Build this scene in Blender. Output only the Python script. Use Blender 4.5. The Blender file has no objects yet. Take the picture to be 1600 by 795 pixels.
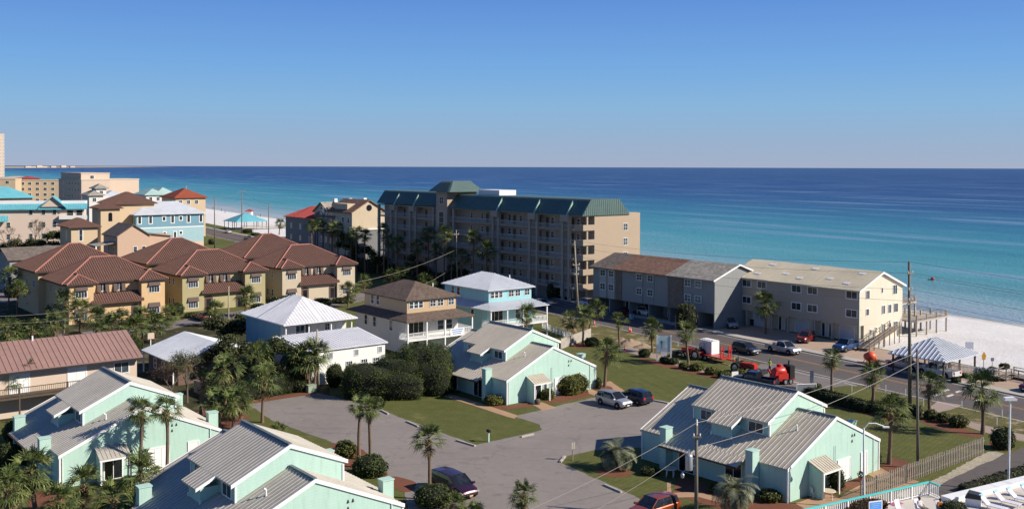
import bpy, bmesh, math, random
import numpy as np
from mathutils import Vector, Matrix
from mathutils.geometry import tessellate_polygon
random.seed(7); rng = np.random.default_rng(7)
R = math.radians; PI = math.pi
scene = bpy.context.scene
COL = scene.collection
# ------------------------------------------------------------ camera model
FPX, PITCH, ROLL, EYE = 1560., R(1.1), R(.18), 28.
YPP = 260.7 + FPX*math.tan(PITCH)
def G(px, py, z=0.):
    """world point at height z seen at a measured point of the photograph"""
    u1 = px-800; v1 = YPP-py
    cr, sr = math.cos(ROLL), math.sin(ROLL)
    u0 = u1*cr+v1*sr; v0 = -u1*sr+v1*cr
    c, s = math.cos(PITCH), math.sin(PITCH)
    dy = FPX*c+v0*s; dz = v0*c-FPX*s
    k = (z-EYE)/dz
    return Vector((u0*k, dy*k, z))
def ZH(px, py, P):
    g = G(px, py, 0.)
    return EYE-EYE*P[1]/g[1]
# ------------------------------------------------------------ object helpers
def tag(o, label=None, cat=None, group=None, kind=None):
    if label: o['label'] = label
    if cat: o['category'] = cat
    if group: o['group'] = group
    if kind: o['kind'] = kind
    return o
def empty(name, loc, rz=0, label=None, cat=None, group=None):
    o = bpy.data.objects.new(name, None); COL.objects.link(o)
    o.empty_display_size = .2
    o.location = loc; o.rotation_euler = (0, 0, rz)
    return tag(o, label, cat, group)
def link(name, me, parent=None, loc=None, rz=None):
    o = bpy.data.objects.new(name, me); COL.objects.link(o)
    if parent is not None: o.parent = parent
    if loc is not None: o.location = loc
    if rz is not None: o.rotation_euler = (0, 0, rz)
    return o
class MB:
    """collects boxes, slabs, tubes ... into one mesh"""
    def __init__(s): s.v = []; s.f = []; s.m = []; s.mi = 0; s.sm = []; s.smooth = False
    def mat(s, i): s.mi = i; return s
    def add(s, vs, fs):
        n = len(s.v); s.v += [tuple(p) for p in vs]
        for f in fs: s.f.append([n+i for i in f]); s.m.append(s.mi); s.sm.append(s.smooth)
        return s
    def box(s, x0, x1, y0, y1, z0, z1):
        return s.add([(x0,y0,z0),(x1,y0,z0),(x1,y1,z0),(x0,y1,z0),(x0,y0,z1),(x1,y0,z1),(x1,y1,z1),(x0,y1,z1)],
                     [(0,3,2,1),(4,5,6,7),(0,1,5,4),(1,2,6,5),(2,3,7,6),(3,0,4,7)])
    def poly(s, pts): return s.add(pts, [list(range(len(pts)))])
    def slab(s, pts, t):
        """planar polygon pts (its top), thickened downwards by t"""
        n = len(pts); low = [(p[0], p[1], p[2]-t) for p in pts]
        return s.add(list(pts)+low, [list(range(n)), list(range(2*n-1, n-1, -1))]+[(i, i+n, (i+1)%n+n, (i+1)%n) for i in range(n)])
    def prism(s, pts2, z0, z1):
        """horizontal polygon extruded up; pts2 counter-clockwise"""
        n = len(pts2)
        return s.add([(p[0],p[1],z0) for p in pts2]+[(p[0],p[1],z1) for p in pts2],
                     [list(range(n-1,-1,-1)), list(range(n,2*n))]+[(i,(i+1)%n,(i+1)%n+n,i+n) for i in range(n)])
    def ext(s, pts, d):
        """polygon extruded by vector d"""
        n = len(pts)
        return s.add([tuple(p) for p in pts]+[(p[0]+d[0],p[1]+d[1],p[2]+d[2]) for p in pts],
                     [list(range(n-1,-1,-1)), list(range(n,2*n))]+[(i,(i+1)%n,(i+1)%n+n,i+n) for i in range(n)])
    def tube(s, p0, p1, r0, r1=None, n=8, caps=True):
        p0 = Vector(p0); p1 = Vector(p1); r1 = r0 if r1 is None else r1
        d = (p1-p0).normalized(); a = d.orthogonal().normalized(); b = d.cross(a)
        vs = []
        for p, r in ((p0, r0), (p1, r1)):
            for i in range(n):
                t = 2*PI*i/n; vs.append(p+a*(r*math.cos(t))+b*(r*math.sin(t)))
        fs = [(i,(i+1)%n,(i+1)%n+n,i+n) for i in range(n)]
        if caps: fs += [list(range(n-1,-1,-1)), list(range(n,2*n))]
        return s.add(vs, fs)
    def path(s, pts, rads, n=8):
        for i in range(len(pts)-1): s.tube(pts[i], pts[i+1], rads[i], rads[i+1], n, caps=(i in (0, len(pts)-2)))
        return s
    def lathe(s, c, prof, n=16, ax='z'):
        vs = []; m = len(prof)
        for i in range(n):
            t = 2*PI*i/n; ct, st = math.cos(t), math.sin(t)
            for r, h in prof:
                if ax == 'z': vs.append((c[0]+r*ct, c[1]+r*st, c[2]+h))
                elif ax == 'y': vs.append((c[0]+r*ct, c[1]+h, c[2]+r*st))
                else: vs.append((c[0]+h, c[1]+r*ct, c[2]+r*st))
        fs = [(i*m+j, ((i+1)%n)*m+j, ((i+1)%n)*m+j+1, i*m+j+1) for i in range(n) for j in range(m-1)]
        return s.add(vs, fs)
    def ell(s, c, r, n=10, m=7):
        return s.lathe((c[0],c[1],c[2]), [(max(1e-3, r*math.sin(PI*j/m)), -r*math.cos(PI*j/m)) for j in range(m+1)], n)
    def ribs(s, pts, d, gap, w, h, inset=0.):
        """raised ribs running along direction d over the convex planar polygon pts"""
        P = [Vector(p) for p in pts]; d = Vector(d).normalized()
        n = (P[1]-P[0]).cross(P[2]-P[0]).normalized()
        if n.z < 0: n = -n
        d = (d-n*d.dot(n)).normalized(); e = n.cross(d)
        O = P[0]; q = [((p-O).dot(e), (p-O).dot(d)) for p in P]
        lo = min(a for a, b in q); hi = max(a for a, b in q)
        k = math.ceil((lo+inset)/gap+.01)
        while k*gap < hi-inset-.02:
            x = k*gap; ts = []
            for i in range(len(q)):
                (a0, b0), (a1, b1) = q[i], q[(i+1) % len(q)]
                if (a0-x)*(a1-x) < 0: ts.append(b0+(b1-b0)*(x-a0)/(a1-a0))
            k += 1
            if len(ts) < 2: continue
            t0, t1 = min(ts), max(ts)
            if t1-t0 < .3: continue
            A = O+e*(x-w/2)+d*t0; B = O+e*(x+w/2)+d*t0; C = O+e*(x+w/2)+d*t1; D = O+e*(x-w/2)+d*t1
            u = n*h
            s.add([A, B, C, D, A+u+e*w*.2, B+u-e*w*.2, C+u-e*w*.2, D+u+e*w*.2], [(4,5,6,7),(0,1,5,4),(1,2,6,5),(2,3,7,6),(3,0,4,7)])
        return s
    def mesh(s, name, mats):
        me = bpy.data.meshes.new(name); me.from_pydata(s.v, [], s.f)
        for m in (mats if isinstance(mats, (list, tuple)) else [mats]): me.materials.append(m)
        me.polygons.foreach_set('material_index', s.m); me.polygons.foreach_set('use_smooth', s.sm)
        me.update(); return me
    def build(s, name, mats, parent=None, loc=None, rz=None): return link(name, s.mesh(name, mats), parent, loc, rz)
def fix_normals(me):
    bm = bmesh.new(); bm.from_mesh(me); bmesh.ops.recalc_face_normals(bm, faces=bm.faces); bm.to_mesh(me); bm.free()
# ------------------------------------------------------------ materials
def newmat(name):
    m = bpy.data.materials.new(name); m.use_nodes = True
    nt = m.node_tree; b = nt.nodes['Principled BSDF']; return m, nt, b
def nd(nt, t, **k):
    n = nt.nodes.new(t)
    for a, v in k.items(): setattr(n, a, v)
    return n
def coords(nt, scale=(1,1,1), obj=True, rot=(0,0,0)):
    tc = nd(nt, 'ShaderNodeTexCoord'); mp = nd(nt, 'ShaderNodeMapping')
    mp.inputs['Scale'].default_value = scale; mp.inputs['Rotation'].default_value = rot
    nt.links.new(tc.outputs['Object'], mp.inputs['Vector'])
    return mp.outputs['Vector']
def noise(nt, vec, scale, detail=4, rough=.6):
    n = nd(nt, 'ShaderNodeTexNoise'); n.inputs['Scale'].default_value = scale
    n.inputs['Detail'].default_value = detail; n.inputs['Roughness'].default_value = rough
    if vec is not None: nt.links.new(vec, n.inputs['Vector'])
    return n.outputs['Fac']
def ramp(nt, fac, stops, interp='LINEAR'):
    r = nd(nt, 'ShaderNodeValToRGB'); r.color_ramp.interpolation = interp
    e = r.color_ramp.elements
    while len(e) < len(stops): e.new(.5)
    for i, (p, c) in enumerate(stops):
        e[i].position = p; e[i].color = (*c[:3], 1) if len(c) >= 3 else (c[0], c[0], c[0], 1)
    nt.links.new(fac, r.inputs['Fac']); return r.outputs['Color']
def mixc(nt, f, a, b, mode='MIX'):
    m = nd(nt, 'ShaderNodeMix', data_type='RGBA', blend_type=mode)
    for i, v in ((0, f), (6, a), (7, b)):
        if isinstance(v, (int, float)): m.inputs[i].default_value = v
        elif isinstance(v, (tuple, list)): m.inputs[i].default_value = (*v[:3], 1)
        else: nt.links.new(v, m.inputs[i])
    return m.outputs[2]
def bump(nt, b, h, strength=.3, dist=.05):
    n = nd(nt, 'ShaderNodeBump'); n.inputs['Strength'].default_value = strength; n.inputs['Distance'].default_value = dist
    nt.links.new(h, n.inputs['Height']); nt.links.new(n.outputs['Normal'], b.inputs['Normal'])
def sc(c, k): return tuple(min(1, x*k) for x in c)
def mat_plain(name, c, rough=.8, var=.15, vs=.6, metal=0, bumps=0, bs=8., spec=.3, fine=.08, coat=0):
    """flat paint with broad weathering and a finer grain"""
    m, nt, b = newmat(name); v = coords(nt)
    n1 = noise(nt, v, vs, 5, .65); n2 = noise(nt, v, bs*3, 3)
    col = ramp(nt, n1, [(.25, sc(c, 1-var)), (.5, c), (.75, sc(c, 1+var*.6))])
    col = mixc(nt, fine*4, col, ramp(nt, n2, [(.3, sc(c, .75)), (.7, sc(c, 1.15))]))
    nt.links.new(col, b.inputs['Base Color'])
    b.inputs['Roughness'].default_value = rough; b.inputs['Metallic'].default_value = metal
    b.inputs['Specular IOR Level'].default_value = spec; b.inputs['Coat Weight'].default_value = coat
    if bumps: bump(nt, b, n2, bumps, .03)
    return m
def mat_siding(name, c, pitch=.22, var=.1, vertical=False, rough=.7):
    """painted boards: dark lap lines every pitch metres plus weathering"""
    m, nt, b = newmat(name); tc = nd(nt, 'ShaderNodeTexCoord'); sp = nd(nt, 'ShaderNodeSeparateXYZ')
    nt.links.new(tc.outputs['Object'], sp.inputs[0])
    mm = nd(nt, 'ShaderNodeMath', operation='DIVIDE'); mm.inputs[1].default_value = pitch
    if vertical:
        ad = nd(nt, 'ShaderNodeMath', operation='ADD'); nt.links.new(sp.outputs[0], ad.inputs[0]); nt.links.new(sp.outputs[1], ad.inputs[1])
        nt.links.new(ad.outputs[0], mm.inputs[0])
    else: nt.links.new(sp.outputs[2], mm.inputs[0])
    fr = nd(nt, 'ShaderNodeMath', operation='FRACT'); nt.links.new(mm.outputs[0], fr.inputs[0])
    n1 = noise(nt, tc.outputs['Object'], .5, 5, .6)
    mp = nd(nt, 'ShaderNodeMapping'); mp.inputs['Scale'].default_value = (2.5, 2.5, .25); nt.links.new(tc.outputs['Object'], mp.inputs['Vector'])
    n2 = noise(nt, mp.outputs['Vector'], 1.2, 4, .7)
    col = ramp(nt, n1, [(.25, sc(c, 1-var)), (.6, c), (.8, sc(c, 1+var*.4))])
    col = mixc(nt, .5, col, ramp(nt, n2, [(.28, sc(c, .74)), (.5, sc(c, .98)), (.7, sc(c, 1.06))]))
    line = ramp(nt, fr.outputs[0], [(0., (.62, .62, .62)), (.13, (1, 1, 1)), (1., (1, 1, 1))])
    col = mixc(nt, .6, col, line, 'MULTIPLY')
    nt.links.new(col, b.inputs['Base Color']); b.inputs['Roughness'].default_value = rough
    b.inputs['Specular IOR Level'].default_value = .25
    bump(nt, b, fr.outputs[0], .25, .03)
    return m
def mat_glass(name='window_glass', c=(.03, .04, .05), curtains=.25):
    m, nt, b = newmat(name); v = coords(nt)
    oi = nd(nt, 'ShaderNodeObjectInfo')
    n1 = noise(nt, v, 1.7, 2)
    add = nd(nt, 'ShaderNodeMath', operation='ADD'); nt.links.new(n1, add.inputs[0]); nt.links.new(oi.outputs['Random'], add.inputs[1])
    col = ramp(nt, add.outputs[0], [(.75, c), (1.0, sc(c, 2.2)), (1.15, (.25, .24, .22)), (1.3, c)])
    nt.links.new(col, b.inputs['Base Color']); b.inputs['Roughness'].default_value = .08
    b.inputs['Specular IOR Level'].default_value = .6
    return m
M = {}
M['white'] = mat_plain('white_paint', (.76, .75, .72), .6, .08)
M['trimwhite'] = mat_plain('white_trim', (.8, .79, .77), .55, .06)
M['glass'] = mat_glass()
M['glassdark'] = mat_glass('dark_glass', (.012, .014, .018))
M['black'] = mat_plain('black_rubber', (.02, .02, .021), .8, .2)
M['darkmetal'] = mat_plain('dark_metal', (.05, .05, .055), .5, .2, metal=.5)
M['steel'] = mat_plain('galvanised_steel', (.45, .46, .47), .4, .12, metal=.6)
M['wood'] = mat_plain('weathered_wood', (.27, .22, .17), .85, .3, 2.)
M['woodgrey'] = mat_plain('grey_wood', (.40, .36, .31), .85, .3, 2.)
M['wooddark'] = mat_plain('dark_wood', (.10, .075, .055), .85, .3, 2.)
M['pole'] = mat_plain('creosote_pole', (.17, .15, .12), .9, .3, 1.5)
M['polelight'] = mat_plain('pale_pole', (.36, .3, .22), .9, .25, 1.5)
M['concrete'] = mat_plain('concrete', (.42, .38, .33), .9, .15, .4, bumps=.2)
M['paver'] = mat_plain('tan_pavers', (.40, .29, .21), .9, .18, .5, bumps=.2)
M['red'] = mat_plain('red_machine_paint', (.50, .028, .018), .4, .2, 2., spec=.5)
M['orange'] = mat_plain('orange_paint', (.72, .09, .025), .45, .15, 2., spec=.5)
M['hivis'] = mat_plain('hi_vis_cloth', (.42, .75, .05), .8, .1)
M['skin'] = mat_plain('skin', (.5, .3, .2), .6, .05)
M['denim'] = mat_plain('dark_trousers', (.05, .055, .075), .9, .2)
M['khaki'] = mat_plain('khaki_trousers', (.3, .27, .2), .9, .2)
M['hair'] = mat_plain('hair', (.04, .03, .02), .7, .2)
M['aqua'] = mat_plain('aqua_paint', (.10, .55, .52), .5, .06)

def U(th): return Vector((math.cos(th), math.sin(th), 0))
def V(th): return Vector((-math.sin(th), math.cos(th), 0))
def onray(O, th, px, face='a', val=0.):
    """coordinate along a wall plane of frame (O, th) where the sight line through column px meets it"""
    d = G(px, 400, 0.); d = Vector((d.x, d.y, 0)); u, v = U(th), V(th)
    n = u if face == 'a' else v; k = (val+n.dot(O))/n.dot(d); P = d*k-O
    return P.dot(v) if face == 'a' else P.dot(u)
def at(px, d, y=0): return Vector(((px-800)/1560*d, d, 0))
def zt(py, d): return EYE-(py-260.7-(0))*d/1560
# ------------------------------------------------------------ camera, sky, sun
cam = bpy.data.cameras.new('camera'); co = bpy.data.objects.new('camera', cam); COL.objects.link(co)
cam.sensor_width = 36; cam.lens = 36*FPX/1600; cam.clip_start = .5; cam.clip_end = 120000
co.location = (0, 0, EYE)
co.rotation_euler = (Matrix.Rotation(R(90)-PITCH, 3, 'X') @ Matrix.Rotation(ROLL, 3, 'Z')).to_euler()
cam.shift_x = 0; cam.shift_y = -(397.5-YPP)/1600
scene.camera = co
SAZ, SEL = R(-12.), R(33.)
S = Vector((math.cos(SAZ)*math.cos(SEL), math.sin(SAZ)*math.cos(SEL), math.sin(SEL)))
sl = bpy.data.lights.new('sun', 'SUN'); sl.energy = 5.0; sl.angle = R(.5); sl.color = (1., .925, .81)
so = bpy.data.objects.new('sun', sl); COL.objects.link(so)
so.rotation_euler = S.to_track_quat('Z', 'Y').to_euler()
w = bpy.data.worlds.new('World'); scene.world = w; w.use_nodes = True
nt = w.node_tree; bg = nt.nodes['Background']; bg.inputs['Strength'].default_value = .14
sky = nd(nt, 'ShaderNodeTexSky'); sky.sky_type = 'NISHITA'; sky.sun_disc = False
sky.sun_elevation = SEL; sky.sun_rotation = R(100); sky.air_density = 1.0; sky.dust_density = .3; sky.ozone_density = 3.; sky.altitude = 20
tc = nd(nt, 'ShaderNodeTexCoord'); sp = nd(nt, 'ShaderNodeSeparateXYZ'); nt.links.new(tc.outputs['Generated'], sp.inputs[0])
# the clear winter air darkens fast above the horizon: the elevation is stretched before it reads the sky
mz = nd(nt, 'ShaderNodeMath', operation='MULTIPLY'); mz.inputs[1].default_value = 3.2; nt.links.new(sp.outputs[2], mz.inputs[0])
az = nd(nt, 'ShaderNodeMath', operation='ADD'); az.inputs[1].default_value = .06; nt.links.new(mz.outputs[0], az.inputs[0])
cb = nd(nt, 'ShaderNodeCombineXYZ'); nt.links.new(sp.outputs[0], cb.inputs[0]); nt.links.new(sp.outputs[1], cb.inputs[1]); nt.links.new(az.outputs[0], cb.inputs[2])
vm = nd(nt, 'ShaderNodeVectorMath', operation='NORMALIZE'); nt.links.new(cb.outputs[0], vm.inputs[0])
nt.links.new(vm.outputs[0], sky.inputs['Vector']); hz = ramp(nt, sp.outputs[2], [(0., (.375, .425, .590)), (.025, (.335, .46, .64)), (.06, (.27, .50, .76)), (.10, (.195, .44, .82)), (.165, (.125, .31, .77)), (.35, (.055, .15, .45)), (1., (.03, .085, .27))])
sk = nd(nt, 'ShaderNodeMix', data_type='RGBA'); sk.inputs[0].default_value = .12; sc_n = nd(nt, 'ShaderNodeVectorMath', operation='SCALE'); sc_n.inputs[3].default_value = 1.0
nt.links.new(hz, sc_n.inputs[0]); sb = nd(nt, 'ShaderNodeVectorMath', operation='SCALE'); sb.inputs[3].default_value = .11; nt.links.new(sky.outputs[0], sb.inputs[0])
nt.links.new(sc_n.outputs[0], sk.inputs[6]); nt.links.new(sb.outputs[0], sk.inputs[7]); sf = nd(nt, 'ShaderNodeVectorMath', operation='SCALE'); sf.inputs[3].default_value = 5.2; nt.links.new(sk.outputs[2], sf.inputs[0]); nt.links.new(sf.outputs[0], bg.inputs['Color'])
scene.view_settings.view_transform = 'Standard'; scene.view_settings.look = 'None'
scene.view_settings.exposure = .42; scene.view_settings.gamma = 1; scene.view_settings.use_curve_mapping = False
scene.cycles.max_bounces = 5; scene.cycles.diffuse_bounces = 3; scene.cycles.glossy_bounces = 3
# ------------------------------------------------------------ ground materials
def mat_grass(name, dark, mid, dry, sand=0.):
    m, nt, b = newmat(name); v = coords(nt)
    n1 = noise(nt, v, .05, 6, .65); n2 = noise(nt, v, .7, 5, .7); n3 = noise(nt, v, 9, 3, .8)
    c = ramp(nt, n1, [(.3, dark), (.5, mid), (.68, dry)])
    c = mixc(nt, .55, c, ramp(nt, n2, [(.3, dark), (.5, mid), (.7, dry)]))
    c = mixc(nt, .5, c, ramp(nt, n3, [(.3, sc(dark, .7)), (.55, mid), (.75, sc(dry, 1.25))]))
    wvn = nd(nt, 'ShaderNodeTexWave'); wvn.inputs['Scale'].default_value = .55; wvn.inputs['Distortion'].default_value = 1.5; nt.links.new(coords(nt, rot=(0, 0, R(40))), wvn.inputs['Vector'])
    c = mixc(nt, .35, c, ramp(nt, wvn.outputs['Fac'], [(.2, (.82, .84, .8)), (.8, (1.12, 1.1, 1.05))]), 'MULTIPLY')
    n7 = noise(nt, v, .22, 6, .7); c = mixc(nt, ramp(nt, n7, [(.60, (0, 0, 0)), (.70, (.55, .55, .55))]), c, sc(dry, 1.15))
    if sand:
        n4 = noise(nt, v, .35, 6, .7)
        c = mixc(nt, ramp(nt, n4, [(.52, (0, 0, 0)), (.62, (sand, sand, sand))]), c, (.34, .27, .19))
    nt.links.new(c, b.inputs['Base Color']); b.inputs['Roughness'].default_value = .95; b.inputs['Specular IOR Level'].default_value = .1
    bump(nt, b, n3, .7, .08); return m
def mat_asphalt(name, c, patch=.2, sc_=.12):
    patch *= 1.3
    m, nt, b = newmat(name); v = coords(nt)
    n1 = noise(nt, v, sc_, 6, .6); n2 = noise(nt, v, 1.3, 5, .7); n3 = noise(nt, v, 25, 2)
    col = ramp(nt, n1, [(.28, sc(c, 1-patch)), (.5, c), (.72, sc(c, 1+patch))])
    col = mixc(nt, .35, col, ramp(nt, n2, [(.3, sc(c, .72)), (.6, sc(c, 1.1)), (.8, sc(c, 1.4))]))
    col = mixc(nt, .25, col, ramp(nt, n3, [(.3, sc(c, .6)), (.7, sc(c, 1.4))]))
    n5 = noise(nt, v, .55, 4, .55); col = mixc(nt, .8, col, ramp(nt, n5, [(.60, (1, 1, 1)), (.70, (.74, .74, .75))]), 'MULTIPLY')
    n6 = noise(nt, coords(nt, (.25, 1.6, 1), rot=(0, 0, R(30))), .5, 4, .6); col = mixc(nt, .7, col, ramp(nt, n6, [(.30, (.80, .80, .80)), (.42, (1, 1, 1)), (.62, (1, 1, 1)), (.72, (1.15, 1.15, 1.14))]), 'MULTIPLY')
    vo = nd(nt, 'ShaderNodeTexVoronoi', feature='DISTANCE_TO_EDGE'); vo.inputs['Scale'].default_value = .11
    wv = nd(nt, 'ShaderNodeMix', data_type='RGBA'); wv.inputs[0].default_value = .12
    nz = nd(nt, 'ShaderNodeTexNoise'); nz.inputs['Scale'].default_value = .4; nz.inputs['Detail'].default_value = 5; nt.links.new(v, nz.inputs['Vector'])
    ad = nd(nt, 'ShaderNodeVectorMath', operation='MULTIPLY_ADD'); nt.links.new(nz.outputs['Color'], ad.inputs[0]); ad.inputs[1].default_value = (4, 4, 0); nt.links.new(v, ad.inputs[2])
    nt.links.new(ad.outputs[0], vo.inputs['Vector'])
    cr = ramp(nt, vo.outputs['Distance'], [(0., (.45, .45, .45)), (.009, (1, 1, 1))])
    col = mixc(nt, .32, col, cr, 'MULTIPLY')
    nt.links.new(col, b.inputs['Base Color']); b.inputs['Roughness'].default_value = .9; b.inputs['Specular IOR Level'].default_value = .2
    bump(nt, b, n3, .3, .02); return m
M['lawn'] = mat_grass('lawn_grass', (.058, .066, .020), (.108, .117, .036), (.20, .172, .072))
M['rough'] = mat_grass('rough_grass', (.06, .062, .022), (.13, .12, .045), (.25, .19, .10), .9)
M['scrub'] = mat_grass('scrub_ground', (.025, .03, .012), (.05, .05, .024), (.12, .09, .05), .3)
M['mulch'] = mat_plain('pine_straw_mulch', (.17, .065, .035), .95, .35, 1.2, bumps=.6, fine=.14)
M['parking'] = mat_asphalt('worn_asphalt', (.235, .205, .185), .17)
M['road'] = mat_asphalt('road_asphalt', (.115, .098, .092), .12, .05)
M['court'] = mat_asphalt('court_asphalt', (.19, .165, .155), .15)
M['paint'] = mat_plain('road_paint', (.62, .6, .55), .7, .25, 2.)
M['paintyellow'] = mat_plain('yellow_road_paint', (.45, .25, .09), .7, .25, 2.)
M['path'] = mat_plain('pink_path_concrete', (.33, .25, .21), .9, .12, .6, bumps=.2)
M['pathtan'] = mat_plain('tan_walk_concrete', (.40, .25, .15), .9, .15, .8, bumps=.2)
# sand
m, nt, b = newmat('white_sand'); v = coords(nt)
c = ramp(nt, noise(nt, v, .12, 6, .6), [(.3, (.60, .56, .53)), (.7, (.76, .73, .70))])
c = mixc(nt, .4, c, ramp(nt, noise(nt, v, 1.5, 5, .75), [(.3, (.5, .46, .43)), (.6, (.78, .75, .72))]))
sp = nd(nt, 'ShaderNodeSeparateXYZ'); nt.links.new(v, sp.inputs[0])
wet = ramp(nt, sp.outputs[2], [(0., (1, 1, 1)), (.12, (0, 0, 0))]); 
mr = nd(nt, 'ShaderNodeMapRange'); mr.inputs[1].default_value = -1.75; mr.inputs[2].default_value = -1.2; mr.inputs[3].default_value = 1; mr.inputs[4].default_value = 0
nt.links.new(sp.outputs[2], mr.inputs[0])
c = mixc(nt, mr.outputs[0], c, (.30, .27, .23)); nt.links.new(c, b.inputs['Base Color'])
b.inputs['Roughness'].default_value = .95; bump(nt, b, noise(nt, v, 1.2, 6, .8), .9, .25); M['sand'] = m
m, nt, b = newmat('dirty_sand'); v = coords(nt)
nt.links.new(mixc(nt, .5, ramp(nt, noise(nt, v, .8, 6, .75), [(.35, (.26, .22, .15)), (.6, (.48, .41, .32))]), ramp(nt, noise(nt, v, 5, 4, .8), [(.4, (.18, .17, .09)), (.6, (.5, .43, .34))])), b.inputs['Base Color']); b.inputs['Roughness'].default_value = .95; bump(nt, b, noise(nt, v, 6, 4, .8), .8, .08); M['drysand'] = m
# sea: the bottom falls away from the pale shore over bars to deep water
NS = Vector((.853, .521, 0)); DS = Vector((-.521, .853, 0))
m, nt, b = newmat('sea_water'); tc = nd(nt, 'ShaderNodeTexCoord'); v = tc.outputs['Object']
dt = nd(nt, 'ShaderNodeVectorMath', operation='DOT_PRODUCT'); dt.inputs[1].default_value = NS; nt.links.new(v, dt.inputs[0])
mp = nd(nt, 'ShaderNodeMapping'); mp.inputs['Rotation'].default_value = (0, 0, R(58.6)); nt.links.new(v, mp.inputs['Vector'])
mp2 = nd(nt, 'ShaderNodeMapping'); mp2.inputs['Scale'].default_value = (1., 5., 1); nt.links.new(mp.outputs[0], mp2.inputs['Vector'])
nb = noise(nt, mp2.outputs[0], .0016, 5, .55)
a1 = nd(nt, 'ShaderNodeMath', operation='MULTIPLY_ADD'); nt.links.new(nb, a1.inputs[0]); a1.inputs[1].default_value = 150.; nt.links.new(dt.outputs['Value'], a1.inputs[2])
a2 = nd(nt, 'ShaderNodeMath', operation='SUBTRACT'); nt.links.new(a1.outputs[0], a2.inputs[0]); a2.inputs[1].default_value = 178.+75.
mx = nd(nt, 'ShaderNodeMath', operation='MAXIMUM'); nt.links.new(a2.outputs[0], mx.inputs[0]); mx.inputs[1].default_value = .01
dv = nd(nt, 'ShaderNodeMath', operation='DIVIDE'); nt.links.new(mx.outputs[0], dv.inputs[0]); dv.inputs[1].default_value = 2500.
pw = nd(nt, 'ShaderNodeMath', operation='POWER'); nt.links.new(dv.outputs[0], pw.inputs[0]); pw.inputs[1].default_value = .4
SEA = [(0., (.38, .41, .39)), (.12, (.27, .36, .36)), (.18, (.17, .32, .345)), (.25, (.070, .27, .295)), (.33, (.040, .220, .265)), (.42, (.022, .145, .225)), (.51, (.012, .070, .17)), (.65, (.008, .038, .135)), (1., (.006, .027, .105))]
c = ramp(nt, pw.outputs[0], SEA)
mp3 = nd(nt, 'ShaderNodeMapping'); mp3.inputs['Scale'].default_value = (1., 9., 1); nt.links.new(mp.outputs[0], mp3.inputs['Vector'])
st = noise(nt, mp3.outputs[0], .004, 7, .62)
c = mixc(nt, .8, c, ramp(nt, st, [(.32, (.72, .72, .76)), (.5, (1, 1, 1)), (.66, (1.0, 1.0, 1.0)), (.74, (1., 1., 1.))]), 'MULTIPLY')
c = mixc(nt, ramp(nt, st, [(.54, (0, 0, 0)), (.66, (.55, .55, .55))]), c, (.22, .30, .42))
nt.links.new(c, b.inputs['Base Color']); b.inputs['Roughness'].default_value = .3; b.inputs['IOR'].default_value = 1.33
b.inputs['Specular IOR Level'].default_value = .16
wv = nd(nt, 'ShaderNodeMath', operation='ADD'); nt.links.new(noise(nt, mp2.outputs[0], .12, 6, .65), wv.inputs[0]); nt.links.new(noise(nt, v, 1.1, 3, .6), wv.inputs[1])
bump(nt, b, wv.outputs[0], .9, .5); M['sea'] = m
# ------------------------------------------------------------ ground sheets
def sheet_xy(name, pts, z, mat, kind='structure', parent=None):
    P = [Vector((p[0], p[1], p[2] if len(p) > 2 else z)) for p in pts]
    me = bpy.data.meshes.new(name); me.from_pydata([tuple(p) for p in P], [], [tuple(t) for t in tessellate_polygon([[Vector((p.x, p.y, 0)) for p in P]])])
    me.materials.append(mat); fix_normals(me)
    if me.polygons[0].normal.z < 0: me.flip_normals()
    o = link(name, me, parent); tag(o, kind=kind); return o
def smooth_closed(pts, k=3):
    """corner-cutting so traced edges bend like real ones"""
    for _ in range(k):
        q = []
        for i in range(len(pts)):
            a, b_ = pts[i], pts[(i+1) % len(pts)]
            q += [(a[0]*.8+b_[0]*.2, a[1]*.8+b_[1]*.2), (a[0]*.2+b_[0]*.8, a[1]*.2+b_[1]*.8)]
        pts = q
    return pts
def ragged(P, amt, step=.7):
    out = []; rr = random.Random(int(P[0][0]*31))
    for i in range(len(P)):
        a, b_ = Vector((*P[i][:2], 0)), Vector((*P[(i+1) % len(P)][:2], 0)); L = (b_-a).length; n = max(1, min(60, int(L/step)))
        d = (b_-a)/max(L, .001); nn = Vector((-d.y, d.x, 0))
        for k in range(n): q = a+d*(L*k/n)+nn*rr.uniform(-amt, amt)*(k > 0); out.append((q.x, q.y))
    return out
def sheet(name, px, z, mat, kind='structure', sm=0):
    P = [tuple(G(*p)[:2]) for p in px]
    if not sm and name in ('parking_lot', 'court', 'path', 'side_street', 'walk'): P = ragged(P, .10 if name != 'walk' else .05)
    if sm: P = ragged(smooth_closed(P, sm), .10, .35)
    if name in ('lawn_verge', 'scrub_ground'): P = ragged(P, .35, .6)
    return sheet_xy(name, P, z, mat, kind)
def ns(c, t): return (NS.x*c+DS.x*t, NS.y*c+DS.y*t)     # c metres inland-to-sea, t metres along the coast
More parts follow.
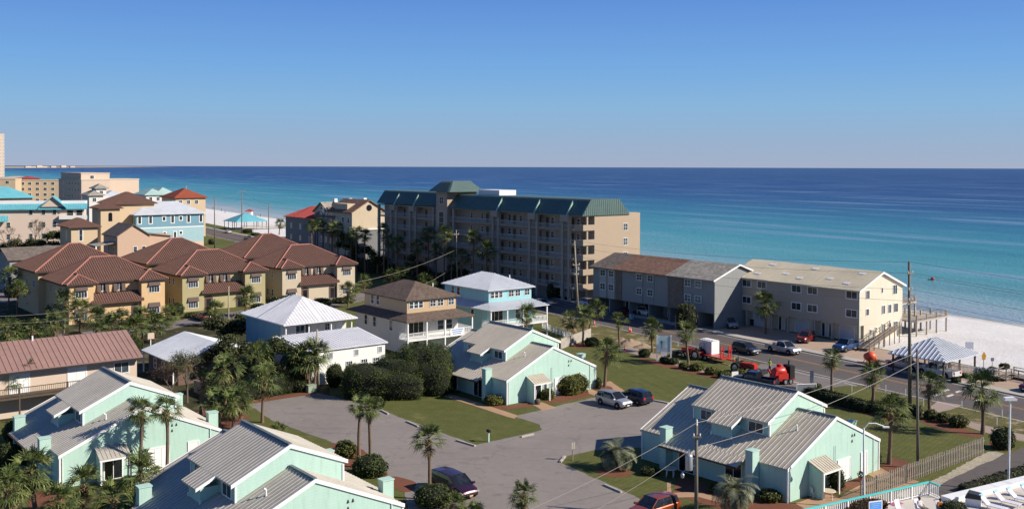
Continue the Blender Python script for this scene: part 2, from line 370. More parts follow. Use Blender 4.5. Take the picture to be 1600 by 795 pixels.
# inland ground, one sheet out to the horizon on the land side
sheet_xy('ground', [ns(129.5, -900), ns(129.5, 104), ns(151, 114), ns(151, 355), ns(127, 372), ns(127, 1400), ns(151, 5200), (-5100, 9000), (-6200, 12500), (-9000, 22000), (-40000, 60000), (-60000, 0), (-60000, -20000), (5000, -20000)], 0., M['lawn'])
sheet_xy('beach', [ns(151, 350), ns(151, 1500), ns(126, 1500), ns(126, 371), ns(145,350)], -.004, M['sand'])
sheet_xy('beach', [ns(151, -900), ns(151, 115), ns(128.5, 105), ns(128.5, -900)], -.004, M['sand'])
bm = MB(); prof = [(150.5, -.004), (158, -.25), (168, -.75), (178, -1.4), (184, -1.8), (215, -3.5)]
for i in range(len(prof)-1):
    for t0, t1 in ((-900, 0), (0, 100), (100, 250), (250, 500), (500, 900), (900, 1600), (1600, 5300)):
        (c0, z0), (c1, z1) = prof[i], prof[i+1]
        bm.poly([(*ns(c0, t0), z0), (*ns(c1, t0), z1), (*ns(c1, t1), z1), (*ns(c0, t1), z0)])
tag(bm.build('beach', M['sand']), kind='structure')
sheet_xy('sea', [ns(170, -60000), ns(100000, -60000), ns(100000, 90000), (-40000, 60000), (-9000, 22000), (-6200, 12500), (-5000, 9000), ns(170, 5200)], -1.55, M['sea'])
sheet_xy('far_coast', [(-5100, 8900), (-4550, 9100), (-5200, 12000), (-6700, 20000), (-12000, 30000), (-9000, 9000)], .5, M['drysand'])
def band(name, c0, c1, t0, t1, z, mat): return sheet_xy(name, [ns(c0, t0), ns(c1, t0), ns(c1, t1), ns(c0, t1)], z, mat)
T0, T1 = -60, 900
band('road', 105.2, 117.2, T0, T1, .012, M['road'])
def kerb(name, path, w_, h, mat, z0=-.05):
    mb = MB()
    for i in range(len(path)-1):
        a = Vector((path[i][0], path[i][1], 0)); b_ = Vector((path[i+1][0], path[i+1][1], 0)); d = (b_-a).normalized(); n = Vector((-d.y, d.x, 0))*w_/2
        mb.ext([(*(a-n)[:2], z0), (*(b_-n)[:2], z0), (*(b_+n)[:2], z0), (*(a+n)[:2], z0)], (0, 0, h-z0))
    me = mb.mesh(name, mat); fix_normals(me); o = link(name, me); tag(o, kind='structure'); return o
band('road_edge_line', 105.75, 105.9, T0, T1, .022, M['paint']); 
band('road_edge_line', 116.5, 116.65, T0, T1, .022, M['paint'])
band('road_centre_line', 110.9, 111.05, T0+75, T1, .022, M['paintyellow']); band('road_centre_line', 111.35, 111.5, T0+75, T1, .022, M['paintyellow'])
kerb('kerb', [ns(117.35, T0+55), ns(117.35, 150)], .25, .13, M['concrete']); 
band('pavement', 117.5, 119.2, 20, T1, .10, M['concrete'])
band('road_shoulder', 104.2, 105.2, T0, T1, .008, M['rough'])
# driveway strip of tan pavers before the townhouses
band('townhouse_forecourt', 119.2, 129, 25, 152, .03, M['paver'])
sheet('parking_lot', [(385,631),(440,623),(495,615.5),(520,620),(545,627),(598,640),(620,650),(680,671.5),(745,695),(765,691),(790,685),(825,677),(849,671),(846,663),(822,655),(806,650),(826,645),(848,640),(878,632),(909,625),(960,613),(1000,618),(1046,626),(1110,640),(1040,690),(1005,698),(930,702),(890,711),(879,722),(930,745),(975,764),(1000,776),(1040,800),(1100,850),(760,980),(560,960),(640,800),(636,769),(612,748),(560,706),(430,660)], .010, M['parking'])
sheet('court', [(1156,590),(1172,575),(1190,566),(1215,566),(1264,577),(1420,613),(1380,602),(1353,599),(1320,599),(1303,602),(1292,607),(1240,612),(1225,640),(1165,615),(1156,600)], .009, M['court'])
sheet('lawn_verge', [(850,492),(930,505),(1060,534),(1150,553),(1160,560),(1150,570),(1090,560),(1000,548),(900,528),(850,505)], .006, M['rough'])
sheet('lawn_verge', [(1300,600),(1353,602),(1420,618),(1500,636),(1480,660),(1400,640),(1300,612)], .0075, M['lawn'])
sheet('lawn_verge', [(1490,628),(1530,634),(1600,652),(1640,668),(1620,690),(1560,672),(1470,650)], .0125, M['rough'])
sheet('path', [(1466,622),(1506,628),(1492,634),(1470,640),(1455,648),(1440,642),(1452,634)], .016, M['path'])
sheet('path', [(1495,650),(1520,655),(1560,664),(1600,673),(1640,684),(1640,692),(1600,682),(1560,676),(1520,664),(1495,656)], .016, M['path'])
sheet('side_street', [(1440,770),(1480,748),(1519,729),(1566,707.5),(1600,694.8),(1680,668),(1740,690),(1600,741),(1508,766),(1480,790)], .014, M['road'])
sheet('sandy_strip', [(1395,770),(1471,742),(1541,702),(1556,700),(1576,704),(1519,731),(1469,757),(1440,775)], .010, M['drysand'], sm=1)
# crossing marks and the bays
for q in ([(1467,607),(1483,603),(1487,605),(1471,609.5)], [(1458,613),(1472,609),(1476,611),(1462,615.5)], [(1494,607.5),(1503,605),(1506,606.5),(1497,609.5)], [(1507,602.5),(1515,600.8),(1518,602),(1510,604)], [(1526,620.5),(1534,618.2),(1537,620),(1529,622.3)], [(1544,616),(1550,613.5),(1553,615),(1547,617.5)], [(1480,614),(1490,611),(1493,613),(1483,616)]):
    sheet('crossing_mark', q, .023, M['paint'])
for a, b_ in (((1240,592.6),(1294,606)), ((1321,594.5),(1340,599.5)), ((1236,575.4),(1262,582.4)), ((1262,582.4),(1362,600)),((1222,588),(1250,596))):
    A = G(*a); B = G(*b_); n = (B-A).normalized().cross(Vector((0, 0, 1)))*.07
    sheet_xy('bay_line', [(A-n)[:2], (B-n)[:2], (B+n)[:2], (A+n)[:2]], .024, M['paint'])
# walks and mulch beds around the duplexes
sheet('walk', [(690,612),(716,619),(760,632),(812,649),(806,653.5),(795,651),(740,633),(700,621),(672,612)], .014, M['pathtan'])
sheet('walk', [(830,629),(849,628),(873,636.5),(850,640.5)], .016, M['pathtan'])
sheet('walk', [(920,609),(924,606),(936,611),(934,618),(922,614)], .016, M['pathtan'])
sheet('walk', [(938,599),(955,594),(975,607),(985,617),(965,615),(957,603)], .016, M['pathtan'])
sheet('mulch_bed', [(762,630),(793,635),(833,627),(862,629),(840,634),(815,637),(790,640),(765,637)], .010, M['mulch'], sm=2)
sheet('mulch_bed', [(850,625),(920,604),(938,600),(947,607),(925,618),(890,626),(862,630)], .010, M['mulch'], sm=2)
sheet('mulch_bed', [(925,606),(950,595),(968,600),(966,608),(950,614)], .008, M['mulch'], sm=2)
sheet('mulch_bed', [(385,627),(430,622),(495,611),(500,616),(450,624),(389,634)], .013, M['mulch'])
sheet('mulch_bed', [(300,650),(330,640),(370,640),(395,655),(380,672),(340,680),(300,670)], .010, M['mulch'], sm=2)
sheet('mulch_bed', [(930,735),(950,729),(985,730),(994,738),(975,745),(945,743)], .010, M['mulch'], sm=2)
sheet('mulch_bed', [(1055,758),(1062,740),(1130,760),(1180,775),(1240,785),(1262,775),(1290,765),(1300,775),(1240,800),(1150,800),(1060,772)], .010, M['mulch'], sm=2)
sheet('mulch_bed', [(600,750),(618,744),(636,748),(655,754),(650,768),(630,770)], .012, M['mulch'], sm=2)
sheet('mulch_bed', [(515,695),(545,692),(566,700),(600,728),(612,745),(580,750),(530,725)], .012, M['mulch'], sm=2)
sheet('mulch_bed', [(895,535),(930,535),(935,541),(900,545)], .010, M['mulch'], sm=2)
sheet('mulch_bed', [(1000,556),(1030,563),(1080,573),(1120,582),(1150,590),(1146,596),(1110,588),(1060,577),(1000,562)], .010, M['mulch'], sm=2)
sheet('mulch_bed', [(1258,606),(1300,616),(1360,633),(1400,645),(1396,653),(1340,641),(1290,626),(1256,614)], .0085, M['mulch'], sm=1)
sheet('mulch_bed', [(1442,646),(1480,655),(1520,668),(1540,674),(1530,680),(1490,671),(1440,656)], .010, M['mulch'], sm=2)
sheet('mulch_bed', [(1380,720),(1400,710),(1430,720),(1440,738),(1405,745),(1380,735)], .010, M['mulch'], sm=2)
sheet('mulch_bed', [(1290,775),(1345,755),(1380,745),(1345,740),(1300,755)], .012, M['mulch'], sm=2)
sheet('mulch_bed', [(1545,690),(1560,668),(1580,672),(1590,695),(1570,702)], .012, M['mulch'], sm=2)
sheet('mulch_bed', [(60,770),(100,775),(110,800),(40,800)], .010, M['mulch'], sm=2)
sheet('walk', [(1245,783),(1290,768),(1340,778),(1290,795),(1262,792)], .016, M['pathtan'])
sheet('walk', [(1370,722),(1400,738),(1440,748),(1400,762),(1330,790),(1310,775),(1350,752),(1375,745),(1355,735)], .014, M['pathtan'])
sheet('walk', [(1045,752),(1052,750),(1052,768),(1092,766),(1140,778),(1134,784),(1095,774),(1045,776)], .016, M['pathtan'])
# scrub and side roads among the houses at the left
sheet('scrub_ground', [(-200,460),(60,440),(250,500),(480,500),(520,620),(400,625),(280,700),(-200,640)], .003, M['scrub'])
sheet('side_street', [(-200,560),(100,552),(260,520),(300,510),(440,492),(560,474),(600,462),(590,455),(430,480),(300,500),(230,512),(60,530),(-200,545)], .012, M['court'])
sheet('side_street', [(-60,455),(40,448),(44,470),(10,478),(-60,480)], .012, M['court'])
sheet('scrub_ground', [(420,372),(600,372),(930,440),(930,478),(870,470),(700,420),(600,402),(480,395)], .004, M['scrub'])
# ------------------------------------------------------------ windows, doors
_wc = {}
FACE = {'f': 0., 'l': R(-90), 'r': R(90), 'b': R(180)}
def window(par, face, pos, c, z, w_, h, nx=2, nz=2, frame=.07, fmat=None, pmat=None, name='window', label=None, sill=False):
    """face f/l/r/b of a house frame; pos = plane coordinate, c = centre along the wall, z = bottom"""
    fmat = fmat or M['trimwhite']; pmat = pmat or M['glass']
    key = (round(w_, 2), round(h, 2), nx, nz, frame, fmat.name, pmat.name, sill)
    if key not in _wc:
        f = MB(); t = .06
        f.box(-w_/2-frame, -w_/2, -t, .02, -frame, h+frame); f.box(w_/2, w_/2+frame, -t, .02, -frame, h+frame)
        f.box(-w_/2, w_/2, -t, .02, h, h+frame); f.box(-w_/2, w_/2, -t-(.05 if sill else 0), .02, -frame, 0)
        for i in range(1, nx): x = -w_/2+w_*i/nx; f.box(x-.025, x+.025, -t+.012, .015, 0, h)
        for i in range(1, nz): zz = h*i/nz; f.box(-w_/2, w_/2, -t+.016, .012, zz-.02, zz+.02)
        p = MB(); p.box(-w_/2, w_/2, -.025, .01, 0, h)
        _wc[key] = (f.mesh('window_frame', fmat), p.mesh('pane', pmat))
    a, b_ = _wc[key]
    loc = {'f': (c, pos, z), 'l': (pos, c, z), 'r': (pos, c, z), 'b': (c, pos, z)}[face]
    o = link(name, a, par, loc, FACE[face]); link('pane', b_, o)
    if label: tag(o, label)
    return o
def walls(mb, x0, x1, y0, y1, z0, z1): return mb.box(x0, x1, y0, y1, z0, z1)
def hip(mb, x0, x1, y0, y1, z, pitch, t=.14, ribs=None, over=.0, ridge_dir=None, fm=0):
    """hip roof over rectangle; returns ridge height"""
    x0 -= over; x1 += over; y0 -= over; y1 += over
    W, D = x1-x0, y1-y0; h = min(W, D)/2*pitch; m = min(W, D)/2
    if W >= D: r0, r1 = (x0+m, (y0+y1)/2, z+h), (x1-m, (y0+y1)/2, z+h)
    else: r0, r1 = ((x0+x1)/2, y0+m, z+h), ((x0+x1)/2, y1-m, z+h)
    a, b_, c, d = (x0,y0,z), (x1,y0,z), (x1,y1,z), (x0,y1,z)
    if W >= D: S_ = [([a,b_,r1,r0],(0,1,0)), ([b_,c,r1],(-1,0,0)), ([c,d,r0,r1],(0,-1,0)), ([d,a,r0],(1,0,0))]
    else: S_ = [([a,b_,r0],(0,1,0)), ([b_,c,r1,r0],(-1,0,0)), ([c,d,r1],(0,-1,0)), ([d,a,r0,r1],(1,0,0))]
    for P, dr in S_:
        if len(P) == 4 and (Vector(P[2])-Vector(P[3])).length < .02: P = P[:3]
        mb.poly(P)
        if ribs: mb.ribs(P, dr, *ribs)
    if fm: mb.mi = fm
    mb.add([a,b_,c,d,(x0,y0,z-t),(x1,y0,z-t),(x1,y1,z-t),(x0,y1,z-t)], [(0,4,5,1),(1,5,6,2),(2,6,7,3),(3,7,4,0),(7,6,5,4)])
    return h, r0, r1, (a, b_, c, d)
def caps(mb, lines, r=.11):
    for a, b_ in lines: mb.tube((a[0],a[1],a[2]+.02), (b_[0],b_[1],b_[2]+.02), r, n=6)
def mat_metalroof(name, c, stripe=1.):
    m, nt, b = newmat(name); v = coords(nt)
    n1 = noise(nt, v, .25, 6, .65); n2 = noise(nt, v, 3., 4, .7)
    col = ramp(nt, n1, [(.28, sc(c, .8)), (.5, c), (.72, sc(c, 1.12))])
    col = mixc(nt, .3, col, ramp(nt, n2, [(.3, sc(c, .78)), (.6, sc(c, 1.08))]))
    n4 = noise(nt, coords(nt, (.35, 3.5, 1)), 1.1, 6, .7); col = mixc(nt, .75, col, ramp(nt, n4, [(.32, (.80, .77, .74)), (.5, (1, 1, 1)), (.68, (1, 1, 1)), (.8, (1.1, 1.1, 1.1))]), 'MULTIPLY')
    nt.links.new(col, b.inputs['Base Color']); b.inputs['Roughness'].default_value = .5; b.inputs['Metallic'].default_value = .0
    b.inputs['Specular IOR Level'].default_value = .35
    return m
def mat_tile(name, c):
    m, nt, b = newmat(name); v = coords(nt)
    n1 = noise(nt, v, .6, 5, .65); n2 = noise(nt, v, 6., 3, .8)
    col = ramp(nt, n1, [(.28, sc(c, .75)), (.5, c), (.72, sc(c, 1.2))])
    col = mixc(nt, .55, col, ramp(nt, n2, [(.3, sc(c, .5)), (.7, sc(c, 1.45))]))
    sp = nd(nt, 'ShaderNodeSeparateXYZ'); nt.links.new(v, sp.inputs[0])
    mm = nd(nt, 'ShaderNodeMath', operation='DIVIDE'); mm.inputs[1].default_value = .16; nt.links.new(sp.outputs[2], mm.inputs[0])
    fr = nd(nt, 'ShaderNodeMath', operation='FRACT'); nt.links.new(mm.outputs[0], fr.inputs[0])
    col = mixc(nt, .5, col, ramp(nt, fr.outputs[0], [(0., (.45, .45, .45)), (.3, (1, 1, 1))]), 'MULTIPLY')
    nt.links.new(col, b.inputs['Base Color']); b.inputs['Roughness'].default_value = .85; b.inputs['Specular IOR Level'].default_value = .2
    bump(nt, b, fr.outputs[0], .6, .05); return m
def mat_shingle(name, c, cell=3.2):
    m, nt, b = newmat(name); v = coords(nt, (1, 1, 2.2))
    br = nd(nt, 'ShaderNodeTexVoronoi'); br.inputs['Scale'].default_value = cell; nt.links.new(v, br.inputs['Vector'])
    g = nd(nt, 'ShaderNodeRGBToBW'); nt.links.new(br.outputs['Color'], g.inputs[0])
    col = ramp(nt, g.outputs[0], [(.15, sc(c, .55)), (.5, c), (.85, sc(c, 1.45))])
    n1 = noise(nt, coords(nt), .35, 5, .6); col = mixc(nt, .5, col, ramp(nt, n1, [(.3, sc(c, .75)), (.7, sc(c, 1.2))]))
    nt.links.new(col, b.inputs['Base Color']); b.inputs['Roughness'].default_value = .95; b.inputs['Specular IOR Level'].default_value = .15
    bump(nt, b, g.outputs[0], .3, .03); return m
M['mintwall'] = mat_siding('mint_boards', (.44, .62, .535), .2, .10)
M['mintroof'] = mat_metalroof('pale_tan_metal_roof', (.50, .44, .35))
M['greyroof'] = mat_metalroof('grey_metal_roof', (.40, .38, .34))
M['ridgecap'] = mat_metalroof('ridge_cap', (.13, .16, .17))
M['tile'] = mat_tile('brown_clay_tile', (.150, .082, .064))
M['tilecap'] = mat_plain('pink_ridge_tile', (.36, .155, .12), .85, .15, 2.)
M['eave'] = mat_plain('dark_eave', (.05, .035, .03), .7, .2)
# ------------------------------------------------------------ four mint duplexes (a across the gable, b along the ridge)
DU = dict(W=14.6, L=16.5, ze=2.85, zp=6.1, ap=7.3, bu=3.97, bv=12.62, a1=2.77, a2=12.0, z1=5.52, z2=5.7, zu=7.65)
def duplex(loc, ang, label, roofmat, extra=None):
    D = DU; W, L, ze, zp, ap, bu, bv, a1, a2, z1, z2, zu = (D[k] for k in ('W','L','ze','zp','ap','bu','bv','a1','a2','z1','z2','zu'))
    h = empty('duplex_house', loc, ang, label, 'house', 'mint green duplexes round the parking lot')
    sl_ = (zp-ze)/ap
    o_ = .0
    # lower walls with gables: pentagon extruded along b, its top just under the roof
    w = MB(); g = .06; i = .12
    pent = [(i, 0, 0), (W-i, 0, 0), (W-i, 0, ze-g+.05), (ap, 0, zp-g-.02), (i, 0, ze-g+.05)]
    w.ext([(x, .05, z) for x, y, z in pent], (0, L-.1, 0))
    # upper walls
    up = [(a1+.35, 0, 3.2), (a2-.35, 0, 3.2), (a2-.35, 0, z2-.05), (ap, 0, zu-.12), (a1+.35, 0, z1-.02)]
    w.ext([(x, bu+.05, z) for x, y, z in up], (0, bv-bu-.1, 0))
    w.box(a1-1.05, a1+.6, 6.9+.15, 9.5-.15, 3.0, 4.75)                   # bay
    # recessed porch face is dark: front wall between the fins stands back under the roof extension
    me = w.mesh('wall', M['mintwall']); fix_normals(me); link('wall', me, h)
    # lower roof: two slopes, with the middle stretch of the eaves running further down
    r = MB(); t = .13
    e0, e1 = 4.3, L-3.3
    ext_ = 1.25; zx = ze-ext_*sl_
    A = [(0, 0, ze), (0, L, ze), (ap, L, zp), (ap, 0, zp)]
    B = [(W, 0, ze), (W, L, ze), (ap, L, zp), (ap, 0, zp)]
    for P, dr in ((A, (1, 0, 0)), (B, (-1, 0, 0))):
        r.slab(P, t); r.ribs(P, dr, .46, .06, .042)
    for s_, x0, x1 in ((1, 0, -ext_), (-1, W, W+ext_)):
        P = [(x1, e0, zx), (x1, e1, zx), (x0, e1, ze), (x0, e0, ze)]
        r.slab(P, t); r.ribs(P, (1, 0, 0), .46, .06, .042)
    # upper roof
    za = z1-(a1+1.0-a1)*0; sp_ = (zu-z1)/(ap-a1)
    A = [(a1, bu-.02, z1), (a1, bv, z1), (ap, bv, zu), (ap, bu-.02, zu)]
    B = [(a2, bu-.02, z2), (a2, bv, z2), (ap, bv, zu), (ap, bu-.02, zu)]
    for P in (A, B): r.slab(P, t); r.ribs(P, (1, 0, 0), .46, .06, .042)
    q = 1.5; zz = z1-q*sp_
    P = [(a1-q, 6.8, zz), (a1-q, 9.6, zz), (a1, 9.6, z1), (a1, 6.8, z1)]
    r.slab(P, t); r.ribs(P, (1, 0, 0), .46, .06, .042)
    me = r.mesh('roof', roofmat); fix_normals(me); ro = link('roof', me, h)
    for q_ in ((ap-.13, ap+.13, .02, bu-.02, zp-.01, zp+.09), (ap-.13, ap+.13, bv+.02, L-.02, zp-.01, zp+.09), (ap-.14, ap+.14, bu, bv-.02, zu-.01, zu+.10)):
        c = MB(); c.box(*q_); c.build('ridge_cap', M['ridgecap'], ro)
    v_ = MB(); v_.tube((4.6, 2.2, 4.8), (4.6, 2.2, 5.35), .07); v_.tube((4.6, 2.2, 5.35), (4.42, 2.2, 5.45), .07); v_.build('vent_pipe', M['trimwhite'], ro)
    # white barge boards and corner trim
    def barge(x0, z0, x1, z1_, y, wd=.24):
        tr = MB(); tr.ext([(x0, y-.05, z0-wd), (x1, y-.05, z1_-wd), (x1, y-.05, z1_+.05), (x0, y-.05, z0+.05)], (0, .05, 0))
        me = tr.mesh('barge_board', M['trimwhite']); fix_normals(me); link('barge_board', me, ro)
    barge(-.02, ze, ap, zp, -.005); barge(ap, zp, W+.02, ze, -.005)
    barge(a1-.02, z1, ap, zu, bu-.02); barge(ap, zu, a2+.02, z2, bu-.02)
    barge(a1-q, zz, a1, z1, 6.795, .2)
    y = L+.06; barge(-.02, ze, ap, zp, y); barge(ap, zp, W+.02, ze, y)
    for x, y, z0, z1_ in ((i, .05, 0, ze-.25), (W-i, .05, 0, ze-.25), (i, L-.1, 0, ze-.2), (a1+.35, bu+.05, 4.1, z1-.2), (a2-.35, bu+.05, 3.6, z2-.25), (a1+.35, bv-.05, 4.1, z1-.1), (a1-1.05, 7.05, 2.4, 3.9), (a1-1.05, 9.35, 2.4, 3.9)):
        tr = MB(); tr.box(x-.07, x+.07, y-.07, y+.07, z0, z1_); tr.build('corner_trim', M['trimwhite'], h)
    # fin walls that rise through the eaves
    for y in (2.9, 12.6):
        for s_, x0 in ((1, -.85), (-1, W-.1)):
            f = MB(); f.ext([(x0, y, 0), (x0+.95, y, 0), (x0+.95, y, ze+.95), (x0, y, ze+.95)], (0, .75, 0)); f.box(x0-.05, x0+1.0, y-.05, y+.8, ze+.95, ze+1.03)
            me = f.mesh('fin_wall', M['mintwall']); fix_normals(me); fo = link('fin_wall', me, h)
    # front (shaded) side openings
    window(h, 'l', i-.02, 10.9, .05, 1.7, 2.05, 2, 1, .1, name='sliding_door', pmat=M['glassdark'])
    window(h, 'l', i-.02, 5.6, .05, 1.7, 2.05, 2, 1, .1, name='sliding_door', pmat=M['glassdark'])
    window(h, 'l', a1+.33, 11.05, 4.35, 1.2, .85, 2, 1, .09); window(h, 'l', a1+.33, 5.45, 4.35, 1.5, .85, 2, 1, .09)
    # gable side: small porch roof on a projecting side wall, and windows
    p = MB(); px0, px1 = 3.1, 5.6
    P = [(px0-.1, -1.5, 2.35), (px1+.1, -1.5, 2.35), (px1+.1, .0, 3.05), (px0-.1, 0, 3.05)]
    p.slab(P, .1); p.ribs(P, (0, 1, 0), .36, .05, .04); me = p.mesh('porch_roof', roofmat); fix_normals(me); pr = link('porch_roof', me, h)
    p = MB(); p.box(px0, px0+.1, -1.35, .04, 0, 2.25); p.ext([(px0, -1.35, 2.25), (px0, .04, 2.25), (px0, .04, 2.85)], (.1, 0, 0))
    me = p.mesh('porch_side_wall', M['mintwall']); fix_normals(me); link('porch_side_wall', me, h)
    for q_ in ((px0-.03, px0+.13, -1.49, -1.36, 0, 2.08), (px1-.12, px1, -1.46, -1.34, 0, 2.08)):
        p = MB(); p.box(*q_); p.build('porch_post', M['trimwhite'], h)
    p = MB(); p.box(px0-.1, px1+.1, -1.52, -1.42, 2.1, 2.24); p.build('porch_beam', M['trimwhite'], h)
    window(h, 'f', .03, 4.6, .05, 1.5, 2.0, 2, 1, .1, name='sliding_door', pmat=M['glassdark'])
    window(h, 'f', .03, 6.05, 1.1, .45, 1.2, 1, 2, .07)
    window(h, 'f', .03, 8.6, .35, 1.9, 1.75, 3, 1, .08, pmat=M['trimwhite'], name='shuttered_window')
    window(h, 'f', .03, 11.9, .05, .9, 2.05, 1, 1, .1, name='door', pmat=M['white'])
    d = MB(); d.box(-ext_-.13, -ext_-.01, e0, e1, zx-.14, zx-.02); d.build('gutter', M['eave'], ro)
    d = MB(); d.box(6.9, 7.25, -.12, .04, 1.2, 1.75); d.build('meter_box', M['steel'], h)
    d = MB(); d.tube((7.05, -.05, 1.75), (7.05, -.05, 3.6), .025, n=5); d.build('conduit', M['steel'], h)
    for q_ in ((9.9, 3.9), (10.3, 3.9), (9.9, 3.4)):
        d = MB(); d.ext([(q_[0]-.08, -.02, q_[1]), (q_[0]+.08, -.02, q_[1]), (q_[0], -.02, q_[1]+.25)], (0, .05, 0)); fo = d.mesh('wall_vent', M['eave']); fix_normals(fo); link('wall_vent', fo, h)
    for q_ in (((i+.2, -.02, 0), (i+.2, -.02, ze-.2), .045), ((W-1.1, -.03, 0), (W-1.1, -.03, ze+.3), .04)):
        d = MB(); d.tube(*q_, n=6); d.build('downpipe', M['trimwhite'], h)
    return h
DP = {4: ((23.066, 82.86), 40.06), 3: ((-.589, 116.925), 38.93), 1: ((-39.199, 85.976), 38.18), 2: ((-19.46, 65.05), 38.07)}
M['mintroofgrey'] = mat_metalroof('greyer_metal_roof', (.41, .38, .33))
duplex((*DP[4][0], 0), R(DP[4][1]), 'mint green duplex at the right, between the transformer pole and the picket fence', M['mintroof'])
duplex((*DP[3][0], 0), R(DP[3][1]), 'mint green duplex in the middle beside the huge clipped hedge and the silver suv', M['mintroof'])
duplex((*DP[1][0], 0), R(DP[1][1]), 'mint green duplex at the left edge with tall palm shadows on its gable wall', M['mintroofgrey'])
duplex((*DP[2][0], 0), R(DP[2][1]), 'nearest mint green duplex, cut off by the bottom edge of the photo', M['mintroofgrey'])
# ------------------------------------------------------------ Mediterranean duplexes with tile roofs
TH = R(39)
def U(th): return Vector((math.cos(th), math.sin(th), 0))
def V(th): return Vector((-math.sin(th), math.cos(th), 0))
M['shutter'] = mat_plain('brown_shutter', (.10, .065, .055), .7, .2, 3.)
def tilehip(parent, x0, x1, y0, y1, z, pitch, over, name='roof'):
    mb = MB(); h, r0, r1, cs = hip(mb, x0, x1, y0, y1, z, pitch, .25, (.42, .2, .10), over, fm=1)
    me = mb.mesh(name, [M['tile'], M['eave']]); fix_normals(me); ro = link(name, me, parent)
    a, b_, c, d = cs
    ends = ((a, r0), (b_, r1 if x1-x0 >= y1-y0 else r0), (c, r1), (d, r0 if x1-x0 >= y1-y0 else r1))
    for p, q in ends+(((r0, r1),) if (Vector(r0)-Vector(r1)).length > .3 else ()):
        cp = MB(); caps(cp, [(p, q)], .17); cp.build('ridge_tiles', M['tilecap'], ro)
    return ro
def med(loc, ang, wallc, label):
    wm = mat_plain('stucco', wallc, .85, .07, .4, bumps=.25)
    h = empty('tile_roof_duplex', loc, ang, label, 'house', 'brown tile roofed duplexes')
    W = 17.
    w_ = MB()
    w_.box(0, W, 2, 15, 0, 7.0); w_.box(0, 4.2, 0, 1.99, 0, 7.); w_.box(12.7, W, 0, 1.99, 0, 7.)
    w_.box(4.21, 12.69, .5, 1.98, 0, 3.5); w_.box(-1.2, 15.8, 15.01, 30, 0, 8.2)
    w_.build('wall', wm, h)
    tilehip(h, 0, W, 2.3, 14.8, 7.0, .56, .8); tilehip(h, -1.2, 15.8, 15.0, 30, 8.2, .53, .8)
    tilehip(h, 0.05, 4.3, .05, 8., 7.03, .56, .55, 'wing_roof'); tilehip(h, 12.6, 16.95, .05, 8., 7.03, .56, .55, 'wing_roof')
    p = MB(); P = [(3.7, -.55, 3.55), (13.0, -.55, 3.55), (12.6, 1.97, 5.05), (4.25, 1.97, 5.05)]
    p.slab(P, .28); p.ribs(P, (0, 1, 0), .42, .2, .10); me = p.mesh('porch_roof', M['tile']); fix_normals(me); link('porch_roof', me, h)
    for c, z, f in ((2.1, 4.65, 0), (2.1, .7, 0), (15., 4.65, 0), (15., .7, 0)):
        o = window(h, 'f', -.01, c, z, 1.9, 1.85, 4, 2, .09)
        s_ = MB(); s_.ext([(-1.05, -.42, 1.22), (-1.05, -.38, 1.19), (-1.05, -.05, 1.98), (-1.05, -.09, 2.03)], (2.1, 0, 0)); me = s_.mesh('shutter', M['shutter']); fix_normals(me); link('shutter', me, o)
    for c in (6.4, 9.3):
        o = window(h, 'f', 1.99, c, 5.35, 1.4, 1.45, 2, 1, .09)
        for sx in (-.72, .72):
            s_ = MB(); s_.ext([(sx-.33, -.5, -.2), (sx-.33, -.46, -.22), (sx-.33, -.04, 1.5), (sx-.33, -.08, 1.54)], (.66, 0, 0)); me = s_.mesh('shutter', M['shutter']); fix_normals(me); link('shutter', me, o)
    # arched recessed entries
    for c in (5.4, 11.8):
        d = MB(); n = 8
        pts = [(c-.85, .47, 0), (c+.85, .47, 0)]+[(c+.85*math.cos(PI*i/n), .47, 2.2+.55*math.sin(PI*i/n)) for i in range(n+1)]
        d.ext(pts, (0, .06, 0)); me = d.mesh('arched_entry', M['shutter']); fix_normals(me); e = link('arched_entry', me, h)
        d = MB(); d.box(c-.42, c+.42, .43, .468, 0, 2.1); d.build('door', M['glassdark'], e)
    for b_ in (4.5, 6.7, 11):
        window(h, 'l', .01, b_, 4.8, .7, 1.3, 1, 2); window(h, 'l', .01, b_, 1.0, .7, 1.3, 1, 2)
    for b_ in (18, 23, 27): window(h, 'l', -1.19, b_, 5., 1., 1.3, 2, 2)
    v = MB(); v.tube((10.5, 5, 8.3), (10.5, 5, 9.3), .09); v.build('vent_pipe', M['tilecap'], h)
    return h
PO = G(259, 497)-U(R(39.5))*17; PG = G(286.3, 491); PB = G(555.6, 464)-U(TH)*17
med(PO, R(39.5), (.60, .41, .22), 'orange stucco duplex with brown tile roof, leftmost of the three in front')
med(PG, TH, (.38, .33, .18), 'olive yellow stucco duplex with brown tile roof, between the orange one and the beige one')
med(PB, TH, (.50, .42, .31), 'pale beige stucco duplex with brown tile roof, nearest the highway')
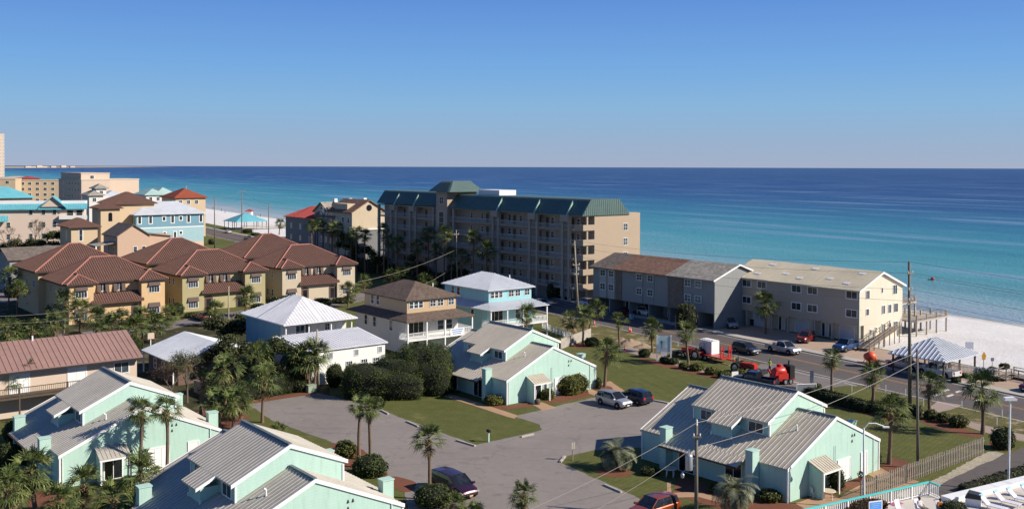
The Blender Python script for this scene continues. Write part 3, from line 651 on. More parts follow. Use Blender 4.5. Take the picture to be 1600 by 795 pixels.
# ------------------------------------------------------------ generic block: walls + hip or gable roof, windows in rows
def rooms(h, face, pos, cs, zs, w_, ht, **k):
    for z in zs:
        for c in cs: window(h, face, pos, c, z, w_, ht, **k)
def gable(mb, x0, x1, y0, y1, z, rise, axis='x', t=.2, over=.4, ribs=None):
    """ridge along y when axis == 'x' (span along x)"""
    if axis == 'x':
        m = (x0+x1)/2; k = rise/((x1-x0)/2)
        S_ = [[(x0-over, y0-over, z-over*k), (x0-over, y1+over, z-over*k), (m, y1+over, z+rise), (m, y0-over, z+rise)],
              [(x1+over, y0-over, z-over*k), (x1+over, y1+over, z-over*k), (m, y1+over, z+rise), (m, y0-over, z+rise)]]
        d = (1, 0, 0)
    else:
        m = (y0+y1)/2; k = rise/((y1-y0)/2)
        S_ = [[(x0-over, y0-over, z-over*k), (x1+over, y0-over, z-over*k), (x1+over, m, z+rise), (x0-over, m, z+rise)],
              [(x0-over, y1+over, z-over*k), (x1+over, y1+over, z-over*k), (x1+over, m, z+rise), (x0-over, m, z+rise)]]
        d = (0, 1, 0)
    for P in S_:
        mb.slab(P, t)
        if ribs: mb.ribs(P, d, *ribs)
def gwall(mb, x0, x1, y0, y1, z0, z, rise, axis='x'):
    if axis == 'x':
        m = (x0+x1)/2; mb.ext([(x0, y0, z0), (x1, y0, z0), (x1, y0, z-.1), (m, y0, z+rise-.22), (x0, y0, z-.1)], (0, y1-y0, 0))
    else:
        m = (y0+y1)/2; mb.ext([(x0, y0, z0), (x0, y0, z-.1), (x0, m, z+rise-.22), (x0, y1, z-.1), (x0, y1, z0)], (x1-x0, 0, 0))
def fin(mb, name, mats, par):
    me = mb.mesh(name, mats); fix_normals(me); return link(name, me, par)
M['shingle'] = mat_shingle('brown_shingle', (.13, .095, .075))
M['shinglegrey'] = mat_shingle('grey_brown_shingle', (.16, .13, .11), 2.2)
M['shinglebrown'] = mat_shingle('red_brown_shingle', (.21, .12, .085), 2.2)
M['shinglelight'] = mat_shingle('light_grey_shingle', (.30, .27, .23), 2.2)
M['whiteroof'] = mat_metalroof('white_metal_roof', (.66, .65, .66))
M['bluewhiteroof'] = mat_metalroof('pale_blue_metal_roof', (.52, .54, .575))
M['pinkroof'] = mat_metalroof('dusty_pink_metal_roof', (.30, .18, .15))
M['aquawall'] = mat_siding('aqua_boards', (.30, .55, .58), .2, .05)
M['tanwall'] = mat_siding('tan_boards', (.50, .36, .22), .3, .06)
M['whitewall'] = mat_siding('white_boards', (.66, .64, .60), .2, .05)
M['shadewall'] = mat_siding('blue_shade_boards', (.22, .38, .45), .2, .05)
M['peach'] = mat_plain('peach_stucco', (.58, .46, .36), .85, .07, .4, bumps=.2)
# ------------------------------------------------------------ two-storey beach houses with wrap-round porches
def porch_house(corner, ang, wall_up, wall_lo, roofm, label, ribs, b1=13.0, a1=9.7, banner=False):
    """corner = where the upper eave corner stands"""
    h = empty('beach_house', corner, ang, label, 'house', 'porch houses behind the middle duplex')
    ze, zl, zf = 8.1, 5.2, 2.5
    w_ = MB(); w_.box(.35, a1-.35, .35, b1-.35, zl, ze-.02); w_.build('upper_wall', wall_up, h)
    w_ = MB(); w_.box(.0, a1, .3, b1+1.8, 0, zl-.15); w_.build('lower_wall', wall_lo, h)
    r = MB(); hip(r, 0, a1, 0, b1, ze, .42, .16, ribs, .15); fin(r, 'roof', roofm, h)
    # skirt roof
    r = MB(); x0, x1, y0, y1 = -1.5, a1+1.2, -2.5, b1+2.6; i0, i1, j0, j1 = .3, a1-.3, .3, b1-.3; zt = zl+.85
    for P, d in (([(x0,y0,zl),(x1,y0,zl),(i1,j0,zt),(i0,j0,zt)],(0,1,0)), ([(x1,y0,zl),(x1,y1,zl),(i1,j1,zt),(i1,j0,zt)],(1,0,0)), ([(x1,y1,zl),(x0,y1,zl),(i0,j1,zt),(i1,j1,zt)],(0,1,0)), ([(x0,y1,zl),(x0,y0,zl),(i0,j0,zt),(i0,j1,zt)],(1,0,0))):
        r.slab(P, .12)
        if ribs: r.ribs(P, d, *ribs)
    fin(r, 'porch_roof', roofm, h)
    # balcony
    d = MB(); d.box(-1.2, a1+1.0, -2.3, .28, zf-.2, zf); d.box(a1+.01, a1+1.0, .29, 5, zf-.2, zf); d.build('balcony_floor', M['trimwhite'], h)
    for x, y in ((-1.15, -2.2), (2.2, -2.2), (5.5, -2.2), (a1+.9, -2.2), (a1+.9, 4.6)):
        p = MB(); p.box(x-.09, x+.09, y-.09, y+.09, 0, zl-.05); p.build('post', M['trimwhite'], h)
    def rail(p0, p1):
        p0 = Vector(p0); p1 = Vector(p1); L_ = (p1-p0).length; dd = (p1-p0)/L_; m_ = MB(); nn = max(2, int(L_/.16))
        for z in (zf+.12, zf+.95): m_.tube(p0+Vector((0, 0, z)), p1+Vector((0, 0, z)), .04, n=4)
        for k in range(nn): q = p0+dd*(L_*(k+.5)/nn); m_.tube(q+Vector((0, 0, zf+.12)), q+Vector((0, 0, zf+.95)), .022, n=4, caps=False)
        m_.build('railing', M['trimwhite'], h)
    rail((-1.0, -2.2, 0), (a1+.8, -2.2, 0)); rail((-1.15, -2.1, 0), (-1.15, .2, 0)); rail((a1+.9, -2.1, 0), (a1+.9, 4.5, 0))
    window(h, 'f', .29, 1.9, zf+.02, 2.6, 2.1, 3, 1, .08, name='sliding_door', pmat=M['glassdark']); window(h, 'f', .29, 6.4, zf+.6, 1.1, 1.4, 1, 2, .08); window(h, 'f', .29, 8.0, zf+.6, 1.1, 1.4, 1, 2, .08)
    window(h, 'f', .29, 1.9, .02, 1.0, 2.1, 1, 1, .08, name='door', pmat=M['glassdark']); window(h, 'f', .29, 5.5, .02, 2.2, 2.1, 1, 1, .1, name='garage_door', pmat=M['white'])
    for c in (1.1, 1.95, 2.8, 5.0, 6.4, 8.4): window(h, 'f', .34, c, 6.75, .7 if c < 4 else 1.0, .95, 1 if c < 4 else 2, 2, .07)
    for c in (8.6, 10.2): window(h, 'l', .34, c, 6.5, .8, 1.35, 1, 2, .08)
    for c in (4.2, 9., 11.6): window(h, 'l', -.01, c, zf+.6, .8, 1.5, 1, 2, .08)
    if banner:
        b_ = MB(); b_.box(6.4, 9.0, -2.33, -2.29, zf-.1, zf+1.0); bo = b_.build('banner', M['trimwhite'], h)
        for k in range(3):
            s_ = MB(); s_.box(6.65+.1*k, 8.8-.2*k, -2.345, -2.331, zf+.72-.3*k, zf+.85-.3*k); s_.build('banner_writing', M['bluepaint'], bo)
    v = MB(); v.tube((6.8, 3, 8.9), (6.8, 3, 9.9), .1); v.build('vent_pipe', M['trimwhite'], h)
    return h
M['bluepaint'] = mat_plain('blue_paint', (.08, .2, .5), .6, .1)
PBR = G(636, 470, 8.1); PBR.z = 0
PBL = G(764, 454, 8.1); PBL.z = 0
porch_house(PBR, TH, M['tanwall'], M['whitewall'], M['shingle'], 'two storey tan and white house with dark shingle roofs and a banner on its balcony', None, banner=True)
porch_house(PBL, TH, M['aquawall'], M['aquawall'], M['bluewhiteroof'], 'two storey aqua house with pale metal roofs and white porch posts', (.45, .06, .05))
# ------------------------------------------------------------ white house with pyramid roof and its annex
P0 = G(445, 510, 5.6); P0.z = 0
h = empty('white_house', P0, TH, 'white house with a tall pale pyramid roof and dark shuttered porch window', 'house')
w_ = MB(); w_.box(.6, 11.2, 2.2, 14, 0, 5.55); w_.build('wall', M['whitewall'], h)
w_ = MB(); w_.box(.55, .599, 2.3, 13.9, 0, 5.5); w_.build('side_shade', M['shadewall'], h)  # thin blue skin: bluish shade of the white side wall painted on
r = MB(); hip(r, 0, 11.8, 0, 14.6, 5.6, .5, .16, (.5, .05, .04), .1); fin(r, 'roof', M['whiteroof'], h)
d = MB(); d.box(.5, 11.3, .5, 2.19, 2.6, 2.8); d.box(.5, 11.3, .45, .5, 2.8, 3.7); d.build('porch_floor', M['white'], h)
for x in (.6, 4.2, 7.8, 11.2):
    p = MB(); p.box(x-.08, x+.08, .52, .68, 0, 5.4); p.build('porch_post', M['trimwhite'], h)
window(h, 'f', 2.19, 3.6, 3.2, 1.3, 1.7, 2, 2); 
s_ = MB(); s_.box(4.55, 5.15, 2.1, 2.17, 3.1, 5.0); s_.build('shutter', M['wooddark'], h)
window(h, 'f', 2.19, 8.0, 3.9, .7, .9, 2, 2); window(h, 'f', 2.19, 10.0, 2.85, .8, 2.0, 1, 1, name='door', pmat=M['white'])
PA = G(608, 535, 4.5); PA.z = 0; PA = PA-U(TH)*13
h = empty('white_annex', PA, TH, 'low white annex with white roof and small grid windows beside the big hedge', 'house')
w_ = MB(); w_.box(.3, 12.7, .3, 8, 0, 4.45); w_.build('wall', M['white'], h)
r = MB(); P = [(0, 0, 4.5), (13, 0, 4.5), (13, 8.0, 5.5), (0, 8.0, 5.5)]; r.slab(P, .15); r.ribs(P, (0, 1, 0), .5, .05, .04); fin(r, 'roof', M['whiteroof'], h)
for c in (7.2, 9.5, 11.3): window(h, 'f', .29, c, 1.7, .85, .85, 3, 2, .05)
for c in (8.3, 11.9, 4.5): window(h, 'f', .29, c, 3.2, .55, .75, 1, 1, .06, pmat=M['steel'])
# ------------------------------------------------------------ long building with the dusty pink roof
PP = G(226, 558, 5.4); PP.z = 0
h = empty('apartment_house', PP-U(TH)*24, TH, 'long peach building with a dusty pink metal roof and upstairs deck', 'house')
w_ = MB(); w_.box(0, 23.4, .6, 11, 0, 5.35); w_.build('wall', M['peach'], h)
r = MB(); gable(r, 0, 23.6, .0, 11.6, 5.4, 2.3, 'y', .18, .25, (.62, .07, .06)); fin(r, 'roof', M['pinkroof'], h)
g_ = MB(); g_.ext([(23.4, .7, 5.2), (23.4, 5.8, 7.3), (23.4, 10.9, 5.2)], (-.2, 0, 0)); fin(g_, 'gable_wall', M['peach'], h)
g_ = MB(); g_.box(0, 23.9, -.42, -.27, 5.05, 5.2); g_.build('gutter', M['darkmetal'], h)
d = MB(); d.box(0, 20, -1.6, .58, 2.45, 2.65); d.build('deck_floor', M['wooddark'], h)
d = MB()
for z in (2.85, 3.6): d.box(0, 20, -1.6, -1.52, z, z+.08)
for k in range(100): d.box(k*.2+.05, k*.2+.09, -1.58, -1.54, 2.6, 3.6)
fin(d, 'deck_railing', M['wooddark'], h)
for x in (.2, 5, 10, 15, 19.8):
    p = MB(); p.box(x-.08, x+.08, -1.62, -1.46, 0, 3.7); p.build('deck_post', M['wooddark'], h)
for c in (4, 10.5, 16.6): window(h, 'f', .59, c, 2.7, 1.9, 2.1, 2, 1, .12, pmat=M['white'], name='french_door')
window(h, 'f', .59, 21.6, 3.5, 1.6, 1.2, 2, 1, .1)
for x in (3, 13): v = MB(); v.tube((x, 5.5, 7.4), (x, 5.5, 8.1), .1); v.build('vent_pipe', M['trimwhite'], h)
# ------------------------------------------------------------ low house with pale blue roof under the trees
PGa = G(275, 571, 3.0); PGa.z = 0
h = empty('low_house', PGa, TH, 'low brick house with a pale blue metal roof partly behind a bare tree', 'house')
w_ = MB(); w_.box(.7, 11, .7, 11.6, 0, 2.95); w_.build('wall', mat_plain('brown_brick', (.16, .10, .08), .9, .25, 3.), h)
r = MB(); gable(r, 0, 11.8, 0, 12.3, 3.0, 1.9, 'x', .14, .1, (.5, .04, .04)); fin(r, 'roof', M['bluewhiteroof'], h)
g_ = MB(); g_.ext([(.8, .75, 2.9), (5.9, .75, 4.7), (11, .75, 2.9)], (0, .2, 0)); fin(g_, 'gable_wall', M['white'], h)
rooms(h, 'l', .69, (3, 6, 9), (1.,), .9, 1.2)
for y in (1, 12): p = MB(); p.box(.1, .25, y, y+.15, 0, 2.9); p.build('post', M['trimwhite'], h)
# ------------------------------------------------------------ townhouses on the beach side
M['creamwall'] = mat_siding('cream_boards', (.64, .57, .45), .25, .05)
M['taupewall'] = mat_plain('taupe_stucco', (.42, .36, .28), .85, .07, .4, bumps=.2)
M['townroof'] = mat_metalroof('tan_metal_roof', (.47, .42, .32))
M['garage'] = mat_siding('garage_door', (.55, .55, .56), .5, .05)
PC = G(1343.5, 533)
h = empty('townhouses', PC, TH, 'cream three storey townhouse row with pale ribbed roof, nearest the sea', 'townhouses')
L_ = 25.8; W = 13.
w_ = MB(); w_.box(.02, W, 0.0, L_, 2.75, 8.6); w_.build('upper_wall', M['creamwall'], h)
w_ = MB(); w_.box(1.4, W-.05, .02, L_-.02, 0, 2.74); w_.build('ground_floor_wall', M['creamwall'], h)
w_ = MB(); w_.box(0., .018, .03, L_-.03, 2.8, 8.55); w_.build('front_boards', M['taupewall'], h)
g_ = MB(); g_.ext([(.05, 0.01, 8.6), (W-.02, 0.01, 8.6), (6.5, 0.01, 10.75)], (0, .3, 0)); fin(g_, 'gable_wall', M['creamwall'], h)
for k, (y0, y1, dz) in enumerate(((-.35, 8.6, 0), (8.62, 17.3, .06), (17.32, L_+.3, .12))):
    r = MB(); k_ = 2.45/6.5
    for x0, x1 in ((-.5, 6.5), (W+.5, 6.5)):
        P = [(x0, y0, 8.6-.5*k_+dz), (x0, y1, 8.6-.5*k_+dz), (x1, y1, 11.05+dz), (x1, y0, 11.05+dz)]
        r.slab(P, .16); r.ribs(P, (1, 0, 0), .42, .08, .075)
    ro = fin(r, 'roof', M['townroof'], h)
    for q in ((2.2, y1-2.2), (4.9, y0+2.4), (1.2, y0+3.)):
        s_ = MB(); zc = 8.6+q[0]*k_+dz+.1; s_.ext([(q[0], q[1], zc-.02), (q[0], q[1]+1.2, zc-.02), (q[0]+.6, q[1]+1.2, zc-.02+.6*k_), (q[0]+.6, q[1], zc-.02+.6*k_)], (0, 0, .03)); fin(s_, 'skylight', M['trimwhite'], ro)
for x0, z0, x1, z1 in ((-.5, 8.41, 6.5, 11.05), (6.5, 11.05, W+.5, 8.41)):
    b_ = MB(); b_.ext([(x0, -.42, z0-.28), (x1, -.42, z1-.28), (x1, -.42, z1+.05), (x0, -.42, z0+.05)], (0, .06, 0)); fin(b_, 'barge_board', M['trimwhite'], h)
for c in (22.1, 18.9, 11.8, 8.65, 1.35):
    for z in (7.05, 4.1): 
        if c == 18.9 and z == 4.1: continue
        window(h, 'l', -.005, c, z, 1.75 if c > 2 else 1.9, 1.1, 2, 1, .13)
for c in (2.4,): window(h, 'f', -.005, c, 6.95, 1.0, 1.3, 2, 1, .08)
for c, z, a_, b2 in ((2.35, 4.3, .8, 1.0), (7.1, 4.1, .9, 1.35), (9.0, 4.1, .9, 1.35), (10.9, 4.1, 1.2, 1.4), (7.1, 1.1, .9, 1.35), (9.0, 1.1, .9, 1.35), (10.9, 1.1, 1.2, 1.4), (10.6, 7.1, 1.2, 1.5), (6.7, 7.6, .4, .8), (3.3, 1.0, .5, .9), (4.9, 1.3, .4, .8)):
    window(h, 'f', -.005, c, z, a_, b2, 2 if a_ > .8 else 1, 1, .07)
for k in range(3):
    y0 = k*8.6
    for c, w2 in ((3.4, 2.5), ):
        window(h, 'l', 1.39, y0+c-.4, .03, 2.6, 2.3, 1, 1, .1, pmat=M['garage'], name='garage_door')
    window(h, 'l', 1.39, y0+5.9, .05, .8, 2.2, 1, 1, .12, name='door', pmat=M['glassdark']); window(h, 'l', 1.39, y0+7.4, .05, .5, 2.2, 1, 1, .12, name='side_light', pmat=M['glassdark'])
    for yy in (y0+.15, y0+5.0, y0+8.3):
        p = MB(); p.box(.1, .5, yy-.15, yy+.2, 0, 2.74); p.build('pillar', M['taupewall'], h)
p = MB(); p.box(-.04, .04, -.06, 0., 0, 8.4); p.build('corner_trim', M['mintwall'], h)
# seaward timber decks of the cream row
def deck(corner, ang, x0, x1, y0, y1, z, label):
    h = empty('timber_deck', corner, ang, label, 'deck')
    d = MB(); d.box(x0, x1, y0, y1, z-.3, z); d.build('floor', M['woodgrey'], h)
    for x in np.linspace(x0+.2, x1-.2, max(2, int((x1-x0)/3)+1)):
        for y in np.linspace(y0+.2, y1-.2, max(2, int((y1-y0)/3)+1)):
            p = MB(); p.box(x-.12, x+.12, y-.12, y+.12, -1.5, z+1.0); p.build('post', M['woodgrey'], h)
    for (ax, ay), (bx, by) in (((x0, y0), (x1, y0)), ((x1, y0), (x1, y1)), ((x0, y1), (x1, y1)), ((x0, y0), (x0, y1))):
        m_ = MB()
        for zz in (.2, .45, .7, .95): m_.tube((ax, ay, z+zz), (bx, by, z+zz), .045, n=4)
        m_.build('railing', M['wood'], h)
    return h
deck(PC, TH, 13.3, 18.5, .5, 6.5, 5.2, 'upper timber deck on the sea side of the cream townhouses')
deck(PC, TH, 13.3, 23.5, -2.5, 6.5, 2.6, 'long timber deck on posts over the sand beyond the cream townhouses')
PQ = G(1116, 434.6, 8.7); PQ.z = 0
h = empty('townhouses', PQ, TH, 'grey blue townhouse row with brown and grey shingle roofs next to the long condominium', 'townhouses')
L_ = 30.3; W = 13.
M['greywall'] = mat_siding('grey_blue_boards', (.265, .27, .262), .25, .05, vertical=True)
M['stonewall'] = mat_shingle('stone_cladding', (.19, .15, .12), 4.)
M['palewall'] = mat_plain('pale_panel', (.40, .38, .35), .8, .08)
w_ = MB(); w_.box(.3, W, 0, L_, 2.7, 8.55); w_.build('upper_wall', M['greywall'], h)
w_ = MB(); w_.box(4.2, W-.1, .02, L_-.02, 0, 2.69); w_.build('ground_floor_wall', M['greywall'], h)
w_ = MB(); w_.ext([(.35, 0.01, 8.5), (W, 0.01, 8.5), (6.8, 0.01, 10.8)], (0, .3, 0)); fin(w_, 'gable_wall', M['greywall'], h)
for y0, y1, mt in ((-.4, 10.7, 'shinglelight'), (10.72, 24.8, 'shinglebrown'), (24.82, L_+.4, 'shinglegrey')):
    r = MB()
    for x0 in (-.5, W+.8):
        P = [(x0, y0, 8.55), (x0, y1, 8.55), (6.65, y1, 10.95), (6.65, y0, 10.95)]; r.slab(P, .16)
    fin(r, 'roof', M[mt], h)
for x0, z0, x1, z1 in ((-.5, 8.55, 6.65, 10.95), (6.65, 10.95, W+.8, 8.55)):
    b_ = MB(); b_.ext([(x0, -.47, z0-.25), (x1, -.47, z1-.25), (x1, -.47, z1+.04), (x0, -.47, z0+.04)], (0, .06, 0)); fin(b_, 'barge_board', M['trimwhite'], h)
for y, w2 in ((23.2, 1.6), (8.9, 3.6)):
    s_ = MB(); s_.box(.18, .298, y-w2/2, y+w2/2, 2.72, 8.5); s_.build('stone_panel', M['stonewall'], h)
for y in (27.5, 25.2): s_ = MB(); s_.box(.2, .297, y-.9, y+.9, 2.72, 8.5); s_.build('pale_panel', M['palewall'], h)
for y in (17.8, 15.0): s_ = MB(); s_.box(.2, .297, y-.85, y+.85, 2.72, 8.5); s_.build('pale_panel', M['greywall'], h)
for c in (27.5, 25.2, 17.8, 15., 6.0, 3.6):
    for z in (7.0, 4.35): window(h, 'l', .19, c, z, 1.3, 1.1, 2, 2, .09)
for c in (28, 24, 19, 13, 6): 
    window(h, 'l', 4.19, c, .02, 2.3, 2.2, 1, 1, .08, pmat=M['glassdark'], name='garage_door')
for y in (.15, 3.8, 10.5, 15.5, 20.6, 25.8, 30): p = MB(); p.box(.35, 4.19, y-.1, y+.1, 0, 2.69); p.build('pillar', M['greywall'], h)
# ------------------------------------------------------------ long condominium
CO = Vector((112/1560*205, 205, 0))
h = empty('condominium', CO, TH, 'long five storey condominium with dark green mansard roof and open corridors', 'condominium')
M['condowall'] = mat_plain('tan_stucco', (.40, .31, .225), .85, .06, .3, bumps=.15)
M['condoshade'] = mat_plain('shaded_tan_stucco', (.36, .305, .25), .85, .06, .3)  # copy of the tan stucco with the facade's shade put into its colour
M['greenfin'] = mat_metalroof('pale_green_fin', (.30, .46, .38)); M['railgrey'] = mat_plain('pale_railing', (.45, .45, .43), .6, .08)
M['greenroof'] = mat_metalroof('dark_green_metal_roof', (.085, .14, .13))
FZ = [2.75+i*3.05 for i in range(6)]
w_ = MB(); w_.box(1.8, 15.6, 3.1, 80, 0, 18.3); w_.box(3.1, 15.6, 0, 3.09, 0, 18.3); w_.build('wall', M['condoshade'], h)
w_ = MB(); w_.box(3.12, 15.62, -.02, -.001, 0, 18.35); w_.build('end_wall', M['condowall'], h)
w_ = MB(); w_.box(12.9, 17.2, .5, 3, 0, 18.2); w_.build('end_bay', M['condowall'], h)
for z in (16.2, 13.1, 10.1): window(h, 'f', -.022, 12.2, z-1.6, 1.2, 1.4, 2, 2, .08); 
for z in (15., 11.5): window(h, 'f', .49, 14.9, z-1.6, 1.2, 1.9, 1, 1, .08)
for i in range(6):
    z = FZ[i]; m_ = MB(); m_.box(-.1, 1.79, 0, 80, z-.25, z); m_.build('corridor_slab', M['condoshade'], h)
piers = [4.2, 6.2, 14.5, 17.0, 28., 30., 45.5, 54., 62, 64.5, 71, 73.5, 79.8]
for y in piers:
    m_ = MB(); m_.box(-.35, .25, y-.3, y+.3, 0, 18.0); m_.build('pier', M['condowall'] if 0 else M['condoshade'], h)
rails = []
for i in range(5):
    z = FZ[i]; m_ = MB(); m_.box(-.12, -.06, .2, 80, z+.95, z+1.03); m_.box(-.12, -.06, .2, 80, z+.1, z+.16)
    for k in range(400): m_.box(-.1, -.08, k*.2+.1, k*.2+.14, z+.16, z+.95)
    m_.build('railing', M['railgrey'] if 'railgrey' in M else M['steel'], h)
    # curved stair balcony at the end
    m_ = MB(); m_.box(-.12, 3.1, -.25, -.03, z-.05, z+1.15); m_.box(-.3, -.12, -.25, 2.5, z-.05, z+1.15); m_.build('end_balcony', M['condowall'], h)
m_ = MB(); m_.box(.9, 1.3, -.02, .3, 0, 18); m_.build('stair_pier', M['condowall'], h)
bays = [(c, z) for i in range(5) for z in (FZ[i],) for c in (3.4, 8.6, 11.6, 19.4, 22.4, 26.4, 32.4, 36.6, 40.8)] 
for c, z in bays: window(h, 'l', 1.79, c, z+.9, .9, 1.3, 1, 2, .07, fmat=M['trimwhite'])
for i in range(5):
    for c in (5.2, 13.3, 15.8, 24.6, 29., 34.6, 57, 60, 67, 70, 76): window(h, 'l', 1.785, c, FZ[i]+.03, .95, 2.1, 1, 1, .06, fmat=M['condoshade'], pmat=M['wooddark'], name='door')
for c in (8, 20, 33, 60, 75): window(h, 'l', 1.79, c, .05, 3.5, 2.2, 1, 1, .05, fmat=M['condoshade'], pmat=M['glassdark'], name='garage_opening')
# mansard: steep front, hipped ends
def mansard(y0, y1, z0, z1, x0=-.5, x1=16., inset=2.6):
    r = MB(); i_ = inset
    a = [(x0, y0, z0), (x1-2.7, y0, z0), (x1-2.7, y1, z0), (x0, y1, z0)]; b_ = [(x0+i_, y0+.2, z1), (x1-2.7-i_*1.2, y0+.2, z1), (x1-2.7-i_*1.2, y1, z1), (x0+i_, y1, z1)]
    for k in range(4):
        P = [a[k], a[(k+1) % 4], b_[(k+1) % 4], b_[k]]; r.poly(P)
        r.ribs(P, Vector(b_[k])-Vector(a[k]) if k % 2 else Vector((0, 0, 1)), .55, .07, .06)
    r.poly(b_); r.poly(a[::-1]); fin(r, 'mansard_roof', M['greenroof'], h)
mansard(-.3, 47.2, 17.95, 21.3); mansard(51.8, 80.4, 18.2, 21.6)
w_ = MB(); w_.box(-.9, 8, 47.2, 51.8, 0, 22.); w_.build('stair_tower', M['condoshade'], h)
w_ = MB(); w_.box(-.88, 8, 47.15, 47.19, 14, 21.9); w_.build('stair_tower_side', M['condowall'], h)
r = MB(); a4 = [(-1.7, 44.9, 21.9), (8.6, 44.9, 21.9), (8.6, 54.1, 21.9), (-1.7, 54.1, 21.9)]; b4 = [(.9, 47.2, 24.5), (6.2, 47.2, 24.5), (6.2, 51.8, 24.5), (.9, 51.8, 24.5)]
for k in range(4):
    P = [a4[k], a4[(k+1) % 4], b4[(k+1) % 4], b4[k]]; r.poly(P); r.ribs(P, Vector((0, 0, 1)), .55, .07, .06)
r.poly(b4); r.poly(a4[::-1]); fin(r, 'stair_tower_roof', M['greenroof'], h)
window(h, 'l', -.91, 49.5, 19., 1.6, 1.6, 2, 2); window(h, 'l', -.91, 49.5, 13., 2.0, 4., 1, 3)
for y in (5.2, 15.8, 29, 63.2, 72.3):
    m_ = MB(); m_.ext([(-.75, y-1., 17.3), (-.75, y-1., 18.2), (.9, y-1., 21.), (.9, y-1., 20.2)], (0, .28, 0)); fin(m_, 'roof_fin', M['greenfin'], h)
    m_ = MB(); m_.box(-.8, .4, y-1.2, y+1.2, 16.6, 18.0); m_.build('pier_head', M['condoshade'], h)
m_ = MB(); m_.box(4, 9, 33, 41, 21.32, 22.5); m_.build('roof_plant_screen', M['white'], h)
# ------------------------------------------------------------ beach houses beyond the condominium
M['hazeglass'] = mat_plain('hazed_glass', (.33, .33, .34), .4, .1)  # tower panes lightened, distance haze put into their colour
M['tangable'] = mat_siding('tan_gable_boards', (.55, .45, .32), .3, .06)
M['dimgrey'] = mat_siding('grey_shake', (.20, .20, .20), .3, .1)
b0 = onray(CO, TH, 550.7)
Q = CO+V(TH)*b0
def gable_house(O, W, L, ze, rise, wm, rm, label, cat='house', axis='x', group=None, ribs=None, th=TH, wz=(), wc=(), lc=(), name='gabled_house', over=.5, chim=None):
    h = empty(name, O, th, label, cat, group)
    w_ = MB(); gwall(w_, 0, W, 0, L, 0, ze, rise, axis); fin(w_, 'wall', wm, h)
    r = MB(); gable(r, 0, W, 0, L, ze, rise, axis, .25, over, ribs); fin(r, 'roof', rm, h)
    for z in wz:
        for c in wc: window(h, 'f', -.01, c, z, 1., 1.4, 1, 2, .12)
        for c in lc: window(h, 'l', -.01, c, z, 1., 1.4, 1, 2, .12)
    return h
h = gable_house(Q, 11, 14, 15.4, 3.2, M['tangable'], M['shinglebrown'], 'tall beach house with a cream gable and half round attic window beside the condominium', wz=(9.5, 12.2), wc=(8.8,), lc=(2, 5, 9, 12))
w_ = MB(); w_.lathe((5.5, -.03, 16.3), [(.001, -.02), (.9, -.02), (.9, .03)], 16, 'y'); w_.build('attic_window', M['glassdark'], h)
s_ = MB(); s_.ext([(.5, 3.5, 15.8), (3.2, 3.5, 17.4), (.5, 3.5, 17.4)], (0, 8, 0)); fin(s_, 'dormer', M['tangable'], h)
s_ = MB(); s_.box(-.03, 11.03, -.03, 0, 0, 10.05); s_.build('lower_wall', M['dimgrey'], h)  # dark panel paints in the shade that lies below the belt
s_ = MB(); s_.box(-.5, 11.3, -.35, -.02, 10.1, 10.4); s_.build('belt_trim', M['trimwhite'], h)
h = gable_house(Q+V(TH)*15+U(TH)*1.0, 16, 9, 14.9, 2.6, M['tangable'], M['shinglelight'], 'wide beach house with a long tan roof and chimneys behind the cream gable', axis='y', wz=(12.,), lc=(2, 5))
for x in (4, 9, 14): c_ = MB(); c_.box(x, x+1., 4, 5., 16.9, 18.4); c_.build('chimney', M['white'], h)
Q3 = CO+V(TH)*onray(CO, TH, 526); L3 = onray(CO, TH, 494)-onray(CO, TH, 526)
h = gable_house(Q3, 9, L3, 13.8, 3.6, M['dimgrey'], M['shinglegrey'], 'grey shingled beach house with white barge boards and small dormers', wz=(6, 9.5, 13), wc=(3, 6), lc=(3, 6, 9))
for x0, z0, x1, z1 in ((-.5, 13.5, 4.5, 17.5), (4.5, 17.5, 9.5, 13.5)):
    b_ = MB(); b_.ext([(x0, -.62, z0-.45), (x1, -.62, z1-.45), (x1, -.62, z1+.1), (x0, -.62, z0+.1)], (0, .1, 0)); fin(b_, 'barge_board', M['trimwhite'], h)
for y in (2.5, 5.5, 8.5):
    s_ = MB(); s_.box(.3, 1.8, y-.6, y+.6, 13.8, 15.7); s_.build('dormer', M['white'], h)
    r = MB(); gable(r, .1, 2.6, y-.7, y+.7, 15.7, .5, 'y', .08, .1); fin(r, 'dormer_roof', M['shinglegrey'], h)
M['redroof'] = mat_metalroof('red_metal_roof', (.38, .05, .04))
Q4 = CO+V(TH)*onray(CO, TH, 492); L4 = onray(CO, TH, 447)-onray(CO, TH, 492)
h = empty('beach_house', Q4, TH, 'dark beach house with a bright red metal roof, furthest along the beach', 'house')
w_ = MB(); w_.box(0, 12, 0, L4, 0, zt(334, 330)); w_.build('wall', M['dimgrey'], h)
r = MB(); hip(r, 0, 12, 0, L4, zt(334, 330), .5, .2, (.5, .06, .06), .5); fin(r, 'roof', M['redroof'], h)
rooms(h, 'l', -.01, [float(c) for c in np.arange(3, L4-2, 6)], (2, 5.5, 9), 1., 1.5, nx=1)
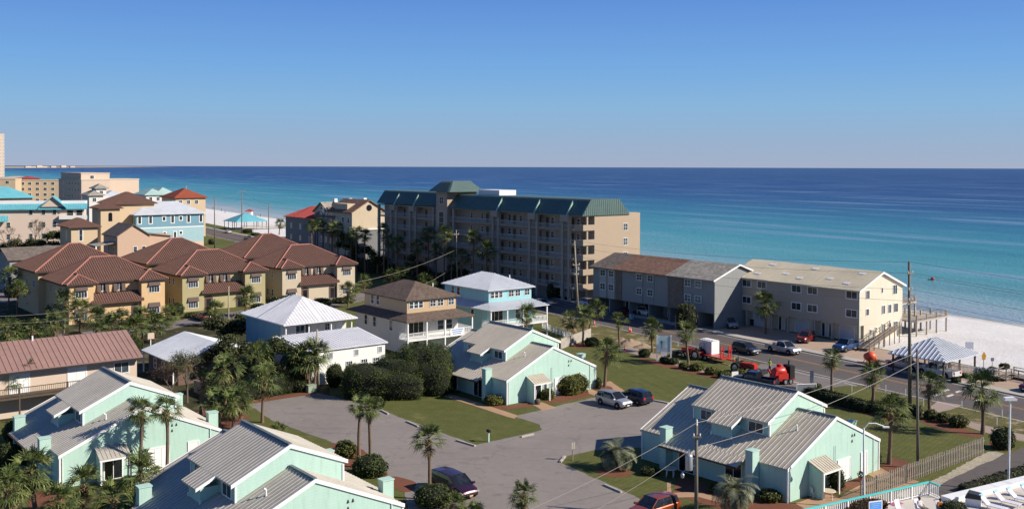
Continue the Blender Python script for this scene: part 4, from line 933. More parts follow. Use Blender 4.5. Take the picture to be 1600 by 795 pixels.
# ------------------------------------------------------------ houses and hotels at the left, far to near
M['tanhotel'] = mat_plain('tan_hotel_stucco', (.55, .42, .28), .85, .05, .2)
M['pinkhotel'] = mat_plain('pale_pink_hotel_stucco', (.66, .52, .43), .85, .05, .2)
M['aquaroof'] = mat_metalroof('aqua_metal_roof', (.13, .40, .46))
M['greenishroof'] = mat_metalroof('pale_green_metal_roof', (.36, .50, .46))
M['bluefar'] = mat_siding('blue_boards_far', (.17, .32, .40), .3, .05)
M['bluefar2'] = mat_siding('light_blue_boards', (.33, .49, .53), .3, .05)
M['pinkbrick'] = mat_plain('pink_brick', (.52, .36, .27), .85, .1, 2.)
def lenu(px0, px1, d, th=TH):
    """length along u of a wall seen from column px0 (at distance d) to column px1"""
    O = at(px0, d); t = (px1-800)/1560; u = U(th); return (t*O.y-O.x)/(u.x-t*u.y)
# blue three storey house
PBH = G(319, 391); a_ = -lenu(319, 213, PBH.y); O = PBH-U(TH)*a_; zE = zt(334, PBH.y)
h = empty('blue_house', O, TH, 'tall blue house with pale hip roof and white framed windows, left of the beach road', 'house')
w_ = MB(); w_.box(0, a_, 0, 13, 2.6, 7.4); w_.build('middle_wall', M['bluefar2'], h)
w_ = MB(); w_.box(0, a_, 0, 13, 7.75, zE); w_.build('upper_wall', M['bluefar'], h)
w_ = MB(); w_.box(-.01, a_+.01, -.01, 13, 0, 2.59); w_.build('base_wall', M['peach'], h)
w_ = MB(); w_.box(-.03, a_+.03, -.04, 13, 7.41, 7.74); w_.build('belt_trim', M['trimwhite'], h)
r = MB(); hip(r, 0, a_, 0, 13.5, zE, .52, .25, (.6, .05, .05), .8); fin(r, 'roof', M['bluewhiteroof'], h)
for k, c in enumerate((1.2, 4.8, 9.3, 12.2, 15, 17.7, 22.)): 
    c = c*a_/23; window(h, 'f', -.02, c, zE-(3.0 if k not in (2, 4) else 2.2), .9, 2.3 if k not in (2, 4) else 1.2, 1, 1, .25)
for c in (9.5, 13., 15.): window(h, 'f', -.02, c*a_/23, 3.6 if c != 15 else 5.2, .8, 2.4 if c != 15 else .9, 1, 1, .25)
rooms(h, 'l', -.01, (3, 7, 10), (zE-3, 4), .9, 2., nx=1)
# pink gabled house and the tan towered house
d = 290; O = at(183, d); a_ = lenu(183, 233, d)
h = gable_house(O, a_, 13, zt(369.7, d), zt(353.3, d+5)-zt(369.7, d)+.3, M['pinkbrick'], M['shinglegrey'], 'pink gabled house with grey shingle roof below the tall blue house', wz=(2.8,), wc=(a_*.55, a_*.82), lc=(3, 8))
p = MB(); p.slab([(-6, 1, 4.9), (0, 1, 5.6), (0, 8, 5.6), (-6, 8, 4.9)], .2); fin(p, 'porch_roof', M['shinglelight'], h)
for y in (1.2, 7.8): p = MB(); p.box(-5.8, -5.4, y, y+.3, 0, 4.75); p.build('porch_post', M['white'], h)
w_ = MB(); w_.box(a_+.02, a_+7, 2, 10, 0, zt(372, d)); w_.build('side_wing', M['pinkbrick'], h)
r = MB(); r.slab([(a_+.02, 1.5, zt(369, d)), (a_+7.4, 1.5, zt(374, d)), (a_+7.4, 10, zt(374, d)), (a_+.02, 10, zt(369, d))], .2); fin(r, 'side_wing_roof', M['shinglegrey'], h)
d = 300; O = at(110.7, d); a_ = lenu(110.7, 152, d); ze = zt(357, d)
h = empty('tan_villa', O, TH, 'tan villa with dark brown hip roofs and an arched tower window', 'house')
w_ = MB(); w_.box(0, a_, 0, 12, 0, ze); w_.build('wall', M['tanhotel'], h)
r = MB(); hip(r, 0, a_, 0, 12, ze, .5, .25, (.5, .15, .08), 1.); fin(r, 'roof', M['tile'], h)
window(h, 'f', -.02, a_*.36, ze-4.2, .9, 3.2, 1, 2, .2); window(h, 'l', -.02, 5, ze-4, .9, 2.4, 1, 2, .2)
d2 = 315; O2 = at(157, d2)-O; xa, ya = O2.dot(U(TH)), O2.dot(V(TH)); zt2 = zt(327.5, d2); wa = lenu(157, 187, d2)
w_ = MB(); w_.box(xa, xa+wa, ya, ya+9, 0, zt2); w_.build('tower_wall', M['tanhotel'], h)
r = MB(); hip(r, xa, xa+wa, ya, ya+9, zt2, .45, .25, (.5, .15, .08), .9); fin(r, 'tower_roof', M['tile'], h)
w_ = MB(); c = xa+wa*.5; n = 8; w_.ext([(c-.6, ya-.04, zt2-4.2), (c+.6, ya-.04, zt2-4.2)]+[(c+.6*math.cos(PI*i/n), ya-.04, zt2-2+.6*math.sin(PI*i/n)) for i in range(n+1)], (0, .03, 0)); fin(w_, 'arched_window', M['glassdark'], h)
r = MB(); hip(r, xa+wa+.5, xa+wa+13, ya+6, ya+22, zt(320, d2+10), .5, .25, (.5, .15, .08), .9); fin(r, 'rear_roof', M['tile'], h)
w_ = MB(); w_.box(xa+wa+.5, xa+wa+13, ya+6, ya+22, 0, zt(320, d2+10)); w_.build('rear_wall', M['tanhotel'], h)
# pink hotel with aqua roof (front face nearly square to the view)
th2 = R(20); d = 352; O = at(131, d)-U(th2)*60
h = empty('pink_hotel', O, th2, 'long pale pink hotel with bright aqua roof edges at the left edge', 'hotel')
ze = zt(326, 352)
w_ = MB(); w_.box(0, 60, 0, 14, 0, ze); w_.build('wall', M['pinkhotel'], h)
w_ = MB(); w_.box(-.5, 60.3, 2, 14, ze+.9, ze+2.); w_.build('flat_roof', M['white'], h)
r = MB(); P = [(-1, -1, ze-.4), (61, -1, ze-.4), (61, 2, ze+1.3), (-1, 2, ze+1.3)]; r.slab(P, .3); r.ribs(P, (0, 1, 0), .8, .1, .08); fin(r, 'roof_edge', M['aquaroof'], h)
r = MB(); P = [(-1, -1.6, ze-4.4), (36, -1.6, ze-4.4), (36, 0, ze-2.6), (-1, 0, ze-2.6)]; r.slab(P, .3); r.ribs(P, (0, 1, 0), .8, .1, .08); fin(r, 'lower_roof_edge', M['aquaroof'], h)
r = MB(); gable(r, 46, 54, -1.2, 8, ze+.4, 3.6, 'x', .25, .5, None); fin(r, 'gable_roof', M['aquaroof'], h)
w_ = MB(); w_.ext([(46.3, -1., ze+.3), (53.7, -1., ze+.3), (50, -1., ze+3.6)], (0, .3, 0)); fin(w_, 'gable_wall', M['pinkhotel'], h)
for c in (4, 12, 20, 28, 36, 43, 47, 50.5): rooms(h, 'f', -.02, (c,), (ze-2.4, ze-6.8, ze-10.8) if c > 36 else (ze-6.8, ze-10.8), 1.1, 1.8, nx=1)
for c in (55.5, 58.5): rooms(h, 'f', -.02, (c,), (ze-3.2, ze-6.8, ze-10.8), 2.0, 2.2, nx=1, frame=.1, pmat=M['glassdark'])
d_ = MB(); d_.box(52, 61, -1.3, -.05, ze-4.1, ze-2.8); d_.build('balcony', M['white'], h)
# small aqua hip roof
h = empty('aqua_roof_house', at(-30, 420), TH, 'low building with a bright aqua hip roof above the pink hotel', 'house')
w_ = MB(); w_.box(0, 20, 0, 16, 0, zt(312, 420)); w_.build('wall', M['pinkhotel'], h)
r = MB(); hip(r, 0, 20, 0, 16, zt(312, 420), .5, .25, None, 1.2); fin(r, 'roof', M['aquaroof'], h)
# beige apartments far behind
def slabblock(name, O, th, W, L, H, wm, label, rows, cols, lcols=(), cat='apartment block', step=3.1, ww=1.6, wh=1.5, pm=None):
    h = empty(name, O, th, label, cat)
    w_ = MB(); w_.box(0, W, 0, L, 0, H); w_.build('wall', wm, h)
    p = MB(); p.box(-.15, W+.15, -.15, L+.15, H, H+.5); p.build('parapet', wm, h)
    for i in range(rows):
        z = H-step*(i+1)+.8
        for c in cols: window(h, 'f', -.02, c, z, ww, wh, 2, 1, .12, pmat=pm)
        for c in lcols: window(h, 'l', -.02, c, z, ww, wh, 2, 1, .12, pmat=pm)
    return h
d = 560; th3 = R(15)
slabblock('apartment_block', at(28, d), th3, lenu(28, 92, d, th3), 16, zt(285, d), M['tanhotel'], 'low tan apartment block with balconies at the far left behind the pink hotel', 4, (2.5, 6, 10, 14, 18), (4, 10))
slabblock('apartment_block', at(-30, 540), th3, 17, 16, zt(283, 540), M['tanhotel'], 'tan apartment wing cut off by the left edge of the photo', 4, (3, 8, 13), (4, 10))
d = 470; H1 = zt(274, d)
h = slabblock('apartment_block', at(127, d), TH, lenu(127, 172, d), onray(at(127, d), TH, 93), zt(284, d), M['peach'], 'square peach block with a dark shaded side, left of the pale blank wall', 5, (), (4, 9, 14, 19, 24, 30))
h2 = slabblock('apartment_block', at(127, d)+U(TH)*1+V(TH)*4, TH, lenu(127, 172, d), onray(at(127, d), TH, 93)-4.5, H1, M['peach'], 'large peach block with a stepped parapet rising behind the square one', 1, (5,), (2,))
d = 500; slabblock('apartment_block', at(172, d), TH, lenu(172, 217, d), 20, zt(283, d), M['peach'], 'blank peach wall of the block nearest the water', 0, ())
slabblock('tower_block', at(-16, 950), TH, lenu(-16, 7, 950), 20, zt(212, 950), M['peach'], 'pale high rise tower at the left edge, the only thing above the horizon', 17, (1.5, 5, 9, 12), (4, 9, 14), cat='tower', step=3.3, ww=1.2, pm=M['hazeglass'])
# small roofs in the gap
def hip_house(px, d, pw, ze, wm, rm, label, L=12, pitch=.5, th=TH, ribs=None, rows=((1.5,),), name='hip_roof_house'):
    O = at(px, d); W = lenu(px, px+pw, d, th); h = empty(name, O, th, label, 'house')
    w_ = MB(); w_.box(0, W, 0, L, 0, ze); w_.build('wall', wm, h)
    r = MB(); hip(r, 0, W, 0, L, ze, pitch, .25, ribs, .8); fin(r, 'roof', rm, h)
    for z in (ze-2.6,):
        for c in np.arange(2, W-1, 3.2): window(h, 'f', -.02, float(c), z, 1.2, 1.5, 2, 1, .14)
        for c in (3, 7): window(h, 'l', -.02, c, z, 1.2, 1.5, 2, 1, .14)
    return h
hip_house(160, 400, 44, zt(311, 400), M['whitewall'], M['bluewhiteroof'], 'house with a pale blue grey roof below the peach blocks', 14, .42)
hip_house(139, 390, 22, zt(307, 390), M['whitewall'], M['shinglelight'], 'small white house with a light grey roof left of the pale blue roof', 10, .5)
hip_house(150, 395, 16, zt(296, 395), M['whitewall'], M['shinglelight'], 'little white lantern storey above the light grey roof', 6, .6, name='roof_lantern')
hip_house(228, 430, 30, zt(306, 430), M['whitewall'], M['greenishroof'], 'house with a pale green metal roof beside the red tiled one', 14, .5)
hip_house(245, 440, 28, zt(305, 440), M['whitewall'], M['greenishroof'], 'second pale green roofed house, just behind the first', 14, .6)
h = hip_house(274, 390, 47, zt(310.5, 390), M['tanhotel'], mat_tile('red_clay_tile', (.28, .07, .04)), 'yellow house with a red tiled hip roof next to the beach', 15, .5)
hip_house(292, 405, 24, zt(306, 405)-3, M['tanhotel'], M['tile'], 'brown roofed wing behind the red tiled house', 12, .5)
hip_house(1, 620, 60, zt(281, 620), M['pinkhotel'], M['concrete'], 'pale block with white roof at the far left, furthest from the camera', 18, .12)
hip_house(36, 600, 26, zt(281, 600), M['pinkhotel'], M['redroof'], 'far block with a thin dark red roof', 14, .2)
# grey roofed bungalow at the left edge
PL = G(36, 420, 2.8); PL.z = 0
h = gable_house(at(14, 218), 13, 13, zt(407, 218), 2.0, M['greywall'], M['shinglegrey'], 'low grey bungalow with dark shingle roof at the left edge', axis='y', lc=(3, 7, 10), wz=(1.2,))
h = gable_house(at(36, 232), 15, 9, zt(402, 232), 1.6, M['whitewall'], M['shinglegrey'], 'second low grey bungalow with a white gable, behind the first', axis='x', wc=(4, 8), wz=(1.,))
# far coast buildings
for k, (px, hh) in enumerate(((40, 30), (48, 22), (58, 40), (66, 25), (80, 30), (96, 45), (110, 28), (52, 20))):
    o = MB(); o.box(0, 60, 0, 60, 0, hh*.6); ob = o.build('far_tower', M['peach'], None, at(px, 11500+300*k), TH); 
    tag(ob, ['tiny pale block on the far coast, first from the left', 'tiny pale block on the far coast, second from the left', 'tiny pale block on the far coast, fourth from the left', 'tiny pale block on the far coast, fifth from the left', 'tiny pale block on the far coast, sixth from the left', 'tiny pale block on the far coast, taller and seventh from the left', 'tiny pale block on the far coast, last on the right', 'tiny pale block on the far coast, third from the left'][k], 'building', 'blocks on the far coast')
# ------------------------------------------------------------ foliage
def mat_leaf(name, dark, mid, light, scale=1.2, rough=.6):
    m, nt, b = newmat(name); v = coords(nt)
    gi = nd(nt, 'ShaderNodeNewGeometry')
    n1 = noise(nt, v, scale, 3, .6)
    ad = nd(nt, 'ShaderNodeMath', operation='ADD'); nt.links.new(n1, ad.inputs[0])
    ml = nd(nt, 'ShaderNodeMath', operation='MULTIPLY'); ml.inputs[1].default_value = .35; nt.links.new(gi.outputs['Random Per Island'], ml.inputs[0]); nt.links.new(ml.outputs[0], ad.inputs[1])
    nt.links.new(ramp(nt, ad.outputs[0], [(.42, dark), (.66, mid), (.95, light)]), b.inputs['Base Color'])
    b.inputs['Roughness'].default_value = rough; b.inputs['Specular IOR Level'].default_value = .15
    return m
M['palmleaf'] = mat_leaf('palm_fronds', (.034, .050, .016), (.085, .112, .032), (.23, .245, .085), .9)
M['palmdry'] = mat_leaf('dry_palm_fronds', (.09, .06, .03), (.20, .14, .07), (.30, .22, .12), 1.5)
M['pindo'] = mat_leaf('grey_green_feather_fronds', (.06, .075, .04), (.14, .15, .085), (.26, .26, .17), .9)
M['bushleaf'] = mat_leaf('shrub_leaves', (.022, .036, .010), (.050, .070, .018), (.10, .12, .030), .8)
M['bushyellow'] = mat_leaf('yellow_green_shrub_leaves', (.045, .055, .012), (.12, .13, .026), (.28, .26, .06), 1.0)
M['hedgeleaf'] = mat_leaf('dark_hedge_leaves', (.020, .034, .010), (.050, .070, .018), (.11, .125, .036), .7, .8)
M['oakleaf'] = mat_leaf('oak_leaves', (.026, .034, .011), (.064, .076, .024), (.145, .145, .055), .5)
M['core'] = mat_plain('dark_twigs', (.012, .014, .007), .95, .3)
M['bark'] = mat_plain('palm_bark', (.17, .115, .08), .95, .3, 3., bumps=.6)
M['boots'] = mat_plain('palm_boots', (.24, .13, .075), .95, .35, 4., bumps=.6)
M['barkgrey'] = mat_plain('grey_bark', (.16, .13, .10), .95, .3, 3.)
def np_mesh(name, quads, mats, mi=None):
    """quads: (n,4,3) array"""
    q = np.asarray(quads, dtype=np.float32); n = len(q)
    me = bpy.data.meshes.new(name); me.vertices.add(4*n); me.loops.add(4*n); me.polygons.add(n)
    me.vertices.foreach_set('co', q.reshape(-1)); me.loops.foreach_set('vertex_index', np.arange(4*n, dtype=np.int32))
    me.polygons.foreach_set('loop_start', np.arange(0, 4*n, 4, dtype=np.int32)); me.polygons.foreach_set('loop_total', np.full(n, 4, dtype=np.int32))
    for m in mats: me.materials.append(m)
    if mi is not None: me.polygons.foreach_set('material_index', np.asarray(mi, dtype=np.int32))
    me.update(); me.validate(); return me
def rot_frame(d):
    d = np.array(d)/np.linalg.norm(d); up = np.array([0, 0, 1.]); s = np.cross(d, up); s /= max(1e-6, np.linalg.norm(s)); return d, s, np.cross(s, d)
def fan_crown(seed, n=36, R_=1.9, dry=5):
    """sabal crown: stalked costapalmate fans, the lower ones hanging, a few dead"""
    r = np.random.default_rng(seed); Q = []; MI = []
    for k in range(n+dry):
        dead = k >= n
        az = r.uniform(0, 2*PI); el = R(-72+r.uniform(-10, 20)) if dead else R(82-118*((k+.5)/n)**.8+r.uniform(-14, 14))
        dd, ss, uu = rot_frame((math.cos(az)*math.cos(el), math.sin(az)*math.cos(el), math.sin(el)))
        L0 = R_*.50*r.uniform(.7, 1.15); L1 = R_*.62*r.uniform(.75, 1.15)*(.7 if dead else 1)
        base = dd*.12; hub = base+dd*L0-np.array([0, 0, .10*L0*(1-math.sin(el))])
        w_ = .035
        Q.append([base-ss*w_, base+ss*w_, hub+ss*w_*.6, hub-ss*w_*.6]); MI.append(1 if dead else 0)
        m_ = 11; tw = r.uniform(-.5, .5)
        s2 = ss*math.cos(tw)+uu*math.sin(tw); u2 = np.cross(s2, dd)
        for j in range(m_):
            t = (j+.5)/m_*2-1; a = t*R(88); ln = L1*(1-.25*t*t)*r.uniform(.9, 1.1)
            d2 = dd*math.cos(a)+s2*math.sin(a)+u2*(.12-.30*abs(t)*.5)
            d2 /= np.linalg.norm(d2); sd = np.cross(d2, u2); sd /= max(1e-6, np.linalg.norm(sd)); wd = .050*R_/1.9*(1 if not dead else .7)
            mid = hub+d2*ln*.6; tip = hub+d2*ln-np.array([0, 0, ln*(.10+.20*(j % 2)+.1*r.random())])
            Q.append([hub-sd*.02, hub+sd*.02, mid+sd*wd, mid-sd*wd]); Q.append([mid-sd*wd, mid+sd*wd, tip+sd*.008, tip-sd*.008]); MI += [1 if dead else 0]*2
    return np_mesh('palm_crown', Q, [M['palmleaf'], M['palmdry']], MI)
def feather_crown(seed, n=34, L=2.5, mat='pindo'):
    r = np.random.default_rng(seed); Q = []
    for k in range(n):
        az = r.uniform(0, 2*PI); el = R(82-75*(k/n)+r.uniform(-8, 8)); ln = L*r.uniform(.85, 1.1)
        h = np.array([math.cos(az), math.sin(az), 0]); up = np.array([0, 0, 1.]); side = np.cross(h, up)
        p = np.zeros(3); seg = 9; e = el; pts = []; 
        for j in range(seg+1): pts.append(p.copy()); p = p+(h*math.cos(e)+up*math.sin(e))*ln/seg; e -= R(13+6*(k/n))
        for j in range(1, seg):
            a, b_ = pts[j], pts[j+1]; d = (b_-a)/np.linalg.norm(b_-a)
            Q.append([a-side*.02, a+side*.02, b_+side*.015, b_-side*.015])
            for s in (-1, 1):
                for q in (0., .5):
                    o = a+(b_-a)*q; tt = (j+q)/seg; l = .62*math.sin(PI*min(1, tt*.9+.12))+.08
                    t_ = o+side*s*l*.75+d*l*.55+up*l*(.28-.5*tt)*.6; c = d*.05
                    Q.append([o-c, o+c, t_+c*.3, t_-c*.3])
    return np_mesh('feather_crown', Q, [M[mat]])
FAN = [fan_crown(i) for i in range(5)]
FEATHER = [feather_crown(20+i) for i in range(2)]
def palm(loc, height, cr=1.9, lean=(0, 0), label=None, crown=None, group='sabal palms', tr=.17, boots=True, name='palm_tree', seed=None, trunk2=None):
    """height: where the trunk meets the crown"""
    rr = random.Random(seed if seed is not None else int(loc[0]*13+loc[1]*7))
    h = empty(name, (loc[0], loc[1], 0), 0, label, 'palm tree', group)
    t = MB(); n = 9; pts = []; rads = []
    ph = rr.uniform(0, 6)
    for i in range(n+1):
        f = i/n; pts.append((lean[0]*f**1.6+.06*math.sin(ph+f*4), lean[1]*f**1.6+.06*math.cos(ph+f*3), height*f-.05*(i == 0))); rads.append(tr*(1.25-.35*min(1, f*4)) if f < .25 else tr*(.9+.05*math.sin(i*2)))
    vs = []; m_ = 10
    for i, (p, r_) in enumerate(zip(pts, rads)):
        for k in range(m_): vs.append((p[0]+r_*math.cos(2*PI*k/m_), p[1]+r_*math.sin(2*PI*k/m_), p[2]))
    t.smooth = True; t.add(vs, [(i*m_+k, i*m_+(k+1) % m_, (i+1)*m_+(k+1) % m_, (i+1)*m_+k) for i in range(n) for k in range(m_)])
    t.build('trunk', M['bark'], h)
    top = Vector(pts[-1])
    if boots:
        b_ = MB(); hb = min(1.1, height*.4)
        for k in range(34):
            a = k*2.4; z = top.z-hb+hb*k/34; rr_ = tr*(1.0+.5*k/34)
            c = Vector((top.x, top.y, z)); o = Vector((math.cos(a), math.sin(a), 0))
            b_.tube(c+o*rr_*.7, c+o*(rr_+.12)+Vector((0, 0, .2)), .06, .02, 4)
        b_.build('boots', M['boots'], h)
    me = crown or FAN[rr.randrange(5)]
    o = link('crown', me, h, (top.x, top.y, top.z+.05), rr.uniform(0, 6.28)); s = cr/1.9; o.scale = (s*rr.uniform(.94, 1.06), s*rr.uniform(.94, 1.06), s*rr.uniform(.9, 1.08))
    return h
def ppalm(base, crown, crpx, label, group='sabal palms', z0=None, **k):
    """base and crown centre as measured in the photograph; crpx = crown radius there"""
    B = G(*base); hgt = ZH(crown[0], crown[1], B); px = 1560/B.y
    C = at(crown[0], B.y); lx = C.x-B.x
    return palm(B, max(.5, hgt-.15), crpx/px*(1.32 if (crown[1] > 725 and crown[0] < 300) else 1.18), (lx, 0), label, group=group, **k)
# leafy masses -------------------------------------------------
def leaf_mass(name, ells, leaf, dens, mat, parent=None, loc=(0, 0, 0), core=.86, seed=1, boxy=0., rz=0.):
    """ells: (cx,cy,cz,rx,ry,rz). Leaves stand on and just under the surface of every lobe; a dark twiggy core fills it"""
    r = np.random.default_rng(seed); Q = []
    E_ = np.array(ells, dtype=float)
    for e in E_:
        c, rad = e[:3], e[3:6]
        area = 4*PI*((rad[0]*rad[1])**1.6/3+(rad[0]*rad[2])**1.6/3+(rad[1]*rad[2])**1.6/3)**(1/1.6)
        n = int(area*dens)
        d = r.normal(size=(n, 3)); d /= np.linalg.norm(d, axis=1)[:, None]
        if boxy: d = np.sign(d)*np.abs(d)**(1-boxy*.5); d /= (np.abs(d)**(2+boxy*4)).sum(1)[:, None]**(1/(2+boxy*4))
        lump = 1+.07*np.sin(d[:, 0]*7+e[0])*np.sin(d[:, 1]*6+1)+.06*np.sin(d[:, 2]*9+e[1])
        sh = lump*(1-.13*r.random(n)**1.5+.06*(r.random(n) > .93))
        P = c+d*rad*sh[:, None]
        keep = P[:, 2] > .02
        for e2 in E_:
            if e2 is e: continue
            keep &= (((P-e2[:3])/(e2[3:6]*.86))**2).sum(1) > 1
        P, d = P[keep], d[keep]; n = len(P)
        a = d+.75*r.normal(size=(n, 3)); a /= np.linalg.norm(a, axis=1)[:, None]
        t1 = np.cross(a, r.normal(size=(n, 3))); t1 /= np.linalg.norm(t1, axis=1)[:, None]; t2 = np.cross(a, t1)
        s = leaf*(.6+.8*r.random(n))[:, None]
        Q.append(np.stack([P-t1*s-t2*s*.5, P+t1*s*.2-t2*s*.6, P+t1*s, P-t1*s*.1+t2*s*.6], 1))
    me = np_mesh(name, np.concatenate(Q), [mat, M['core']])
    o = link(name, me, parent, loc, rz)
    return o
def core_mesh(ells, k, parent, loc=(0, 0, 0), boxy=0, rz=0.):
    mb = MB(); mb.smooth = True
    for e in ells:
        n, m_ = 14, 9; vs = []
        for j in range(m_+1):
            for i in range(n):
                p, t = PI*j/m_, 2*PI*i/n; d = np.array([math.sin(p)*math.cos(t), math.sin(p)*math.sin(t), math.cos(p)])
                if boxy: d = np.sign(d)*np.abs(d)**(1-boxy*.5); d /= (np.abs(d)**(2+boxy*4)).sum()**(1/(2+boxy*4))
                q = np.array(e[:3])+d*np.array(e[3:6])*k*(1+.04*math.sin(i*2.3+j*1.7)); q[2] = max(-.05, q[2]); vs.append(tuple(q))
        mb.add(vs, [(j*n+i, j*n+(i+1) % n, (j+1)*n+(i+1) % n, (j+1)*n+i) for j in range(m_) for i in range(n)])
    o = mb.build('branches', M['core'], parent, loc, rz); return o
def shrub(loc, ells, leaf=.07, dens=60, mat='bushleaf', label=None, name='shrub', cat='shrub', group=None, seed=1, boxy=0., core=.88, rz=0.):
    h = empty(name, (loc[0], loc[1], 0), rz, label, cat, group)
    leaf_mass('leaves', ells, leaf, dens, M[mat], h, seed=seed, boxy=boxy)
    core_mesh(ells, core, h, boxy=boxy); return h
def pshrub(px, py, rpx, hpx, label, mat='bushleaf', lumps=3, leaf=.08, dens=70, group='clipped shrubs', seed=None, dx=1., boxy=0., name='shrub', cat='shrub'):
    """px,py = ground point under the middle of the shrub's front; rpx = half width; hpx = height"""
    B = G(px, py); k = 1560/B.y; r = rpx/k; hh = max(.3, hpx/k*1.0)
    seed = seed if seed is not None else int(px*3+py)
    q = random.Random(seed); es = []
    c = (0, r*.6, hh*.48)
    es.append((0, r*.5, hh*.45, r*.95, r*.8, hh*.55))
    for i in range(lumps):
        a = q.uniform(0, 6.28); es.append((math.cos(a)*r*.4, r*.5+math.sin(a)*r*.35, hh*.4+q.uniform(-.05, .12)*hh, r*.6, r*.5, hh*.5))
    return shrub(B, es, leaf, dens, mat, label, name, cat, group, seed, boxy)
def hedge_row(p0, p1, w_, hh, label, mat='bushleaf', leaf=.08, dens=70, seed=3, group=None, name='hedge', z=0):
    A, B = Vector(p0), Vector(p1); L = (B-A).length; ang = math.atan2(B.y-A.y, B.x-A.x)
    n = max(1, int(L/(w_*1.0))); es = [(L*(i+.5)/n, 0, hh*.48, L/n*.72, w_*.55, hh*.56*(1+.08*math.sin(i*2.7))) for i in range(n)]
    return shrub(A, es, leaf, dens, mat, label, name, 'hedge', group, seed, .7, .9, ang)
def tree(loc, height, crown, label, mat='oakleaf', leaf=.13, dens=26, cat='tree', seed=5, tr=.2, name='tree', group=None, nb=9):
    h = empty(name, (loc[0], loc[1], 0), 0, label, cat, group)
    q = random.Random(seed); t = MB(); t.smooth = True
    cz = sum(e[2] for e in crown)/len(crown)
    t.path([(0, 0, -.1), (.1, .05, cz*.3), (.05, -.1, cz*.6)], [tr*1.3, tr, tr*.85])
    for e in crown: t.path([(.05, -.1, cz*.5), (e[0]*.5, e[1]*.5, (cz*.5+e[2])*.5+.2), (e[0], e[1], e[2])], [tr*.6, tr*.4, tr*.15], 6)
    t.build('trunk', M['barkgrey'], h)
    es = []
    for e in crown:
        for _ in range(5):
            d = Vector((q.gauss(0, 1), q.gauss(0, 1), q.gauss(0, .8))).normalized()
            es.append((e[0]+d.x*e[3]*.55, e[1]+d.y*e[4]*.55, e[2]+d.z*e[5]*.55, e[3]*q.uniform(.35, .55), e[4]*q.uniform(.35, .55), e[5]*q.uniform(.35, .5)))
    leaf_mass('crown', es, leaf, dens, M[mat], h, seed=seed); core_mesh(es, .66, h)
    return h
def bare_tree(loc, height, spread, label, leafy=None, seed=9, tr=.12, name='bare_tree', group=None, depth=5, mat='barkgrey', rmin=.012):
    h = empty(name, (loc[0], loc[1], 0), 0, label, 'tree', group); q = random.Random(seed); t = MB(); tips = []
    def grow(p, d, l, r_, k):
        e = p+d*l; t.tube(p, e, r_, r_*.68, 5 if k > 2 else 3, caps=False)
        if k == 0: tips.append(e); return
        for _ in range(3 if k > 1 else 4):
            n = (d+Vector((q.gauss(0, spread), q.gauss(0, spread), q.gauss(.12, spread*.7)))).normalized(); grow(e, n, l*q.uniform(.68, .86), max(rmin, r_*.62), k-1)
    grow(Vector((0, 0, -.1)), Vector((0, 0, 1)), height*.27, tr, depth)
    t.build('trunk', M[mat], h)
    if leafy:
        P = np.array([tuple(v) for v in tips]); r = np.random.default_rng(seed); P = np.repeat(P, leafy[1], 0)+r.normal(size=(len(P)*leafy[1], 3))*.28
        n = len(P); a = r.normal(size=(n, 3)); a /= np.linalg.norm(a, axis=1)[:, None]; t1 = np.cross(a, r.normal(size=(n, 3))); t1 /= np.linalg.norm(t1, axis=1)[:, None]; t2 = np.cross(a, t1); s = .07
        link('crown', np_mesh('crown', np.stack([P-t1*s-t2*s*.4, P+t1*s-t2*s*.4, P+t1*s+t2*s*.4, P-t1*s+t2*s*.4], 1), [M[leafy[0]]]), h)
    return h
